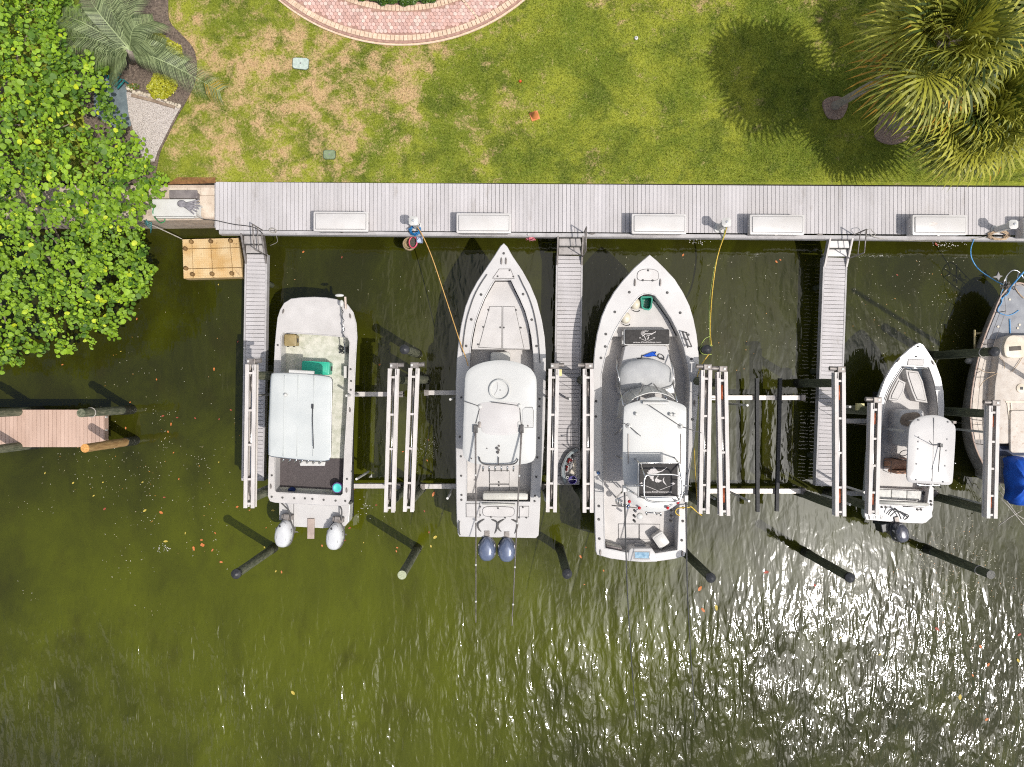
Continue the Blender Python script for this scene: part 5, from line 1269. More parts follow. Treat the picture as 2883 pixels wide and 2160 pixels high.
brd.tube([(*p, TW + .02) for p in zH.n([(815, 1008), (1290, 1003), (1290, 1408), (810, 1408)], TW)], .026, 7, True)
for a_, c_ in (((775, 960), (830, 1010)), ((1240, 950), (1285, 1010)), ((830, 1400), (690, 1320)), ((1270, 1400), (1350, 1350))):
    brd.tube([zH.p3(*c_, TW + .01), zH.p3(*a_, T3 + .03)], .024, 7)
brd.obj('tower_frame', chrome, tw, sm=True)
TH = 5.25
hoop = smooth(zH.n([(930, 1150), (1080, 1143), (1250, 1148), (1310, 1180), (1328, 1250), (1325, 1370), (1300, 1440), (1240, 1466), (1080, 1468), (950, 1455), (900, 1420), (882, 1350), (885, 1220), (900, 1170)], TH), n=3)
hp = MB(); hp.tube([(x, y, TH) for x, y in hoop], .027, 8, True)
for c_, a_ in (((900, 1180), (840, 1015)), ((1315, 1190), (1280, 1010)), ((1290, 1440), (1270, 1400)), ((910, 1430), (830, 1400))): hp.tube([zH.p3(*c_, TH), zH.p3(*a_, TW + .02)], .022, 7)
hp.tube([zH.p3(780, 1272, TH - .1), zH.p3(880, 1274, TH)], .02, 6); hp.tube([zH.p3(1330, 1275, TH), zH.p3(1432, 1278, TH - .1)], .02, 6)
hp.ball(zH.p3(780, 1272, TH - .1), .04, 8, 5)
hp.obj('belly_hoop', chrome, tw, sm=True)
# rocket launchers, kite floats, lights behind the hardtop
rl = MB()
for px, py in ((908, 590), (985, 500), (1072, 600), (1200, 510), (780, 370)): rl.tube([zI.p3(px, py, T3 - .02), zI.p3(px + 6, py + 26, T3 - .26)], .03, 7)
rl.tube(smooth([zI.p3(560, 440, T3 - .12), zI.p3(780, 375, T3 - .1), zI.p3(985, 505, T3 - .05), zI.p3(1200, 515, T3 - .05)], False, 3), .02, 6); rl.tube([zI.p3(908, 592, T3 - .04), zI.p3(1072, 602, T3 - .04)], .018, 6); rl.tube([zI.p3(985, 505, T3 - .05), zI.p3(985, 597, T3 - .04)], .018, 6)
for i in range(6): rl.tube([zI.p3(555 + i * 30, 440 + i * 16, T3 - .1), zI.p3(560 + i * 30, 490 + i * 10, T3 - .5)], .024, 6)
rl.obj('rocket_launcher', chrome, ht, sm=True)
for k, (px, py) in enumerate(((712, 465), (828, 540), (1160, 540), (1275, 475))):
    c_ = zI.p3(px, py, T3 + .12); o = MB().ball(c_, .055, 12, 8).obj('red_float', red, ht, sm=True)
    MB().tube([c_, zI.p3(px + (55 if k in (0, 2) else -55), py + (40 if k < 2 else -40), T3 + .05)], .014, 6).obj('float_arm', chrome, o)
x, y = zI(835, 635, 3.3); MB().ball((x, y, 3.3), (.115, .115, .06), 16, 8).obj('dome_light', whitep, ht, sm=True)
x, y = zI(700, 525, 3.4); MB().box(x, y, 3.32, 3.42, .12, .1, .5, .01).obj('reel', M('blue_plastic', alb(40, 96, 170), alb(30, 74, 140), scale=8, rough=.4), ht)
tubes(ht, 'gaff_pole', [[zI.p3(505, 510, 3.4), zI.p3(800, 540, 3.45)], [zI.p3(905, 520, T3), zI.p3(995, 565, T3 - .05), zI.p3(1035, 620, T3 - .3)]], .02, alu_dark)
for px, py in ((785, 582), (778, 642), (778, 700), (1215, 582), (1217, 645), (1210, 702)):
    x, y = zI(px, py, 2.6); MB().lathe(x, y, [(.04, 2.3), (.04, 2.6), (.02, 2.62)], 9).obj('rod_butt', seam, b3)
for bx, by, tx, ty in ((655, 325, 1373, 1552), (1372, 440, 1502, 1558)):
    base_ = zI.p3(bx, by, T3 + .05); tip = P3(tx, ty, 6.4); mid = tuple((p_ + q_) / 2 for p_, q_ in zip(base_, tip)); mid = (mid[0] - .04, mid[1], mid[2] - .15)
    o = MB().tube(smooth([base_, mid, tip], False, 7), [.03 - .0015 * i for i in range(15)], 7).obj('outrigger', M('dark_outrigger', (.05, .05, .05), (.09, .088, .085), scale=4, rough=.4), b3, sm=True)
    MB().box(base_[0], base_[1] + .03, T3 - .04, T3 + .12, .12, .22, 0, .02).obj('outrigger_base', whitep, o)
# cockpit: floor hatches, livewell, stern bench
for l in ([(580, 722), (822, 724), (820, 912), (582, 905)], [(828, 724), (1070, 726), (1068, 915), (828, 912)]): hatch(b3, zI.n(l, FL3), FL3, name='floor_hatch')
lwm = MB().prism(mp(2.36, (zI, [(735, 1010), (975, 1010), (1025, 1080), (1040, 1168), (870, 1174), (695, 1160), (700, 1080), (712, 1030)])), FL3, 2.37, .04).obj('livewell', gel, b3, sm='auto')
MB().prism(zI.n([(760, 1045), (955, 1048), (950, 1142), (762, 1138)], 2.37), 2.366, 2.376, .004).obj('livewell_rim', greyp, lwm)
MB().prism(zI.n([(775, 1055), (942, 1058), (938, 1128), (776, 1124)], 2.37), 2.37, 2.381).obj('livewell_window', M('blue_livewell', alb(96, 140, 170), alb(150, 185, 205), scale=9, rough=.15), lwm)
bn3 = MB().prism(zI.n([(450, 960), (625, 1000), (620, 1050), (440, 1020)], 2.0), FL3, 2.05, .05).obj('stern_bench', vinyl, b3, sm='auto')
MB().tube([zI.p3(445, 985, 2.12), zI.p3(620, 1025, 2.12)], .05, 8).obj('bench_bolster', M('grey_vinyl', alb(168, 158, 154), alb(150, 140, 138), scale=6, rough=.5), bn3, sm=True)
MB().prism(zI.n([(770, 950), (890, 958), (910, 990), (768, 985)], 2.0), 1.99, 2.06, .01).obj('tackle_tray', greyp, b3)
x, y = zH(352, 1126, 2.36); MB().lathe(x, y, [(.055, 2.34), (.055, 2.39), (.03, 2.4)], 12).obj('fuel_cap', M('cap_blue', alb(40, 96, 160), alb(34, 84, 140), scale=6, rough=.4), b3)
lad = [[zG.p3(1325, 1045, 2.62), zG.p3(1395, 1240, 2.6)], [zG.p3(1370, 1060, 2.62), zG.p3(1440, 1230, 2.6)]] + [[zG.p3(1325 + i * 35, 1050 + i * 85, 2.62), zG.p3(1385 + i * 25, 1065 + i * 82, 2.6)] for i in range(3)]
tubes(b3, 'rod_rack', lad, .022, seam)
# things lying in boat 3
pz = Zm(1740, 900, 11.045)
x0, y0 = pz(190, 290, 2.45); x1, y1 = pz(1612, 790, 2.45)
bc = thing('padded_cooler', 'long white cooler with black printed cushion in the bow of the widest boat', 'cooler', ((x0 + x1) / 2, (y0 + y1) / 2, FL3 + .003))
MB().prism(rrect(x0, y1, x1, y0, .05), FL3 + .004, 2.42, .03).obj('body', whitep, bc, sm='auto')
x2, y2 = pz(225, 308, 2.47); x3, y3 = pz(1600, 765, 2.47)
cu = MB().prism(rrect(x2, y3, x3, y2, .04), 2.415, 2.47, .015).obj('cushion', blk, bc, sm='auto')
for px in (420, 700):
    x, y = pz(160, px, 2.4); MB().box(x, y, 2.2, 2.36, .05, .12, 0, .01).obj('hinge', whitep, bc)
em = MB(); ez = 2.476
S = lambda pts, w: em.strip(pz.n(pts, 2.47), w, 2.471, ez)
S([(1175, 378), (1060, 440), (960, 440)], .028); S([(960, 445), (850, 445), (790, 490), (745, 515)], .03); S([(1060, 465), (960, 450)], .018)
for i in range(9):
    a = math.radians(200 - i * 17); S([(880 + 60 * math.cos(a), 420 - 40 * math.sin(a)), (870 + 165 * math.cos(a), 430 - 105 * math.sin(a))], .012)
S([(745, 470), (800, 440)], .016); S([(800, 500), (835, 560), (870, 630)], .022); S([(955, 525), (905, 610), (920, 640), (960, 545)], .016); S([(880, 520), (920, 500), (985, 490)], .018)
S([(720, 600), (880, 662)], .012); S([(950, 655), (1100, 595)], .012)
for px in (685, 1125): em.prism(circ(*pz(px, 570, 2.47), .032, 14, .017), 2.471, ez)
em.obj('fish_emblem', prm, cu)
x, y = pz(905, 712, 2.47); lettering(cu, 'www.KiteFishing.com', x, y, 870 / 11.045 * (CAM_H - 2.47) / F_PX, ez, prm, .18, height=.072)
# blue rope heap
rp = []
for i in range(34):
    f_ = i % 2; k_i = i // 2
    rp.append(pz.p3(790 + f_ * (330 + 70 * ((k_i * .37) % 1)), 1135 - f_ * 70 + (4 + 62 * f_) * (((k_i * .61) % 1) - .5) * 2, 2.43 + .05 * ((i * .37) % 1)))
MB().tube(smooth(rp, False, 4), .016, 5).obj('rope_heap', M('bright_blue_rope', alb(16, 96, 214), alb(8, 70, 170), scale=20, rough=.8), sm=True, label='bright blue rope heap on the console of the widest boat', cat='rope')
bp_ = [pz.p3(*q, 2.44) for q in ((600, 1195), (680, 1210), (740, 1180), (760, 1110), (930, 1160), (1100, 1130), (1230, 1160), (1340, 1230), (1430, 1200), (1400, 1120), (1290, 1070), (1250, 1150), (1380, 1240), (1440, 1250), (1340, 1180))]
MB().tube(smooth(bp_, False, 5), .014, 5).obj('black_line', blackp, sm=True, label='thin black line looped beside the bright blue rope heap', cat='rope')
# green perforated basket
zk = Zm(1600, 680, K4)
x, y = zk(908, 722, 2.3)
gb = thing('basket', 'green perforated plastic basket in the bow of the widest boat', 'basket', (x, y, 2.06))
gsh = zk.n([(835, 665), (850, 645), (965, 645), (980, 670), (965, 780), (935, 808), (880, 800), (850, 775)], 2.3)
gin = inset(ccw(gsh), .05)
g_m = M('basket_green', alb(20, 150, 122), alb(12, 128, 104), scale=6, rough=.45)
m = MB(); m.plate(gsh, [gin], 2.36, 2.42); m.loft([[(p_[0], p_[1], 2.40) for p_ in inset(ccw(gsh), .02)], [(p_[0], p_[1], 2.06) for p_ in inset(ccw(gsh), .07)]], False, False); m.obj('rim', g_m, gb)
MB().prism(inset(ccw(gsh), .07), 2.062, 2.075).obj('base', g_m, gb)
pf = MB()
for i in range(8):
    for j in range(3):
        qx, qy = zk(885 + (i % 2) * 10 + j * 22, 658 + i * 15, 2.1); pf.lathe(qx, qy, [(.016, 2.076), (.014, 2.08)], 6)
pf.obj('perforations', prm, gb, kind='stuff')
# white fender balls
fm = M('fender_white', alb(232, 224, 204), alb(214, 204, 180), scale=4, rough=.35)
for (px, py), lab in zip(((783, 730), (668, 893)), ('white fender ball next to the green basket', 'white fender ball nearer the black printed cushion, half under the coaming')):
    c_ = zk.p3(px, py, 2.22); t = thing('fender_ball', lab, 'fender', (c_[0], c_[1], 2.06), 'white fender balls in the bow')
    MB().ball((c_[0], c_[1], 2.24), (.17, .2, .18), 18, 10).obj('ball', fm, t, sm=True)
    MB().tube(smooth([(c_[0] - .08, c_[1] - .2, 2.14), (c_[0] + .02, c_[1] - .25, 2.09), (c_[0] + .14, c_[1] - .24, 2.08), (c_[0] + .18, c_[1] - .2, 2.08)], False, 4), .012, 5).obj('line', blackp, t)
x, y = zI(1080, 915, 2.05); cooler(x, y, FL3 + .02, .43, .52, .42, math.radians(35), whitep, whitep, 'white cooler standing askew in the stern of the widest boat')
hk = MB().tube(smooth([(*zI(1300, 628, 2.5), 2.5), (*zI(1262, 610, 2.5), 2.52), (*zI(1248, 575, 2.5), 2.54), (*zI(1280, 540, 2.5), 2.55), (*zI(1400, 530, 2.5), 2.56), (*zI(1425, 520, 2.5), 2.55), (*zI(1480, 570, 2.3), 2.4), (*zI(1548, 622, 2.0), 2.1)], False, 4), .022, 6)
hk.obj('hook_line', yel, sm=True, label='bent yellow line over the starboard gunwale of the widest boat', cat='line')
rope('mooring_line', [(*zH(1470, 840, 2.4), 2.4), (*zH(1480, 1100, 2.6), 2.6), (*zH(1500, 1400, 2.9), 2.9), (*zI(1506, 560, 3.1), 3.1)], .015, yel, 'thin yellow line hanging between the widest boat and its lift beam')

# ================================================================== boat 4: small open boat, right
out4 = mp(1.95, (zJ, [(830, 197), (790, 215), (720, 266), (600, 382), (520, 500), (460, 622), (412, 780), (380, 900), (350, 1100), (330, 1300)]), (zK, [(305, 200), (285, 500), (262, 800), (248, 960), (262, 1010), (480, 1028), (700, 1045), (930, 1055), (1018, 975), (1044, 880), (1050, 640), (1100, 300)]),
          (zJ, [(1150, 1200), (1165, 1050), (1165, 920), (1150, 760), (1110, 600), (1040, 440), (930, 290), (870, 215)]))
in4 = mp(1.95, (zJ, [(690, 478), (655, 490), (565, 640), (495, 800), (462, 920), (440, 1100), (420, 1300)]), (zK, [(395, 300), (380, 600), (375, 830), (700, 845), (970, 855), (1000, 640), (1040, 300)]), (zJ, [(1080, 1200), (1098, 1040), (1080, 830), (1030, 650), (965, 490), (920, 480)]))
b4 = thing('open_boat', 'small white open boat with rounded T-top and one charcoal outboard', 'boat', (*zJ(760, 1200, 1.9), .6))
yb4 = max(p[1] for p in out4); zf4 = sheer(1.85, .3, -2, yb4)
hull4 = M('pale_blue_hull', alb(206, 216, 220), alb(192, 202, 207), scale=2, rough=.25)
build_hull(b4, out4, zf4, 1.15, hull4, xc=zJ(760, 0, 1.95)[0])
FL4 = 1.32
build_deck(b4, out4, in4, zf4, FL4, gel, gel_deck, gel)
for l in ([(700, 500), (850, 520), (905, 640), (960, 890), (820, 868), (775, 765), (720, 600)], [(610, 600), (705, 650), (680, 760), (620, 870), (500, 855), (520, 780)]):
    sp = ccw(zJ.n(l, 1.65)); MB().prism(sp, FL4, 1.66, .02).obj('bow_seat', gel_deck, b4); hatch(b4, inset(sp, .06), 1.66, name='seat_hatch')
hatch(b4, zJ.n([(725, 375), (918, 382), (915, 455), (722, 452)], 2.05), 0, gel_deck, zf4, 'anchor_hatch')
MB().tube([(*zJ(675, 478, 2.05), 2.12), (*zJ(935, 488, 2.05), 2.12)], .03, 7).obj('bow_bolster', chrome, b4, sm=True)
studs(b4, 'bow_light', zJ.n([(838, 232), (828, 348)], 2.1), zf4, .035)
for px, py, a in ((613, 395, 1.0), (1020, 420, 2.1)):
    x, y = zJ(px, py, 2.05); cleat(b4, x, y, zf4(x, y), .18, a)
for l in ([(665, 465), (570, 620), (505, 760), (475, 860)], [(955, 470), (1020, 620), (1062, 780), (1088, 940), (1090, 1030)]):
    MB().tube(smooth([(x, y, zf4(x, y) + .05) for x, y in zJ.n(l, 2.0)], False, 4), .016, 6).obj('grab_rail', seam, b4, sm=True)
studs(b4, 'stern_fitting', mp(1.9, (zK, [(432, 865), (478, 866), (848, 892), (889, 892), (1005, 795), (1008, 835)])), 1.86, .042)
# console with seat in front, wheel, helm seat
x, y = zJ(720, 1110, 1.8)
c4 = MB().prism(rrect(x - .45, y - .85, x + .42, y + .45, .15), FL4 + .004, 2.15, .08, taper=.02).obj('console', gel, b4, sm='auto')
x, y = zJ(700, 1070, 1.85); MB().prism(smooth([(x - .3, y - .2), (x - .28, y + .12), (x, y + .22), (x + .32, y + .18), (x + .32, y - .25)], n=3), 2.14, 2.2, .03).obj('console_seat', M('brown_cushion', alb(150, 134, 118), alb(122, 106, 92), scale=5, rough=.7), c4, sm='auto')
x, y = zK(688, 230, 2.0); MB().tube([(x + .15 * math.cos(a), y + .11 * math.sin(a), 2.0 + .1 * math.sin(a)) for a in np.linspace(0, 6.28, 18)[:-1]], .014, 5, True).obj('steering_wheel', blackp, c4, sm=True)
x, y = zK(640, 385, 1.95)
MB().prism(rrect(x - .25, y - .12, x + .6, y + .22, .06), FL4 + .004, 1.95, .04).obj('helm_seat', M('tan_cushion', alb(196, 150, 122), alb(172, 128, 102), scale=5, rough=.7), b4, sm='auto')
MB().prism(rrect(x - .25, y - .25, x + .6, y - .13, .05), 1.6, 2.15, .04).obj('seat_back', M('tan_cushion', (0, 0, 0)), b4, sm='auto')
tubes(b4, 'seat_rail', [[zK.p3(445, 320, 2.0), zK.p3(535, 325, 2.0), zK.p3(530, 470, 2.0), zK.p3(440, 430, 2.0), zK.p3(445, 320, 2.0)], [zK.p3(440, 390, 2.0), zK.p3(535, 395, 2.0)]], .016, seam)
# stern bench with three cushions
MB().prism(zK.n([(385, 640), (970, 665), (960, 830), (380, 800)], 1.6), FL4, 1.55, .02).obj('stern_bench', gel, b4)
for l in ([(392, 655), (535, 660), (530, 775), (388, 768)], [(542, 660), (716, 667), (712, 780), (538, 775)], [(723, 668), (892, 676), (888, 785), (719, 780)]):
    MB().prism(zK.n(l, 1.62), 1.55, 1.63, .025).obj('bench_cushion', M('grey_white_cushion', alb(226, 224, 218), alb(200, 200, 196), scale=9, rough=.6), b4, sm='auto')
MB().tube([zK.p3(392, 800, 1.95), zK.p3(965, 832, 1.95)], .06, 8).obj('bench_back', vinyl, b4, sm=True)
MB().lathe(*zK(921, 700, 1.6), [(.06, 1.55), (.06, 1.62), (.04, 1.62)], 12).obj('cup_holder', blackp, b4)
MB().prism(zK.n([(385, 835), (1010, 868), (1018, 975), (940, 1045), (720, 1035), (730, 900), (650, 850), (480, 850), (470, 1020), (265, 1005), (255, 960)], 1.85), 1.5, 1.853, .02).obj('stern_deck', gel, b4)
T4 = 3.2
top4 = smooth(mp(T4, (zJ, [(1010, 1030), (880, 1050), (800, 1090), (752, 1150), (735, 1260), (728, 1450)]), (zK, [(722, 350), (718, 510), (735, 555), (790, 580), (1000, 592), (1180, 605), (1240, 590), (1258, 540), (1270, 350)]), (zJ, [(1282, 1400), (1290, 1200), (1270, 1140), (1210, 1085), (1120, 1045)])), n=2)
ht = roof(b4, top4, T4, .07, .05, gel)
MB().strip([zJ(1035, 1060, T4 + .05), zK(1015, 560, T4 + .05)], .012, T4 + .03, T4 + .055).obj('roof_seam', greyp, ht)
studs(ht, 'roof_stud', mp(T4 + .04, (zJ, [(858, 1090), (1200, 1112), (853, 1290), (1186, 1312), (848, 1340), (845, 1425), (1175, 1445), (830, 1600), (1160, 1622)]), (zK, [(825, 540), (1142, 567)])), T4 + .022, .03, greyp)
tubes(ht, 'antenna', [[zJ.p3(978, 1332, T4 + .5), zJ.p3(1022, 1382, T4 + .1), zJ.p3(1105, 1378, T4 + .1)], [zJ.p3(1108, 1390, T4 + .12), zK.p3(1083, 455, T4 + .25)]], .014, seam)
x, y = zJ(1115, 1385, T4 + .1); MB().box(x, y, T4 + .04, T4 + .13, .1, .12).obj('antenna_mount', blackp, ht)
x, y = zJ(1265, 1115, T4); MB().box(x, y, T4 - .05, T4 + .06, .1, .08).obj('outrigger_mount', alu_dark, ht)
rl = MB(); rl.tube(smooth([zK.p3(830, 585, T4), zK.p3(880, 605, T4), zK.p3(1060, 610, T4), zK.p3(1110, 595, T4)], False, 3), .022, 6)
for px in (865, 940, 1018, 1095): rl.tube([zK.p3(px - 15, 600, T4), zK.p3(px + 15, 632, T4 - .22)], .026, 7)
rl.obj('rocket_launcher', chrome, ht, sm=True)
lg = []
xx, yy = zJ(800, 1250, 1.9)
for sx in (-.55, .6):
    for dy in (.5, -.9): lg.append([(xx + sx + .05, yy + dy, FL4 + .01), (xx + sx + .08, yy + dy, 2.4), (xx + sx * .9 + .15, yy + dy, T4 - .05)])
tubes(b4, 'top_leg', lg, .024, chrome)
x, y = zK(665, 1165, 2.1); mo = outboard(b4, x, y, 2.2, .72, .52, cowl_grey, rot=math.radians(12), lead=.15, stripe=greyp)
MB().box(x - .38, y + .12, 1.3, 1.75, .34, .3, .2, .03).obj('bracket_box', blackp, mo)
hoses(mo, [[zK.p3(500, 950, 2.0), zK.p3(560, 890, 2.05), zK.p3(680, 940, 2.02), zK.p3(730, 990, 1.95)], [zK.p3(520, 970, 2.0), zK.p3(600, 910, 2.02), zK.p3(650, 1000, 1.95)], [zK.p3(570, 870, 2.0), zK.p3(640, 920, 2.05), zK.p3(735, 960, 2.0), zK.p3(690, 1010, 1.9)]], .022, blackp)
for px in (285, 350, 430): MB().tube([zK.p3(px, 960, 1.9), zK.p3(px - 4, 1005, 1.9)], .014, 5).obj('ski_eye', seam, b4)

# ================================================================== sailboat at the right edge
SZ = 1.25
axx = PN(2866, 0, SZ)[0]
left = mp(SZ, (zL, [(1075, 440), (960, 560), (882, 750), (802, 950), (732, 1150), (682, 1350), (642, 1550)]), (zQ, [(612, 200), (606, 350), (612, 480), (642, 660), (702, 830), (795, 1010), (870, 1150)]))
right = [(2 * axx - x, y) for x, y in reversed(left)]
outS = smooth([(axx, left[0][1] + .12)] + left + right, n=2)
sb = thing('sailboat', 'weathered sailboat with grey foredeck and tan cabin at the right edge', 'boat', (axx, left[6][1], 0))
hull_s = M('grey_hull', alb(168, 162, 158), alb(142, 136, 132), scale=3, rough=.6, wear=alb(96, 92, 86), wscale=5, wlo=.58)
tan_deck = M('tan_deck', alb(220, 210, 198), alb(206, 194, 181), scale=4, rough=.75, bump=.2, bscale=80, wear=alb(176, 146, 122), wscale=6, wlo=.58, wamt=.6)
grey_deck = M('worn_grey_deck', alb(150, 152, 156), alb(128, 130, 136), scale=3, rough=.6, wear=alb(190, 186, 180), wscale=7, wlo=.62, wamt=.6)
ysS = min(p[1] for p in outS)
def hl(s, dz, t=1.0): return [(axx + (x - axx) * s, ysS + (y - ysS) * t, SZ - dz) for x, y in ccw(outS)]
MB().loft([hl(.1, 1.7, .6), hl(.5, 1.45, .72), hl(.84, .9, .86), hl(.95, .55, .93), hl(1.0, .2, .985), hl(1.0, .03), hl(1.0, .0)]).obj('hull', hull_s, sb, sm='auto')
ycut = zL(0, 1085, SZ)[1]; yend = zQ(0, 725, SZ)[1]
fore = [p for p in ccw(inset(ccw(outS), .09)) if p[1] > ycut]
MB().prism(fore, SZ + .002, SZ + .03, .008).obj('foredeck', grey_deck, sb)
aft = [p for p in ccw(inset(ccw(outS), .09)) if yend < p[1] <= ycut]
MB().prism(aft, SZ + .002, SZ + .025, .005).obj('side_deck', tan_deck, sb)
MB().tube([(x, y, SZ + .05) for x, y in outS], .03, 6, True).obj('toe_rail', M('teak_rail', alb(206, 182, 166), alb(176, 150, 134), scale=10, rough=.7), sb, sm=True)
cabp = smooth(mp(SZ + .35, (zL, [(1100, 1010), (1010, 1040), (965, 1100), (945, 1200), (920, 1400), (890, 1600)]), (zQ, [(880, 300), (880, 500), (890, 700)])), False, 3)
cab = cabp + [(2 * axx - x, y) for x, y in reversed(cabp)]
cb = MB().prism(cab, SZ + .02, SZ + .42, .05).obj('cabin', tan_deck, sb, sm='auto')
white_trim = M('cream_trim', alb(232, 220, 200), alb(216, 202, 180), scale=4, rough=.5)
MB().strip([(axx, zL(0, 1260, SZ)[1]), (axx, zQ(0, 400, SZ)[1])], .09, SZ + .42, SZ + .435).obj('deck_stripe', white_trim, cb)
p0, p1 = zQ(1030, 215, SZ + .44), zQ(1300, 215, SZ + .44); MB().strip([p0, p1], .06, SZ + .421, SZ + .438).obj('deck_stripe', white_trim, cb)
for px in (1050, 1090): MB().strip([zQ(px, 225, SZ + .44), zQ(px + 55, 690, SZ + .44)], .035, SZ + .42, SZ + .45).obj('handrail', white_trim, cb)
x, y = zQ(1190, 560, SZ + .45); MB().prism(rrect(x - .35, y - .75, x + .5, y + .75, .1), SZ + .418, SZ + .5, .02).obj('sliding_hatch', tan_deck, cb)
hx = smooth(mp(SZ + .5, (zL, [(1040, 1270), (1000, 1180), (1010, 1100), (1050, 1030), (1130, 1010), (1210, 1040), (1245, 1100), (1250, 1260)])), n=3)
hh = MB().prism(hx, SZ + .3, SZ + .55, .04).obj('fore_hatch', white_trim, cb, sm='auto')
MB().prism(mp(SZ + .56, (zL, [(1070, 1145), (1205, 1135), (1212, 1185), (1075, 1195)])), SZ + .548, SZ + .565).obj('hatch_window', M('tinted_glass', alb(104, 94, 84), alb(86, 78, 70), scale=4, rough=.15), hh)
x, y = zL(1210, 1630, SZ + .45); vt = MB().lathe(x, y, [(.16, SZ + .41), (.16, SZ + .45), (.09, SZ + .47)], 18).obj('vent', white_trim, cb, sm='auto'); MB().box(x, y, SZ + .46, SZ + .48, .1, .1).obj('vent_grille', seam, vt)
for px, py in ((905, 1370), (885, 1570)):
    x, y = zL(px, py, SZ + .1); MB().box(x, y, SZ + .026, SZ + .1, .1, .22, 0, .01).obj('deck_vent', white_trim, sb)
# pulpit, stanchions and lifelines
pul = smooth([zL.p3(960, 560, SZ + .05), zL.p3(1000, 420, SZ + .7), zL.p3(1040, 320, SZ + .8), zL.p3(1110, 255, SZ + .8), zL.p3(1180, 270, SZ + .8), zL.p3(1240, 350, SZ + .75)], False, 4)
m = MB(); m.tube(pul, .02, 7); m.tube([zL.p3(1040, 320, SZ + .8), zL.p3(1030, 480, SZ + .05)], .018, 6); m.tube([zL.p3(1180, 270, SZ + .8), zL.p3(1130, 480, SZ + .05)], .018, 6)
m.obj('bow_pulpit', chrome, sb, sm=True)
st = [zL(880, 750, SZ), zL(745, 1120, SZ), zL(655, 1500, SZ), zQ(612, 420, SZ), zQ(660, 700, SZ)]
m = MB(); tops = []
for x, y in st: m.tube([(x + .06, y, SZ + .03), (x + .02, y, SZ + .65)], .014, 6); tops.append((x + .02, y, SZ + .65))
tops = [pul[4]] + tops; m.tube(tops, .008, 4); m.tube([(a, b, c - .3) for a, b, c in tops[1:]], .008, 4)
m.obj('lifeline', alu_dark, sb, sm=True)
for pth, mm, r, nm in (([(1000, 470), (970, 540), (985, 620), (940, 700), (950, 745), (1040, 778), (1110, 765), (1180, 720)], blu, .016, 'blue_line'), ([(1090, 440), (1060, 520), (1010, 560), (980, 600)], blu, .022, 'blue_line'), ([(1075, 820), (1078, 900), (1080, 990)], blu, .02, 'blue_line'), ([(1130, 440), (1180, 520), (1240, 580)], tanrope, .02, 'anchor_line')):
    MB().tube(smooth([zL.p3(a, b, SZ + .05) for a, b in pth], False, 4), r, 5).obj(nm, mm, sb, sm=True)
for x_, y_ in ((930, 912), (1160, 930), (1180, 890), (1065, 596)):
    x, y = zL(x_, y_, SZ); MB().lathe(x, y, [(.045, SZ + .028), (.04, SZ + .06), (.015, SZ + .065)], 10).obj('deck_cap', white_trim, sb, sm='auto')
m = MB()
for i in range(9):
    a = [zL.p3(1000 + random.uniform(-40, 90), 400 + random.uniform(-40, 80), SZ + .1 + random.uniform(0, .3)) for _ in range(4)]; m.tube(smooth(a, False, 3), .012, 4)
m.obj('anchor_gear', alu_dark, sb, sm=True)
MB().tube([zL.p3(1050, 490, SZ + .4), zL.p3(1243, 270, SZ + .9)], .03, 6).obj('furled_stay', blu, sb, sm=True)
for p_ in ([(940, 1450), (860, 1490), (780, 1540), (720, 1620)], [(1240, 1240), (1180, 1340), (1100, 1440)], [(960, 1260), (1010, 1330), (1015, 1400)], [(700, 1390), (790, 1440), (900, 1445)]):
    MB().tube(smooth([zL.p3(a, b, SZ + .47) for a, b in p_], False, 4), .012, 5).obj('sheet_rope', tanrope, sb, sm=True)
# mast, seen from above beyond the frame edge, and its boom
mx, my = zL(1300, 1530, SZ)
MB().tube([(axx + .1, my, SZ + .42), (axx + .1, my, 11.5)], .085, 10).obj('mast', alu, sb, sm=True)
# cockpit with blue cover
ck = mp(SZ, (zQ, [(950, 720), (1240, 712), (1240, 1450), (960, 1350)])); ckx = [(2 * axx - ck[0][0], ck[0][1])]
navy = M('navy_cockpit', alb(52, 62, 88), alb(40, 48, 70), scale=4, rough=.7)
MB().box(axx, zQ(0, 780, SZ)[1], SZ + .026, SZ + .16, 1.7, .35).obj('bridge_deck', navy, sb)
MB().box(axx - .45, zQ(0, 960, SZ)[1], SZ + .026, SZ + .12, .5, .75).obj('cockpit_seat', hull_s, sb)
cov = M('blue_cover', alb(10, 96, 214), alb(6, 74, 176), scale=3, rough=.7, bump=.8, bscale=7)
cvo = smooth(mp(2.2, (zQ, [(1150, 905), (1190, 875), (1260, 865), (1330, 880), (1370, 1000), (1360, 1380), (1270, 1440), (1190, 1410), (1160, 1350), (1165, 1200), (1150, 1050)])), n=3)
cxx, cyy = zQ(1230, 1150, 2.2)
lp_ = lambda s, z, w=0: [(cxx + (x - cxx) * s + w * math.sin(i * 1.3), cyy + (y - cyy) * s, z + w * math.cos(i * 1.7)) for i, (x, y) in enumerate(ccw(cvo))]
cvr = MB().loft([lp_(1.0, 1.55, .03), lp_(1.0, 1.9, .035), lp_(.93, 2.15, .03), lp_(.6, 2.32, .03), lp_(.2, 2.42)])
cvr.obj('blue_canvas_cover', cov, sb, sm=True)
tubes(sb, 'cover_frame', [[zQ.p3(1150, 1380, 1.6), zQ.p3(1150, 1380, SZ + .02)], [zQ.p3(1150, 950, 1.6), zQ.p3(1150, 950, SZ + .02)]], .02)
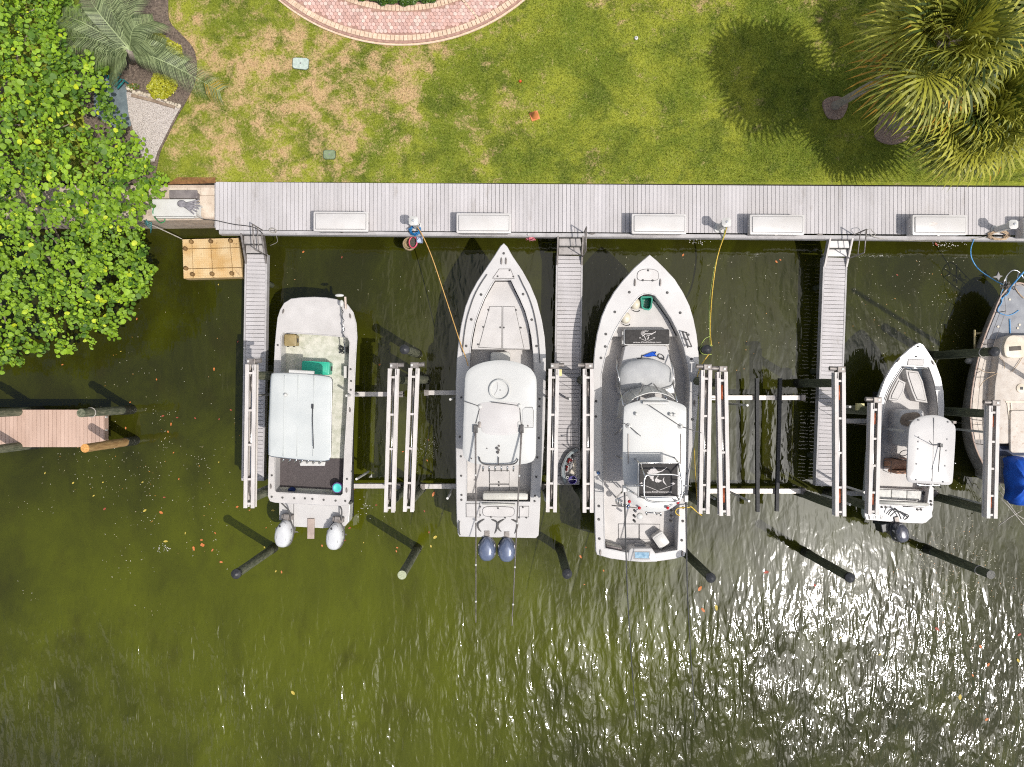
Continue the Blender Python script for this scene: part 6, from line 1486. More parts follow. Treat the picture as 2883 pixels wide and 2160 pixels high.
for p_ in ([(940, 1310), (1060, 1430), (1240, 1650)], [(940, 1240), (1030, 1350), (1160, 1530), (1240, 1580)], [(950, 1657), (1080, 1560), (1220, 1480)], [(940, 1150), (1000, 1230), (1100, 1320)]):
    MB().tube([zQ.p3(a, b, .9) for a, b in p_], .016, 5).obj('stern_line', greyrope, sb, sm=True)
# clear fender at the sailboat side
fl = MB().tube([zL.p3(560, 1312, .9), zL.p3(580, 1312, .9), zL.p3(700, 1310, .9), zL.p3(720, 1310, .9)], [.06, .115, .115, .06], 10)
fl.obj('clear_fender', M('clear_plastic', alb(170, 166, 158), alb(140, 136, 128), scale=8, rough=.15), sm=True, label='pale tube fender hanging on the sailboat side', cat='fender')
m = MB().tube([zL.p3(760, 985, 1.0), zL.p3(690, 990, 1.0), zL.p3(668, 950, 1.0), zL.p3(668, 1175, 1.0)], .045, 7)
m.obj('pipe_bracket', M('yellowed_pipe', alb(190, 176, 130), alb(150, 134, 96), scale=6, rough=.5), sm=True, label='yellowed pipe bracket between piling and sailboat bow', cat='pipe')
x, y = zL(945, 325, .45)
w_ = zL.n([(945, 265), (965, 310), (1000, 320), (965, 340), (950, 378), (925, 345), (868, 332), (925, 312)], .45)
MB().prism(w_, .4, .46, .02).obj('anchor', greyp, label='pale grey anchor hanging at the sailboat bow', cat='anchor')

# ================================================================== boat lifts and pilings
def piling(x, y, zt, label, mat=None, r=0.15, cap=None, foot=0.45, group='pilings standing in the water', ring_=False, top_m=None):
    t = thing('piling', label, 'piling', (x, y, 0), group)
    mat = mat or pile_wood
    m = MB(); loops = []
    nz = 6
    for i in range(nz + 1):
        z = foot + (zt - foot) * i / nz; rr_ = r * (1.04 - .07 * i / nz)
        loops.append([(x + rr_ * (1 + .03 * math.sin(3 * a + i)) * math.cos(a), y + rr_ * (1 + .03 * math.cos(2 * a + i * 1.3)) * math.sin(a), z) for a in np.linspace(0, 2 * math.pi, 15)[:-1]])
    m.loft(loops, True, True); m.obj('shaft', mat, t, sm='auto')
    MB().loft([[(x + rr_ * (1 + random.uniform(-.06, .06)) * math.cos(a), y + rr_ * (1 + random.uniform(-.06, .06)) * math.sin(a), z) for a in np.linspace(0, 2 * math.pi, 15)[:-1]] for rr_, z in ((r * 1.12, -2.2), (r * 1.14, -.1), (r * 1.16, .2), (r * 1.12, foot - .05), (r * 1.03, foot + .03))]).obj('waterline_foot', pile_wet, t, sm=True)
    if cap == 'cone': MB().lathe(x, y, [(r * 1.08, zt - .1), (r * 1.1, zt + .02), (r * .7, zt + .08), (r * .08, zt + .13)], 18).obj('cap', blackp, t, sm='auto')
    if cap == 'flat': MB().lathe(x, y, [(r * .99, zt + .001), (r * .97, zt + .02), (r * .4, zt + .025)], 16).obj('end_grain', top_m or M('end_grain', alb(186, 192, 160), alb(160, 164, 134), scale=20, rough=.9), t, sm='auto')
    if ring_:
        MB().tube([(x + r * 1.08 * math.cos(a), y + r * 1.08 * math.sin(a), zt - .55 + .02 * math.sin(a)) for a in np.linspace(0, 6.283, 17)[:-1]], .018, 5, True).obj('rope_ring', greyrope, t, sm=True)
    return t
def pile_px(u, v, zt, label, **k):
    x, y = PN(u, v, zt); return piling(x, y, zt, label, **k)
pile_px(665, 1616, 3.7, 'black-capped piling off the stern of the flat-bowed boat', cap='cone')
pile_px(1132, 1619, 3.8, 'piling with bare pale flat top between the two leftmost boats', cap='flat', mat=pile_wood)
pile_px(1597, 1616, 3.7, 'black-capped piling below the kayak finger dock, between middle and widest boat', cap='cone', mat=pile_dark)
pile_px(2001, 1627, 3.7, 'dark-capped piling off the starboard stern of the widest boat', cap='cone', mat=pile_dark)
pile_px(2393, 1627, 3.6, 'dark piling standing in the brightest sun glitter', cap='cone', mat=pile_dark)
pile_px(2789, 1618, 3.6, 'dark piling with rope ring at lower right, near the blue cover', cap='flat', mat=pile_dark, top_m=pile_wet, ring_=True)
pile_px(1139, 984, 3.3, 'short piling with round dark cap left of the middle boat', cap='cone', mat=pile_wood)
pile_px(1990, 984, 2.62, 'black-capped piling wound with yellow and lime rope', cap='cone', mat=pile_dark, ring_=False)
pile_px(2801, 990, 3.6, 'dark green piling reaching over the sailboat foredeck', cap='cone', mat=pile_dark, ring_=True)
endg = M('cut_end_tan', alb(226, 172, 100), alb(190, 130, 66), scale=26, rough=.85)
pile_px(240, 1262, 3.2, 'new orange-brown piling at the lower corner of the tan dock', mat=pile_new, cap='flat', top_m=endg, foot=.75)
pile_px(229, 1163, 3.2, 'grey-green piling at the upper corner of the tan dock', mat=pile_wood, cap='flat', ring_=True, foot=.75, top_m=pile_wood)
pile_px(-62, 1166, 3.2, 'grey-green piling on the tan dock, upper, cut by the left edge', mat=pile_wood, cap='flat', ring_=True, foot=.75, top_m=pile_wood)
pile_px(-62, 1272, 3.2, 'grey piling on the tan dock, lower, cut by the left edge', mat=pile_wood, cap='flat', foot=.75, top_m=pile_wood)

winder = M('orange_winder', alb(186, 96, 52), alb(150, 76, 44), scale=14, rough=.5)
BZ = 3.5
z1, z7, z3 = Zm(1000, 960, 2.367), Zm(1500, 980, 3.314), Zm(1950, 960, 3.186)
def nat(z_, x, y): return (z_.u0 + x / z_.k, z_.v0 + y / z_.k)
def lift(label, short, beams, cross, posts, drum=None, bunks=None, pm_=None, cz=.85, motors=(1, 1), cross_m=None, bz=BZ):
    bb = [[PN(*a, bz), PN(*b, bz)] for a, b in beams]
    cx = sum(p[0] for b in bb for p in b) / 4; cy = sum(p[1] for b in bb for p in b) / 4
    t = thing('boat_lift', label, 'boat lift', (cx, cy, 0), 'aluminium boat lifts in a row')
    for bi, (a, b) in enumerate(bb):
        a, b = Vector(a), Vector(b); d = (b - a); Ln = d.length; d.normalize(); s = Vector((-d.y, d.x)); s = s if s.x > 0 else -s
        m = MB(); w = .36
        for sg in (-1, 1):
            o = s * sg * (w / 2 - .06)
            m.strip([(a + o), (b + o)], .12, bz - .035, bz); m.strip([(a + o), (b + o)], .03, bz - .25, bz - .034); m.strip([(a + o), (b + o)], .09, bz - .285, bz - .249)
        for f_ in (.06, .32, .56, .8, .97):
            p = a + d * Ln * f_; m.strip([(p - s * .1), (p + s * .1)], .07, bz - .10, bz - .03)
        tb_ = m.obj('top_beam', alu, t)
        tb_['kind'] = ''
        del tb_['kind']
        p0, p1 = a + d * .1, a + d * Ln * .93
        MB().tube([(p0.x, p0.y, bz - .12), (p1.x, p1.y, bz - .12)], .026, 8).obj('drive_pipe', chrome, tb_, sm=True)
        for f_ in (.14, .86):
            q0, q1 = a + d * Ln * (f_ - .05), a + d * Ln * (f_ + .05)
            MB().tube([(q0.x, q0.y, bz - .12), (q1.x, q1.y, bz - .12)], .048, 10).obj('winder', drum or alu_dark, tb_, sm=True)
        q = a - d * .10
        mo = MB().box(q.x + .02, q.y, bz - .2, bz + .06, .27, .19, 0, .02).obj('lift_motor', alu_dark, tb_)
        sd = motors[bi]
        MB().tube([(q.x + sd * .12, q.y + .02, bz - .05), (q.x + sd * .34, q.y + .03, bz - .05)], .075, 10).obj('motor_can', alu_dark, mo, sm='auto')
        MB().tube([(q.x + sd * .1, q.y - .0, bz - .02), (q.x + sd * .1, q.y - .3, bz + .01)], .012, 5).obj('motor_cable', blackp, mo)
        MB().box(q.x - sd * .06, q.y, bz + .061, bz + .075, .07, .07).obj('label_plate', whitep, mo)
        # hanging cables to the cradle
        for k_, cv_ in enumerate(cross):
            yv = PN(0, cv_, cz)[1]; f_ = (yv - a.y) / (b.y - a.y); p = a + (b - a) * f_
            MB().tube([(p.x, p.y, bz - .15), (p.x, p.y, cz - .05)], .009, 4).obj('lift_cable', alu_dark, t)
        side = 'left' if bi == 0 else 'right'
        for f_, fr_ in ((.075, 'dockward'), (.94, 'canalward')):
            p = a + d * Ln * f_; piling(p.x, p.y, bz - .29, f'piling under the {fr_} end of the {side} beam of {short}', mat=pm_, r=.15, group='pilings carrying the lift beams')
    for cv_ in cross:
        y = PN(0, cv_, cz)[1]
        fa = lambda b: b[0][0] + (b[1][0] - b[0][0]) * (y - b[0][1]) / (b[1][1] - b[0][1])
        xa, xb = fa(bb[0]) + .05, fa(bb[1]) - .05
        cbm = MB().box((xa + xb) / 2, y, cz - .22, cz, xb - xa, .17, 0, .006).obj('cradle_beam', cross_m or alu, t)
        for xe_ in (xa + .08, xb - .08): MB().box(xe_, y, cz - .24, cz + .10, .16, .22, 0, .01).obj('sheave_block', alu_dark, cbm)
    for (u, v) in posts:
        x, y = PN(u, v, 2.8)
        MB().tube([(x, y, cz - .1), (x, y, 2.8)], .042, 9).obj('guide_post', whitep, t, sm='auto')
    yy = [PN(0, c_, cz)[1] for c_ in cross]
    if bunks:
        for a_, b_ in bunks:
            p, q = PN(*a_, cz + .17), PN(*b_, cz + .17)
            MB().strip([p, q], .12, cz + .03, cz + .17).obj('bunk', rubber, t)
            for y_ in yy:
                xx_ = p[0] + (q[0] - p[0]) * (y_ - p[1]) / (q[1] - p[1]); MB().box(xx_, y_, cz - .005, cz + .06, .22, .2, 0, .005).obj('bunk_bracket', alu_dark, t)
    else:
        for s_ in (-.45, .45): MB().box(cx + s_, (yy[0] + yy[1]) / 2, cz + .002, cz + .12, .13, abs(yy[0] - yy[1]) + 2.2).obj('bunk', rubber, t)
    return t
lift('boat lift holding the flat-bowed boat', 'the leftmost lift', ((nat(zE, 190, 1020), nat(zF, 168, 1040)), (nat(z1, 254, 185), nat(z1, 227, 1143))), (1110, 1369), (nat(zE, 175, 1383), nat(zF, 142, 885), nat(zE, 1305, 1385), nat(zF, 1423, 700)), motors=(1, 1))
lift('boat lift holding the middle boat with silver-blue outboards', 'the second lift from left', ((nat(z1, 391, 182), nat(z1, 354, 1140)), (nat(z7, 198, 195), nat(z7, 173, 1533))), (1106, 1370), (nat(zB, 280, 517), nat(zB, 1437, 505), nat(zC, 248, 180), nat(zC, 1395, 205)), motors=(1, 1))
lift('boat lift holding the widest boat', 'the middle lift', ((nat(z7, 518, 195), nat(z7, 517, 1537)), (nat(z3, 127, 262), nat(z3, 105, 1552))), (1112, 1376), ((1605, 1124), (2012, 1405)), motors=(-1, -1), pm_=pile_dark)
lift('empty boat lift with two long black bunks', 'the empty lift', ((nat(z3, 267, 278), nat(z3, 290, 1570)), (nat(z3, 1325, 282), nat(z3, 1330, 1575))), (1120, 1383), (nat(z3, 493, 578), nat(z3, 507, 1438), nat(z3, 1415, 592), nat(z3, 1412, 1468)), drum=winder, bunks=((nat(z3, 582, 335), nat(z3, 588, 1535)), (nat(z3, 790, 335), nat(z3, 760, 1530))), motors=(-1, -1), pm_=pile_dark, cz=.75, cross_m=M('wet_glint_aluminium', alb(240, 232, 224), alb(228, 218, 208), scale=5, rough=.25, metal=.2))  # wet cross-beams; their paler colour also carries a painted glint
lift('boat lift holding the small open boat', 'the rightmost lift', ((nat(zJ, 362, 890), nat(zK, 330, 955)), (nat(zQ, 902, 260), nat(zQ, 872, 1575))), (1186, 1390), (nat(zJ, 702, 1220), nat(zQ, 878, 575), nat(zQ, 875, 1435), nat(zK, 225, 690)), drum=winder, motors=(-1, -1), pm_=pile_dark, cz=.5)
# pale switch box on the piling beside the kayak finger dock
x, y = nat(z7, 257, 230); x, y = PN(x, y, 3.0); MB().box(x, y, 2.95, 3.1, .1, .22, 0, .01).obj('switch_box', M('cream_box', alb(232, 222, 160), alb(216, 204, 140), scale=6, rough=.5), label='cream switch box by the dockward end of the second lift', cat='switch box')
x, y = PN(*nat(zJ, 170, 935), 2.6); MB().box(x, y, 2.55, 2.66, .26, .24, 0, .01).obj('switch_box', M('cream_box', (0, 0, 0)), label='cream switch box on piling between empty lift and small boat', cat='switch box')

# ================================================================== plants
def leaf_mat(name, c_dark, c_light, c_odd, trans=0.25, rough=.45):
    m, N, L, B = node_mat(name)
    at = N.new('ShaderNodeAttribute'); at.attribute_name = 'tint'
    f = at.outputs['Fac']
    a = n_mix(N, L, n_map(N, L, f, 0, .8, 0, 1, False), c_dark, c_light)
    a = n_mix(N, L, n_map(N, L, f, .86, .95, 0, 1), a, c_odd)
    geo = N.new('ShaderNodeNewGeometry')
    nn = n_noise(N, L, geo.outputs['Position'], 9, 3)
    v = N.new('ShaderNodeVectorMath'); v.operation = 'SCALE'; L.new(a, v.inputs[0]); L.new(n_map(N, L, nn, .3, .7, .82, 1.15, False), v.inputs['Scale'])
    L.new(v.outputs[0], B.inputs['Base Color']); B.inputs['Roughness'].default_value = rough
    tr = N.new('ShaderNodeBsdfTranslucent'); L.new(v.outputs[0], tr.inputs['Color'])
    mx = N.new('ShaderNodeMixShader'); mx.inputs[0].default_value = trans
    L.new(B.outputs[0], mx.inputs[1]); L.new(tr.outputs[0], mx.inputs[2])
    L.new(mx.outputs[0], N['Material Output'].inputs['Surface'])
    return m
# ---- sea grape tree overhanging the canal at the left
sg_m = leaf_mat('sea_grape_leaf', (0.050, 0.125, 0.006), (0.270, 0.430, 0.016), (0.50, 0.58, 0.02), .22, .6)
bark = M('grey_bark', alb(150, 136, 122), alb(112, 98, 86), scale=9, rough=.9, bump=.8, bscale=30)
crown_px = [(-360, -260), (60, -260), (140, -20), (185, 60), (205, 120), (252, 148), (228, 175), (226, 215), (246, 255), (290, 285), (292, 335), (318, 342), (352, 380), (338, 418), (330, 440), (308, 465), (306, 500), (335, 580), (318, 635), (262, 655), (260, 700), (205, 738), (160, 760), (120, 748), (60, 750), (35, 790), (-80, 800), (-360, 760)]
tree = thing('sea_grape_tree', 'broad leafy tree with round bright green leaves over the canal', 'tree', (*PD(40, 330, 1.4), 1.3))
CT = Vector((*PD(20, 300, 4), 0))
def canopy_z(x, y, px, py):
    d = 1e9
    for i in range(len(crown_px)):
        a, b = Vector(crown_px[i]), Vector(crown_px[i - 1]); ab = b - a; t = max(0, min(1, (Vector((px, py)) - a).dot(ab) / ab.length_squared))
        d = min(d, (Vector((px, py)) - (a + ab * t)).length)
    return 2.2 + 2.9 * (1 - math.exp(-d / 110)) + .5 * math.sin(px * .05 + 1.3 + .01 * py) * math.sin(py * .043 + .02 * px)
def leaf_geo(c, nrm, axis, r, fold):
    """round leaf: eight rim points and a sunken midrib"""
    n = nrm.normalized(); a = (axis - n * axis.dot(n)).normalized(); b = n.cross(a)
    pts = []
    for k in range(8):
        t = 2 * math.pi * k / 8
        ra = r * (1.0 if k != 0 else 1.08) * (0.82 if k == 4 else 1)
        pts.append(c + a * ra * math.cos(t) + b * ra * .80 * math.sin(t) + n * fold * abs(math.sin(t)) * r)
    return pts
leaves = []
random.seed(11)
clusters = 0
while clusters < 4300:
    px = random.uniform(-330, 395); py = random.uniform(-240, 800)
    if not in_poly(px, py, crown_px): continue
    z = canopy_z(0, 0, px, py)
    lay = random.random()
    z -= (0 if lay < .62 else random.uniform(.3, 1.1))
    q = PD(px, py, z); c = Vector((q[0], q[1], z)); clusters += 1
    out = Vector((c.x - CT.x, c.y - CT.y, 0)); out = out.normalized() if out.length > .1 else Vector((1, 0, 0))
    tw = (out + Vector((random.uniform(-.9, .9), random.uniform(-.9, .9), random.uniform(.0, .7)))).normalized()
    sd = tw.cross(Vector((0, 0, 1))).normalized()
    base_t = random.uniform(.0, .8)
    k = random.randint(4, 7); csz = random.choice((.5, .65, .8, .95, 1.1, 1.25))
    for i in range(k):
        s_ = (1 if i % 2 else -1)
        p = c + tw * (.068 * i * csz) + sd * s_ * csz * random.uniform(.04, .09) + Vector((0, 0, random.uniform(-.03, .03)))
        ax = (sd * s_ + tw * random.uniform(.2, .8)).normalized()
        nr = (Vector((0, 0, 1)) + ax * random.uniform(-.25, .55) + Vector((random.uniform(-.7, .7), random.uniform(-.7, .7), 0)) + Vector((.2, -.15, 0))).normalized()
        tint = base_t + random.uniform(-.14, .14)
        if lay < .62 and random.random() < .03: tint = random.uniform(.92, 1)
        leaves.append((p, nr, ax, csz * random.uniform(.05, .09) * (1.08 if i == k - 1 else 1), random.uniform(.05, .28), min(max(tint, 0), .84) if tint < .9 else tint, lay < .62))
def in_view(p):
    k = F_PX / (CAM_H - p.z); return abs(p.x * k) < 1441 and abs(p.y * k) < 1080
order = sorted(range(len(leaves)), key=lambda i: -(leaves[i][3] * (2 if leaves[i][6] else 1) * (1 if in_view(leaves[i][0]) else .01) * leaves[i][1].z * (0.8 + .06 * leaves[i][0].z)))
single = set(order[:300])
lm = []
for k in range(6):
    pts = leaf_geo(Vector((0, 0, 0)), Vector((0, 0, 1)), Vector((1, 0, 0)), 1.0, .08 + .03 * k)
    me = bpy.data.meshes.new('leaf'); me.from_pydata([tuple(p) for p in pts] + [(0, 0, 0)], [], [(i, (i + 1) % 8, 8) for i in range(8)])
    at = me.attributes.new('tint', 'FLOAT', 'FACE'); at.data.foreach_set('value', [(.1, .3, .45, .6, .78, .97)[k]] * 8); me.materials.append(sg_m); me.shade_smooth(); lm.append(me)
soup = []; tints = []
for i, (p, nr, ax, r, fold, ti, lay) in enumerate(leaves):
    if i in single:
        k = min(range(6), key=lambda q: abs((.1, .3, .45, .6, .78, .97)[q] - ti))
        o = bpy.data.objects.new('leaf', lm[k]); COL.objects.link(o); o.parent = tree
        n = nr.normalized(); a = (ax - n * ax.dot(n)).normalized(); b = n.cross(a)
        o.matrix_local = Matrix.Translation(p - tree.location) @ Matrix((a, b, n)).transposed().to_4x4() @ Matrix.Scale(r, 4)
    else:
        pts = leaf_geo(p, nr, ax, r, fold)
        for j in range(8): soup.append((pts[j], pts[(j + 1) % 8], p)); tints.append(ti)
tri_soup('foliage', np.array([[tuple(v) for v in t] for t in soup]), sg_m, None, 'stuff', tree, np.array(tints))
tk = MB(); tb0 = Vector((*PD(15, 300, 1.4), 1.3))
tk.tube(smooth([tuple(tb0), tuple(tb0 + Vector((.2, -.1, 1))), tuple(tb0 + Vector((.1, .1, 2.2)))], False, 4), [.3 - .012 * i for i in range(9)], 10)
tk.obj('trunk', bark, tree, sm=True)
for i in range(26):
    while True:
        px, py = random.uniform(-250, 330), random.uniform(-150, 740)
        if in_poly(px, py, crown_px): break
    z = canopy_z(0, 0, px, py) - .3; e = Vector((*PD(px, py, z), z)); s0 = tb0 + Vector((0, 0, random.uniform(.9, 2.0)))
    md = s0.lerp(e, .5) + Vector((random.uniform(-.4, .4), random.uniform(-.4, .4), random.uniform(-.1, .35)))
    MB().tube(smooth([tuple(s0), tuple(md), tuple(e)], False, 5), [.09 - .007 * k for k in range(11)], 6).obj('branch', bark, tree, sm=True)
for (px, py) in ((150, 268), (75, 20), (215, 20)):
    z = canopy_z(0, 0, px, py) + .1; a = Vector((*PD(px, py, z), z)); MB().tube([tuple(a), tuple(a + Vector((-.3, -.12, -.02))), tuple(a + Vector((-.6, -.1, -.2)))], [.015, .025, .035], 5).obj('bare_twig', bark, tree, sm=True)

# ---- fan palms at the right
fp_m = leaf_mat('fan_palm_leaf', (0.042, 0.068, 0.008), (0.450, 0.440, 0.055), (0.50, 0.28, 0.03), .25, .5)
trunk_m = M('palm_trunk', alb(176, 164, 150), alb(132, 122, 112), scale=10, rough=.9, bump=.9, bscale=22, stretch=(1, 1, 5))
def fan_palm(base, crown, label, nf, fl, seed, shag=.05):
    random.seed(seed)
    t = thing('fan_palm', label, 'palm tree', base, 'fan palms on the lawn')
    b, c = Vector(base), Vector(crown)
    mid = b.lerp(c, .5) + Vector((0, 0, .1)); pth = smooth([tuple(b), tuple(mid), tuple(c)], False, 8)
    MB().tube(pth, [.135 - .002 * i + (.05 if i == 0 else 0) + .006 * (i % 2) for i in range(17)], 12).obj('trunk', trunk_m, t, sm=True)
    for i in range(nf):
        f_ = (i + .5) / nf
        az = i * 2.39996 + random.uniform(-.6, .6)
        el = math.radians(82 - 112 * f_ ** .85 + random.uniform(-16, 16))     # upright in the middle, drooping at the skirt
        d = Vector((math.cos(az) * math.cos(el), math.sin(az) * math.cos(el), math.sin(el)))
        pl = fl * random.uniform(.30, .62); hub = c + d * pl + Vector((0, 0, -.10 * pl * (1 - math.sin(el))))
        up = Vector((0, 0, 1)) - d * d.z
        if up.length < .1: up = Vector((-math.cos(az), -math.sin(az), 0.2))
        up.normalize(); side = d.cross(up).normalized()
        tws = random.uniform(-.5, .5); up, side = up * math.cos(tws) + side * math.sin(tws), side * math.cos(tws) - up * math.sin(tws)
        vs = []; fs = []; tn = []
        base_t = random.choice((.08, .2, .35, .6, .8, .84)) if f_ < .8 else random.uniform(.1, .5)  # random tints put sunlit and dark fronds into the leaf colour
        dead = f_ > .86 and random.random() < shag * 3
        # petiole
        w = .022
        vs += [c + side * w, c - side * w, hub - side * w * .6, hub + side * w * .6]; fs.append((0, 1, 2, 3)); tn.append(.55)
        nl = 24
        for j in range(nl):
            th = math.radians(-128 + 256 * j / (nl - 1)) + random.uniform(-.03, .03)
            ld = (d * math.cos(th) + side * math.sin(th) * .95 + up * .18 * math.cos(th * .7)).normalized()
            L0 = fl * .74 * (.72 + .28 * math.cos(th * .6)) * random.uniform(.9, 1.08)
            wd = .024 * fl / 1.3
            sg = ld.cross(up).normalized() if ld.cross(up).length > .05 else side
            p1 = hub + ld * L0 * .5 ; p2 = hub + ld * L0 * .8 + Vector((0, 0, -.10 * L0)); p3 = hub + ld * L0 * (1.0) + Vector((random.uniform(-.03, .03), random.uniform(-.03, .03), -.34 * L0))
            o = len(vs); vs += [hub, p1 + sg * wd, p1 - sg * wd, p2 + sg * wd * .75, p2 - sg * wd * .75, p3]
            ti = min(max(base_t + random.uniform(-.24, .28), 0), .82)
            tip = ti
            if dead or (f_ > .45 and random.random() < shag): tip = random.uniform(.93, 1)
            fs += [(o, o + 1, o + 2), (o + 1, o + 3, o + 4, o + 2), (o + 3, o + 5, o + 4)]; tn += [tip if dead else ti, tip if dead else ti, tip]
        me = bpy.data.meshes.new('frond'); me.from_pydata([tuple(v - b) for v in vs], [], fs)
        at = me.attributes.new('tint', 'FLOAT', 'FACE'); at.data.foreach_set('value', tn); me.materials.append(fp_m)
        o = bpy.data.objects.new('frond', me); COL.objects.link(o); o.parent = t
    bo = MB()
    for i in range(26):
        a = random.uniform(0, 6.28); bo.tube([tuple(c + Vector((0, 0, -.35 + .02 * i))), tuple(c + Vector((.28 * math.cos(a), .28 * math.sin(a), -.2 + .02 * i)))], .022, 4)
    bo.obj('boot_stubs', bark, t, kind='stuff')
    if seed == 3:
        fs_ = MB()
        for i in range(44):
            a0 = c + Vector((-.55, .25, .25)); dr = Vector((random.uniform(-.7, .3), random.uniform(-.35, .35), random.uniform(-.1, .35)))
            fs_.tube([tuple(a0), tuple(a0 + dr * .6 + Vector((0, 0, .1))), tuple(a0 + dr)], .012, 4)
        fs_.obj('seed_stalk', M('seed_brown', alb(150, 96, 52), alb(112, 66, 34), scale=14, rough=.9), t, kind='stuff')
    return t
gb_ = lambda u, v: (*PN(u, v, LAWN_Z), LAWN_Z)
fan_palm(gb_(2348, 300), (*PN(2668, 118, 7.5), 7.5), 'tall fan palm with long leaning trunk and sunlit crown', 52, 1.95, 3)
fan_palm(gb_(2505, 355), (*PN(2752, 340, 5.3), 5.3), 'shorter fan palm close to the walkway, at the right edge', 44, 1.7, 5)
fan_palm(gb_(2745, 95), (*PN(2965, -30, 6.8), 6.8), 'fan palm in the top right corner behind the others', 44, 1.9, 8)
fan_palm(gb_(2585, 312), (*PN(2772, 292, 5.6), 5.6), 'fan palm between the tall one and the walkway one, trunk mostly hidden', 46, 1.8, 13)
bark_chip = M('palm_mulch', alb(176, 150, 130), alb(126, 102, 88), scale=22, rough=.95, bump=1, bscale=50, wear=alb(200, 174, 150), wscale=34, wlo=.58)
for (u, v), r, lab in (((2350, 305), .44, 'ring of mulch round the tall palm trunk'), ((2510, 362), .62, 'ring of mulch round the shorter palm trunk')):
    x, y = PN(u, v, LAWN_Z); c_ = [(x + r * (1 + .12 * math.sin(3 * a + u)) * math.cos(a), y + r * (1.05 + .1 * math.cos(2 * a)) * math.sin(a)) for a in np.linspace(0, 6.283, 29)[:-1]]
    MB().prism(c_, LAWN_Z + .002, LAWN_Z + .09, .05).obj('mulch_ring', bark_chip, kind='structure', label=lab)

# ---- feather palm at the top left
gp_m = leaf_mat('feather_palm_leaf', (0.045, 0.070, 0.022), (0.310, 0.370, 0.170), (0.40, 0.27, 0.03), .15, .5)
cpx = Vector((*ZT(1120, 430, 3.0), 3.0)); gbase = Vector((*ZT(1150, 520, LAWN_Z), LAWN_Z))
fpalm = thing('feather_palm', 'grey-green feather palm with long arching fronds by the mulch bed', 'palm tree', tuple(gbase))
MB().tube([tuple(gbase), tuple(gbase.lerp(cpx, .5) + Vector((.05, 0, 0))), tuple(cpx)], [.2, .16, .12], 12).obj('trunk', trunk_m, fpalm, sm=True)
random.seed(21)
for ex, ey, ez, arch, yl in ((500, 360, 2.8, .9, 0), (540, 140, 3.2, 1.0, 0), (760, -60, 3.4, 1.0, 0), (960, -160, 3.2, .9, 0), (700, 560, 2.2, .6, 0), (1180, -80, 3.0, .8, 0), (1900, 790, 1.75, 1.0, 1), (1590, 560, 2.1, .8, 0), (1330, 180, 3.0, .8, 0), (940, 640, 2.1, .4, 0), (1420, 400, 2.6, .8, 0)):
    tip = Vector((*ZT(ex, ey, ez), ez)); mid = cpx.lerp(tip, .5) + Vector((0, 0, arch * .62))
    sp = [Vector(p) for p in smooth([tuple(cpx), tuple(mid), tuple(tip)], False, 16)]
    vs = []; fs = []; tn = []
    for s_ in range(len(sp) - 1):
        a, b = sp[s_], sp[s_ + 1]; d = (b - a).normalized(); sd = d.cross(Vector((0, 0, 1))).normalized(); up = sd.cross(d)
        o = len(vs); w = .022 * (1 - s_ / 34); vs += [a + sd * w + up * .01, a - sd * w + up * .01, b - sd * w + up * .01, b + sd * w + up * .01]; fs.append((o, o + 1, o + 2, o + 3)); tn.append(.84)
        if s_ < 3: continue
        f_ = s_ / len(sp); ll = .62 * math.sin(math.pi * (.16 + f_ * .66)) + .08
        for q in range(3):
            p = a.lerp(b, q / 3 + random.uniform(-.08, .08))
            for sg in (-1, 1):
                dr = (sd * sg * .86 + d * .55 + up * .12).normalized(); e1 = p + dr * ll * .6; e2 = p + dr * ll + Vector((0, 0, -.4 * ll))
                wv = d * .0085; o = len(vs); vs += [p + wv, p - wv, e1 - wv, e1 + wv, e2]
                ti = random.uniform(.0, .84)
                if yl and f_ > .78: ti = random.choice((.95, .5, .9))
                fs += [(o, o + 1, o + 2, o + 3), (o + 3, o + 2, o + 4)]; tn += [ti, ti]
    me = bpy.data.meshes.new('frond'); me.from_pydata([tuple(v - gbase) for v in vs], [], fs)
    at = me.attributes.new('tint', 'FLOAT', 'FACE'); at.data.foreach_set('value', tn); me.materials.append(gp_m)
    o = bpy.data.objects.new('frond', me); COL.objects.link(o); o.parent = fpalm

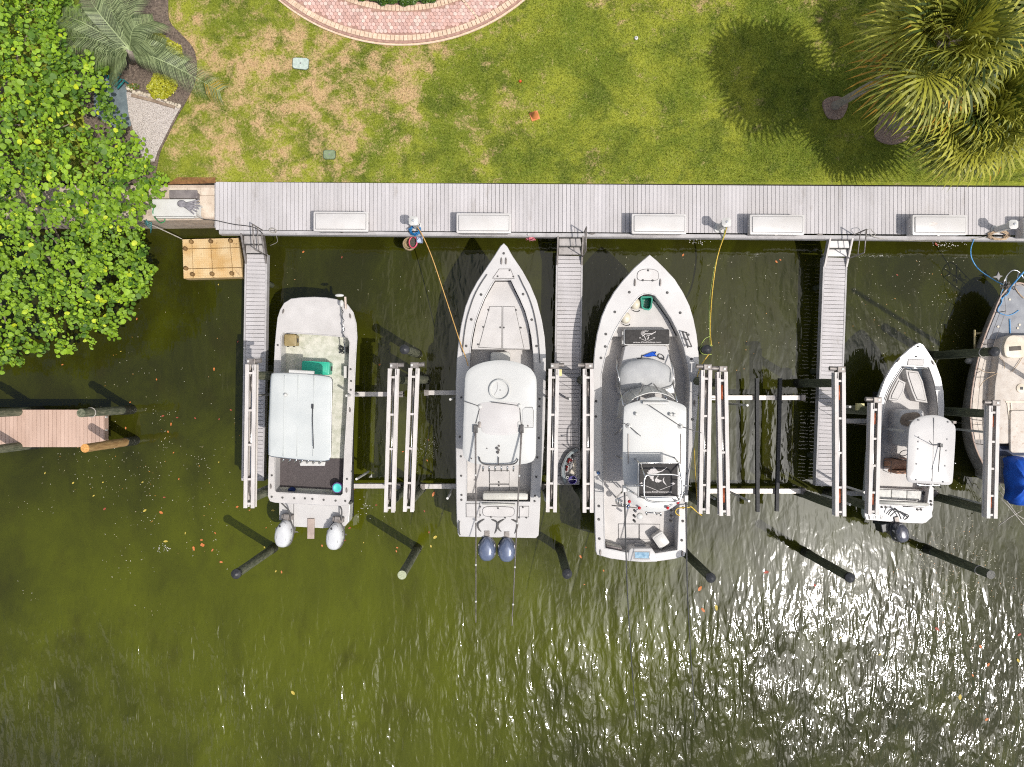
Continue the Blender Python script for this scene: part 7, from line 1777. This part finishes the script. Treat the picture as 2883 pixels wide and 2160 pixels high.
# ---- small-leaved shrubs
def shrub(name, label, outline_px, z_, h_, n, r, mat, seed, kind_tints=(.2, .8)):
    random.seed(seed); poly = ZT.n(outline_px, GZ + h_ * .6)
    cx_ = sum(p[0] for p in poly) / len(poly); cy_ = sum(p[1] for p in poly) / len(poly)
    t = thing(name, label, 'shrub', (cx_, cy_, GZ + .04)); sp = []; tn = []
    x0, x1 = min(p[0] for p in poly), max(p[0] for p in poly); y0, y1 = min(p[1] for p in poly), max(p[1] for p in poly)
    while len(sp) < n * 2:
        x, y = random.uniform(x0, x1), random.uniform(y0, y1)
        if not in_poly(x, y, poly): continue
        dd = min(1, min(math.hypot(x - p[0], y - p[1]) for p in smooth(poly, n=3)) / .3); z = GZ + .05 + h_ * (.35 + .65 * dd) * random.uniform(.55, 1.05)
        nr = Vector((random.uniform(-.8, .8), random.uniform(-.8, .8), 1)).normalized(); ax = Vector((random.uniform(-1, 1), random.uniform(-1, 1), .2)); ax = (ax - nr * ax.dot(nr)).normalized(); bb = nr.cross(ax); c = Vector((x, y, z)); q = r * random.uniform(.7, 1.25)
        a_, b_, c_, d_ = c - ax * q, c + bb * q * .45, c + ax * q, c - bb * q * .45
        sp += [(a_, b_, c_), (a_, c_, d_)]; ti = random.uniform(*kind_tints); tn += [ti, ti]
    tri_soup('foliage', np.array([[tuple(v) for v in q] for q in sp]), mat, None, 'stuff', t, np.array(tn))
    st = MB()
    for i in range(9):
        a = random.uniform(0, 6.28); st.tube([(cx_, cy_, GZ + .03), (cx_ + .2 * math.cos(a), cy_ + .2 * math.sin(a), GZ + h_ * .7)], .012, 5)
    st.obj('stems', bark, t, kind='stuff'); return t
yl_m = leaf_mat('golden_leaf', (0.26, 0.28, 0.012), (0.52, 0.50, 0.035), (0.6, 0.5, .1), .2)
shrub('golden_shrub', 'yellow-green shrub above the long lower frond of the feather palm', [(1310, 280), (1400, 290), (1480, 350), (1555, 390), (1560, 440), (1590, 520), (1540, 540), (1450, 470), (1370, 390), (1310, 330)], 0, .5, 900, .055, yl_m, 31)
shrub('golden_shrub', 'rounded yellow-green shrub beside the row of pale stones', [(1260, 750), (1300, 690), (1330, 620), (1400, 640), (1500, 680), (1530, 730), (1490, 800), (1400, 850), (1310, 840)], 0, .45, 1100, .055, yl_m, 33)
gc_m = leaf_mat('green_cover', (0.05, 0.09, 0.012), (0.16, 0.20, 0.03), (0.5, .12, .03), .15)
shrub('small_plant', 'low green plants with orange bits left of the rounded yellow shrub', [(1095, 740), (1150, 720), (1200, 730), (1205, 765), (1140, 780), (1095, 770)], 0, .18, 260, .035, gc_m, 35, (.1, .95))
hd_m = leaf_mat('hedge_leaf', (0.022, 0.060, 0.006), (0.090, 0.180, 0.014), (0.2, .3, .03), .15)
# hedge inside the terrace
random.seed(41); sp = []; tn = []
hg = thing('hedge', 'clipped dark green hedge inside the curved terrace', 'hedge', (pc[0], pc[1] - R_h + .4, PZ + .09))
def hedge_r(a):
    return R_h + .02 + .05 * math.sin(a * 40) + .03 * math.sin(a * 91)
for i in range(14000):
    a = random.uniform(-.42, .46); rr_ = hedge_r(a) - abs(random.gauss(0, .4)); x = pc[0] + rr_ * math.sin(a) ; y = pc[1] - rr_ * math.cos(a)
    z = PZ + .1 + .5 * min(1, (hedge_r(a) - rr_) / .12 + .25) * random.uniform(.6, 1.05)
    nr = Vector((random.uniform(-.8, .8), random.uniform(-.9, .6), 1)).normalized(); ax = Vector((random.uniform(-1, 1), random.uniform(-1, 1), .2)); ax = (ax - nr * ax.dot(nr)).normalized(); bb = nr.cross(ax); c = Vector((x, y, z)); q = random.uniform(.03, .05)
    a_, b_, c_, d_ = c - ax * q, c + bb * q * .55, c + ax * q, c - bb * q * .55
    sp += [(a_, b_, c_), (a_, c_, d_)]; ti = random.uniform(.05, .82); tn += [ti, ti]
tri_soup('foliage', np.array([[tuple(v) for v in q] for q in sp]), hd_m, None, 'stuff', hg, np.array(tn))
aa = [-.42 + .88 * i / 30 for i in range(31)]
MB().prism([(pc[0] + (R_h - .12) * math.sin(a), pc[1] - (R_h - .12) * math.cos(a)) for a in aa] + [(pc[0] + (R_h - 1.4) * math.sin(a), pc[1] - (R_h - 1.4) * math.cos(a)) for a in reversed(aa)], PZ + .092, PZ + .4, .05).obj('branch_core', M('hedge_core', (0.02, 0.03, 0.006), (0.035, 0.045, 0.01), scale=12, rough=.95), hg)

# ================================================================== small things
# traffic cone on the lawn, lying slightly askew
zcn = Zm(1440, 0, 3.068)
x, y = zcn(200, 1000, LAWN_Z + .05)
oc = M('orange_cone', alb(224, 142, 86), alb(208, 126, 72), scale=6, rough=.55, wear=alb(200, 150, 100), wscale=12, wlo=.6)
cn = thing('traffic_cone', 'orange traffic cone standing on the lawn', 'cone', (x, y, LAWN_Z + .003))
MB().prism(rot2(rrect(x - .16, y - .16, x + .16, y + .16, .03, 2), .35, (x, y)), LAWN_Z + .004, LAWN_Z + .035, .008).obj('base', oc, cn)
MB().lathe(x, y, [(.125, LAWN_Z + .034), (.115, LAWN_Z + .06), (.035, LAWN_Z + .42), (.028, LAWN_Z + .45), (.018, LAWN_Z + .45), (.016, LAWN_Z + .40)], 18).obj('body', oc, cn, sm='auto')
x, y = zcn(75, 703, LAWN_Z)
MB().lathe(x, y, [(.06, LAWN_Z + .005), (.055, LAWN_Z + .03), (.03, LAWN_Z + .07), (.008, LAWN_Z + .08)], 7).obj('ground_marker', M('marker_orange', alb(226, 92, 50), alb(200, 76, 40), scale=9, rough=.6), label='small orange marker on the lawn above the traffic cone', cat='marker')
x, y = zcn(1077, 333, LAWN_Z)
sp_ = thing('sprinkler_head', 'small round white sprinkler head in the lawn', 'sprinkler', (x, y, LAWN_Z))
MB().lathe(x, y, [(.065, LAWN_Z), (.065, LAWN_Z + .05), (.045, LAWN_Z + .06)], 16).obj('collar', whitep, sp_, sm='auto')
MB().lathe(x, y, [(.025, LAWN_Z + .058), (.025, LAWN_Z + .08), (.01, LAWN_Z + .085)], 10).obj('nozzle', greyp, sp_, sm='auto')
zld = Zm(720, 0, 3.068)
for pts, lab, c1, c2 in (([(320, 505), (340, 498), (440, 502), (460, 515), (455, 590), (435, 604), (330, 592), (317, 575)], 'pale grey-green valve box lid in the dry grass', alb(196, 208, 196), alb(176, 190, 178)),
                         ([(585, 1305), (600, 1298), (675, 1298), (687, 1308), (686, 1362), (675, 1374), (600, 1374), (584, 1362)], 'darker green valve box lid near the walkway', alb(136, 152, 116), alb(116, 132, 98))):
    pp = ccw(zld.n(pts, LAWN_Z + .03)); c_ = (sum(p[0] for p in pp) / 8, sum(p[1] for p in pp) / 8)
    t = thing('valve_box', lab, 'valve box', (*c_, LAWN_Z), 'valve box lids in the lawn')
    MB().prism(inset(pp, -.012), LAWN_Z - .02, LAWN_Z + .028, .004).obj('frame', M('valve_frame', alb(84, 94, 76), alb(64, 74, 58), scale=8, rough=.7), t)
    ld = MB().prism(inset(pp, .006), LAWN_Z + .028, LAWN_Z + .048, .008).obj('lid', M('valve_lid_%d' % len(pts) if False else 'valve_lid_' + lab[:4].strip(), c1, c2, scale=9, rough=.6, bump=.3, bscale=60), t)
    MB().lathe(*c_, [(.03, LAWN_Z + .046), (.028, LAWN_Z + .054)], 10).obj('bolt', greyp, ld)

# kayak with gear on the end of the second finger dock
zky = Zm(1580, 1240, 11.84)
FZ_ = FZ + .006
ko = smooth(zky.n([(560, 255), (470, 255), (340, 330), (180, 470), (60, 700), (-15, 900), (-20, 1150), (30, 1350), (95, 1460), (150, 1468), (200, 1420), (205, 1330), (170, 1200), (140, 1050), (190, 800), (320, 560), (480, 430), (590, 360), (600, 300)], FZ + .2), n=2)
kk = thing('kayak', 'grey plastic kayak curved along the end of the finger dock', 'kayak', (*zky(180, 850, FZ), FZ_))
km_ = M('grey_kayak', alb(140, 150, 152), alb(118, 128, 132), scale=4, rough=.45, wear=alb(164, 168, 166), wscale=6, wlo=.58)
kcx = sum(p[0] for p in ko) / len(ko)
MB().loft([[(p[0], p[1], FZ_ + .002) for p in inset(ccw(ko), .06)], [(p[0], p[1], FZ_ + .12) for p in ccw(ko)], [(p[0], p[1], FZ_ + .2) for p in inset(ccw(ko), .015)], [(p[0], p[1], FZ_ + .24) for p in inset(ccw(ko), .05)]]).obj('hull', km_, kk, sm='auto')
MB().tube([(p[0], p[1], FZ_ + .215) for p in inset(ccw(ko), .02)], .016, 5, True).obj('rim', greyp, kk, sm=True)
random.seed(5)
rgm = M('red_gear', alb(140, 34, 30), alb(60, 14, 16), scale=14, rough=.5)
gear = [((285, 650), (.075, .06, .05)), ((235, 715), (.05, .045, .05)), ((340, 680), (.045, .05, .05)), ((190, 890), (.045, .06, .05)), ((180, 980), (.04, .06, .05)), ((400, 540), (.055, .085, .05))]
for i, ((a, b), r_) in enumerate(gear):
    c_ = zky(a, b, FZ + .3); m = MB().ball((c_[0], c_[1], FZ_ + .235 + r_[2]), r_, 9, 6); m.v = [(p[0] + random.uniform(-.012, .012), p[1] + random.uniform(-.012, .012), p[2]) for p in m.v]
    dark = i == 5
    m.obj('gear_bag', blackp if dark else rgm, sm=True, label='black gear bag in the middle of the grey kayak' if dark else 'dark red lump of gear lying in the grey kayak', cat='gear', group=None if dark else 'red gear in the kayak')
MB().prism(smooth(zky.n([(300, 780), (360, 775), (385, 850), (330, 940), (265, 940), (280, 860)], FZ + .28), n=2), FZ_ + .24, FZ_ + .3, .02).obj('grey_pad', greyp, sm='auto', label='small grey pad between the red gear and white sheet', cat='pad')
sh = zky.n([(430, 660), (490, 670), (515, 820), (490, 1000), (480, 1170), (340, 1110), (230, 1120), (280, 1040), (380, 930), (400, 800)], FZ + .1)
MB().prism(sh, FZ_ + .002, FZ_ + .05, .02).obj('white_sheet', M('cream_cloth', alb(232, 222, 206), alb(214, 202, 184), scale=10, rough=.9, bump=.6, bscale=18), label='crumpled cream sheet on the finger dock beside the kayak', cat='sheet')
x, y = zky(375, 1315, FZ + .25)
pbk = thing('bucket', 'deep purple bucket on the finger dock beside the kayak', 'bucket', (x, y, FZ_))
pm2 = M('deep_purple', alb(66, 44, 150), alb(44, 28, 112), scale=8, rough=.35)
MB().lathe(x, y, [(.11, FZ_ + .002), (.14, FZ_ + .3), (.15, FZ_ + .3), (.15, FZ_ + .32), (.13, FZ_ + .32), (.10, FZ_ + .06)], 20).obj('body', pm2, pbk, sm='auto')
MB().tube([(x + .14 * math.cos(a), y + .05 * math.sin(a) - .02, FZ_ + .31 + .02 * math.sin(a)) for a in np.linspace(0, 3.14, 10)], .008, 5).obj('handle', whitep, pbk)
x, y = zky(212, 1238, FZ + .3)
MB().tube([(x + .042 * math.cos(a), y + .042 * math.sin(a), FZ_ + .28) for a in np.linspace(0, 6.283, 15)[:-1]], .012, 6, True).obj('ring', whitep, sm=True, label='small white ring on the kayak beside the purple bucket', cat='ring')

# leaves and specks floating on the canal
fl_or = M('fallen_leaf_orange', alb(214, 132, 62), alb(180, 94, 48), scale=20, rough=.6)
fl_ye = M('fallen_leaf_yellow', alb(206, 180, 76), alb(170, 154, 62), scale=20, rough=.6)
fl_rd = M('fallen_leaf_red', alb(180, 84, 60), alb(140, 60, 44), scale=20, rough=.6)
def leaf_mesh(mat, k):
    o = smooth([(1, 0), (.5, .5 + .1 * k), (-.4, .6), (-1, .1), (-.5, -.5), (.4, -.55)], n=2)
    me = bpy.data.meshes.new('floating_leaf'); n = len(o)
    me.from_pydata([(x, y, .12 * (x * x) + .1 * abs(y)) for x, y in o] + [(0, 0, 0)], [], [(i, (i + 1) % n, n) for i in range(n)]); me.materials.append(mat); return me
fm_ = [leaf_mesh(fl_or, 0), leaf_mesh(fl_or, 1), leaf_mesh(fl_ye, 0), leaf_mesh(fl_ye, 1), leaf_mesh(fl_rd, 0)]
kinds = {'o': (0, 'orange leaf floating on the canal'), 'y': (2, 'yellow leaf floating on the canal'), 'r': (4, 'red leaf floating on the canal')}
zl_ = Zm(0, 1000, 3.068); zg = Zm(1950, 1380, 3.068); zg2 = Zm(2000, 1640, 2.505)
spots = [(zl_, x, y, k, s) for x, y, k, s in ((905, 1328, 'r', 24), (1252, 1342, 'y', 30), (1393, 1360, 'o', 32), (1408, 525, 'r', 24), (1478, 597, 'o', 26), (1452, 662, 'o', 18), (1687, 545, 'r', 18), (1532, 540, 'r', 18), (1087, 630, 'o', 20), (1850, 122, 'o', 28), (633, 1104, 'y', 20), (390, 1018, 'y', 18), (540, 82, 'o', 18), (810, 1214, 'y', 20), (1420, 1228, 'r', 20), (1232, 1097, 'y', 18), (890, 1098, 'y', 16), (1860, 1537, 'o', 20), (1750, 1640, 'o', 34), (1602, 1538, 'y', 20), (1432, 1608, 'y', 34), (1742, 1596, 'o', 22), (1500, 842, 'o', 16), (1995, 474, 'r', 18), (1893, 554, 'r', 14), (1890, 925, 'y', 14), (2050, 1310, 'o', 24), (1353, 211, 'o', 18), (1125, 408, 'o', 16), (1545, 1070, 'o', 16))]
spots += [(zg, x, y, k, s) for x, y, k, s in ((62, 850, 'o', 44), (205, 1014, 'y', 46), (90, 1036, 'o', 42), (112, 756, 'o', 26), (635, 708, 'r', 38), (1054, 820, 'r', 28), (2110, 1200, 'r', 40), (1277, 1275, 'y', 22), (1618, 1418, 'y', 22))]
spots += [(zg2, x, y, k, s) for x, y, k, s in ((1760, 808, 'y', 34), (1948, 965, 'o', 26), (1960, 580, 'o', 24), (1598, 328, 'r', 30), (1905, 452, 'o', 24), (2178, 368, 'r', 24), (2170, 550, 'y', 30), (735, 20, 'r', 20), (1195, 508, 'y', 22), (1850, 655, 'o', 18))]
spots += [(Zm(1000, 960, 2.367), x, y, k, s) for x, y, k, s in ((522, 1020, 'o', 32), (533, 1308, 'y', 26), (505, 1368, 'y', 16), (318, 738, 'o', 14), (280, 1378, 'o', 14), (275, 1402, 'o', 14), (480, 797, 'o', 12), (488, 660, 'o', 10), (462, 1135, 'r', 14), (142, 1094, 'r', 12), (163, 158, 'o', 14), (492, 1275, 'r', 12))]
spots += [(Zm(1600, 1300, K4), x, y, k, s) for x, y, k, s in ((145, 1108, 'o', 40), (412, 1270, 'o', 22), (205, 998, 'o', 16), (188, 1432, 'o', 18))]
spots += [(Zm(0, 1500, 2.212), x, y, k, s) for x, y, k, s in ((1207, 98, 'o', 26), (1824, 996, 'y', 28), (1262, 76, 'o', 24), (1324, 108, 'o', 18), (1378, 182, 'o', 18), (1754, 245, 'o', 16), (1718, 240, 'y', 14))]
spots += [(Zm(660, 1180, K4), x, y, k, s) for x, y, k, s in ((1345, 1270, 'r', 30), (1022, 1477, 'o', 26), (1396, 820, 'r', 18), (1376, 1000, 'o', 20), (450, 1065, 'y', 36), (34, 1025, 'o', 26), (178, 1062, 'o', 20), (1508, 1440, 'y', 16), (1290, 1415, 'r', 18), (370, 1268, 'o', 14), (1650, 1003, 'r', 18), (350, 1494, 'y', 24))]
spots += [(Zm(1960, 660, 4.142), 935, 320, 'o', 30), (Zm(1960, 660, 4.142), 980, 298, 'o', 24), (Zm(2283, 560, 3.687), 895, 790, 'r', 20), (Zm(1680, 560, 3.16), 768, 500, 'o', 24), (Zm(400, 480, 3.687), 1674, 845, 'o', 24), (Zm(400, 480, 3.687), 2075, 902, 'r', 22), (Zm(0, 500, 3.068), 1183, 1222, 'o', 20), (Zm(0, 500, 3.068), 1052, 1216, 'r', 14), (Zm(0, 500, 3.068), 1887, 925, 'y', 12), (Zm(0, 500, 3.068), 2055, 1418, 'r', 14), (Zm(0, 500, 3.068), 1044, 1502, 'y', 14), (Zm(2283, 560, 3.687), 1300, 472, 'r', 36)]
LM = ((140, 860, 'above the tan dock'), (300, 930, 'off the end of the tan dock'), (200, 1080, 'below the tan dock'), (380, 1120, 'in the drift of litter left of the white outboards'), (430, 1200, 'left of the black-capped piling'), (520, 1010, 'beside the leftmost lift beam'),
      (620, 1130, 'around the white outboards'), (640, 1350, 'in the open olive water at lower left'), (330, 700, 'under the leafy tree edge'), (650, 600, 'above the flat-bowed boat'), (820, 1080, 'between the two leftmost boats'), (930, 1160, 'left of the silver-blue outboards'), (930, 900, 'between the second lift beam and its boat'),
      (1250, 1200, 'between the middle and the widest boat'), (1530, 1300, 'below the stern of the widest boat'), (1700, 620, 'in the empty slip'), (1680, 1230, 'at the left of the sun glitter'), (1900, 1250, 'at the right of the sun glitter'), (2080, 620, 'between the white steps and the sailboat'), (1900, 1400, 'below the sun glitter'), (2100, 1350, 'in the grey ripples at lower right'), (2120, 1480, 'near the lower right corner'), (2060, 1150, 'behind the small open boat'))
random.seed(9)
for z_, x, y, k, s in spots:
    p = z_(x, y, 0); i, lab = kinds[k]
    if s / z_.k * (CAM_H / F_PX) > .11: lab = 'larger ' + lab
    near = min(LM, key=lambda q: math.hypot(p[0] - PD(q[0], q[1])[0], p[1] - PD(q[0], q[1])[1]))[2]
    lab = lab.replace('floating on the canal', 'afloat ' + near)
    me = fm_[min(4, i + (random.randint(0, 1) if k != 'r' else 0))]
    o = bpy.data.objects.new('floating_leaf', me); COL.objects.link(o); r = s / z_.k / 2 * CAM_H / F_PX * 1.15
    o.location = (p[0], p[1], .006); o.rotation_euler = (random.uniform(-.1, .1), random.uniform(-.1, .1), random.uniform(0, 6.28)); o.scale = (r, r * random.uniform(.7, 1), r)
    tag(o, lab, 'leaf', 'fallen leaves floating on the canal')
litm = leaf_mat('leaf_specks', (0.30, 0.26, 0.14), (0.52, 0.50, 0.40), (0.6, .26, .05), 0)
sp = []; tn = []
def specks(n, x0, x1, y0, y1, ex=1.0):
    for _ in range(n):
        u, v = random.uniform(x0, x1), random.uniform(y0, y1)
        p = PN(u, v, 0); r = random.uniform(.006, .02); a = random.uniform(0, 6.28)
        q = [(p[0] + r * math.cos(a + t) * e, p[1] + r * math.sin(a + t) * e, .005) for t, e in ((0, 1.5), (1.8, .7), (3.3, 1.3), (4.8, .6))]
        sp.append((q[0], q[1], q[2])); sp.append((q[0], q[2], q[3])); ti = random.random(); tn.extend((ti, ti))
for _ in range(60):
    cu, cv_ = random.gauss(450, 160), random.gauss(1380, 140); specks(7, cu - 40, cu + 40, cv_ - 30, cv_ + 30)
specks(150, 330, 1250, 720, 1560); specks(120, 1980, 2280, 720, 1080); specks(200, 2400, 2720, 730, 1000)
for _ in range(60):
    cu, cv_ = random.gauss(2660, 90), random.gauss(1560, 70); specks(10, cu - 30, cu + 30, cv_ - 25, cv_ + 25)
specks(260, 2500, 2883, 1600, 2000); specks(50, 1660, 1960, 720, 800)
tri_soup('leaf_litter', np.array(sp), litm, 'tiny pale specks of leaf litter floating on the canal', 'stuff', None, np.array(tn))
# patch of foam and a strand of shells by the walkway
fo = []
for cu, cv_, n_, sx_, sy_ in ((455, 1544, 26, 12, 5), (1030, 1430, 16, 16, 16), (1960, 680, 30, 12, 6), (2670, 690, 40, 22, 6), (2000, 668, 14, 8, 4)):
    for _ in range(n_):
        p = PN(random.gauss(cu, sx_), random.gauss(cv_, sy_), 0); r = random.uniform(.01, .03); a = random.uniform(0, 6.28)
        fo.append([(p[0] + r * math.cos(a + t), p[1] + r * math.sin(a + t), .008) for t in (0, 2.1, 4.2)])
tri_soup('foam', np.array(fo), M('foam_white', alb(226, 222, 214), alb(200, 196, 190), scale=30, rough=.7), 'scattered white foam and shells at the water edge')

# grey slab in the tree's shade with a teal slatted chair, left of the gravel
slabp = ZT.n([(820, 620), (1085, 735), (1105, 800), (1125, 960), (1140, 1095), (1000, 1110), (820, 1000)], GZ)
MB().prism(slabp, GZ + .053, GZ + .072, .006).obj('paving_slab', M('blue_grey_paving', alb(120, 132, 136), alb(100, 112, 118), scale=5, rough=.85, bump=.3, bscale=50), kind='structure', label='blue-grey paved slab under the leafy tree')
tc = thing('slatted_chair', 'teal slatted chair half hidden under the leafy tree', 'chair', (*ZT(1010, 660, GZ + .4), GZ + .075))
tlm = M('teal_paint', alb(40, 130, 130), alb(28, 100, 104), scale=8, rough=.5)
for i in range(6):
    a_ = ZT(960 + i * 22, 600 + i * 20, GZ + .42); b_ = ZT(900 + i * 22, 655 + i * 22, GZ + .42)
    MB().strip([a_, b_], .05, GZ + .40, GZ + .42).obj('slat', tlm, tc)
for px_, py_ in ((935, 650), (1000, 610), (1000, 720), (1065, 690)):
    q_ = ZT(px_, py_, GZ + .4); MB().box(q_[0], q_[1], GZ + .074, GZ + .40, .04, .04).obj('leg', tlm, tc)
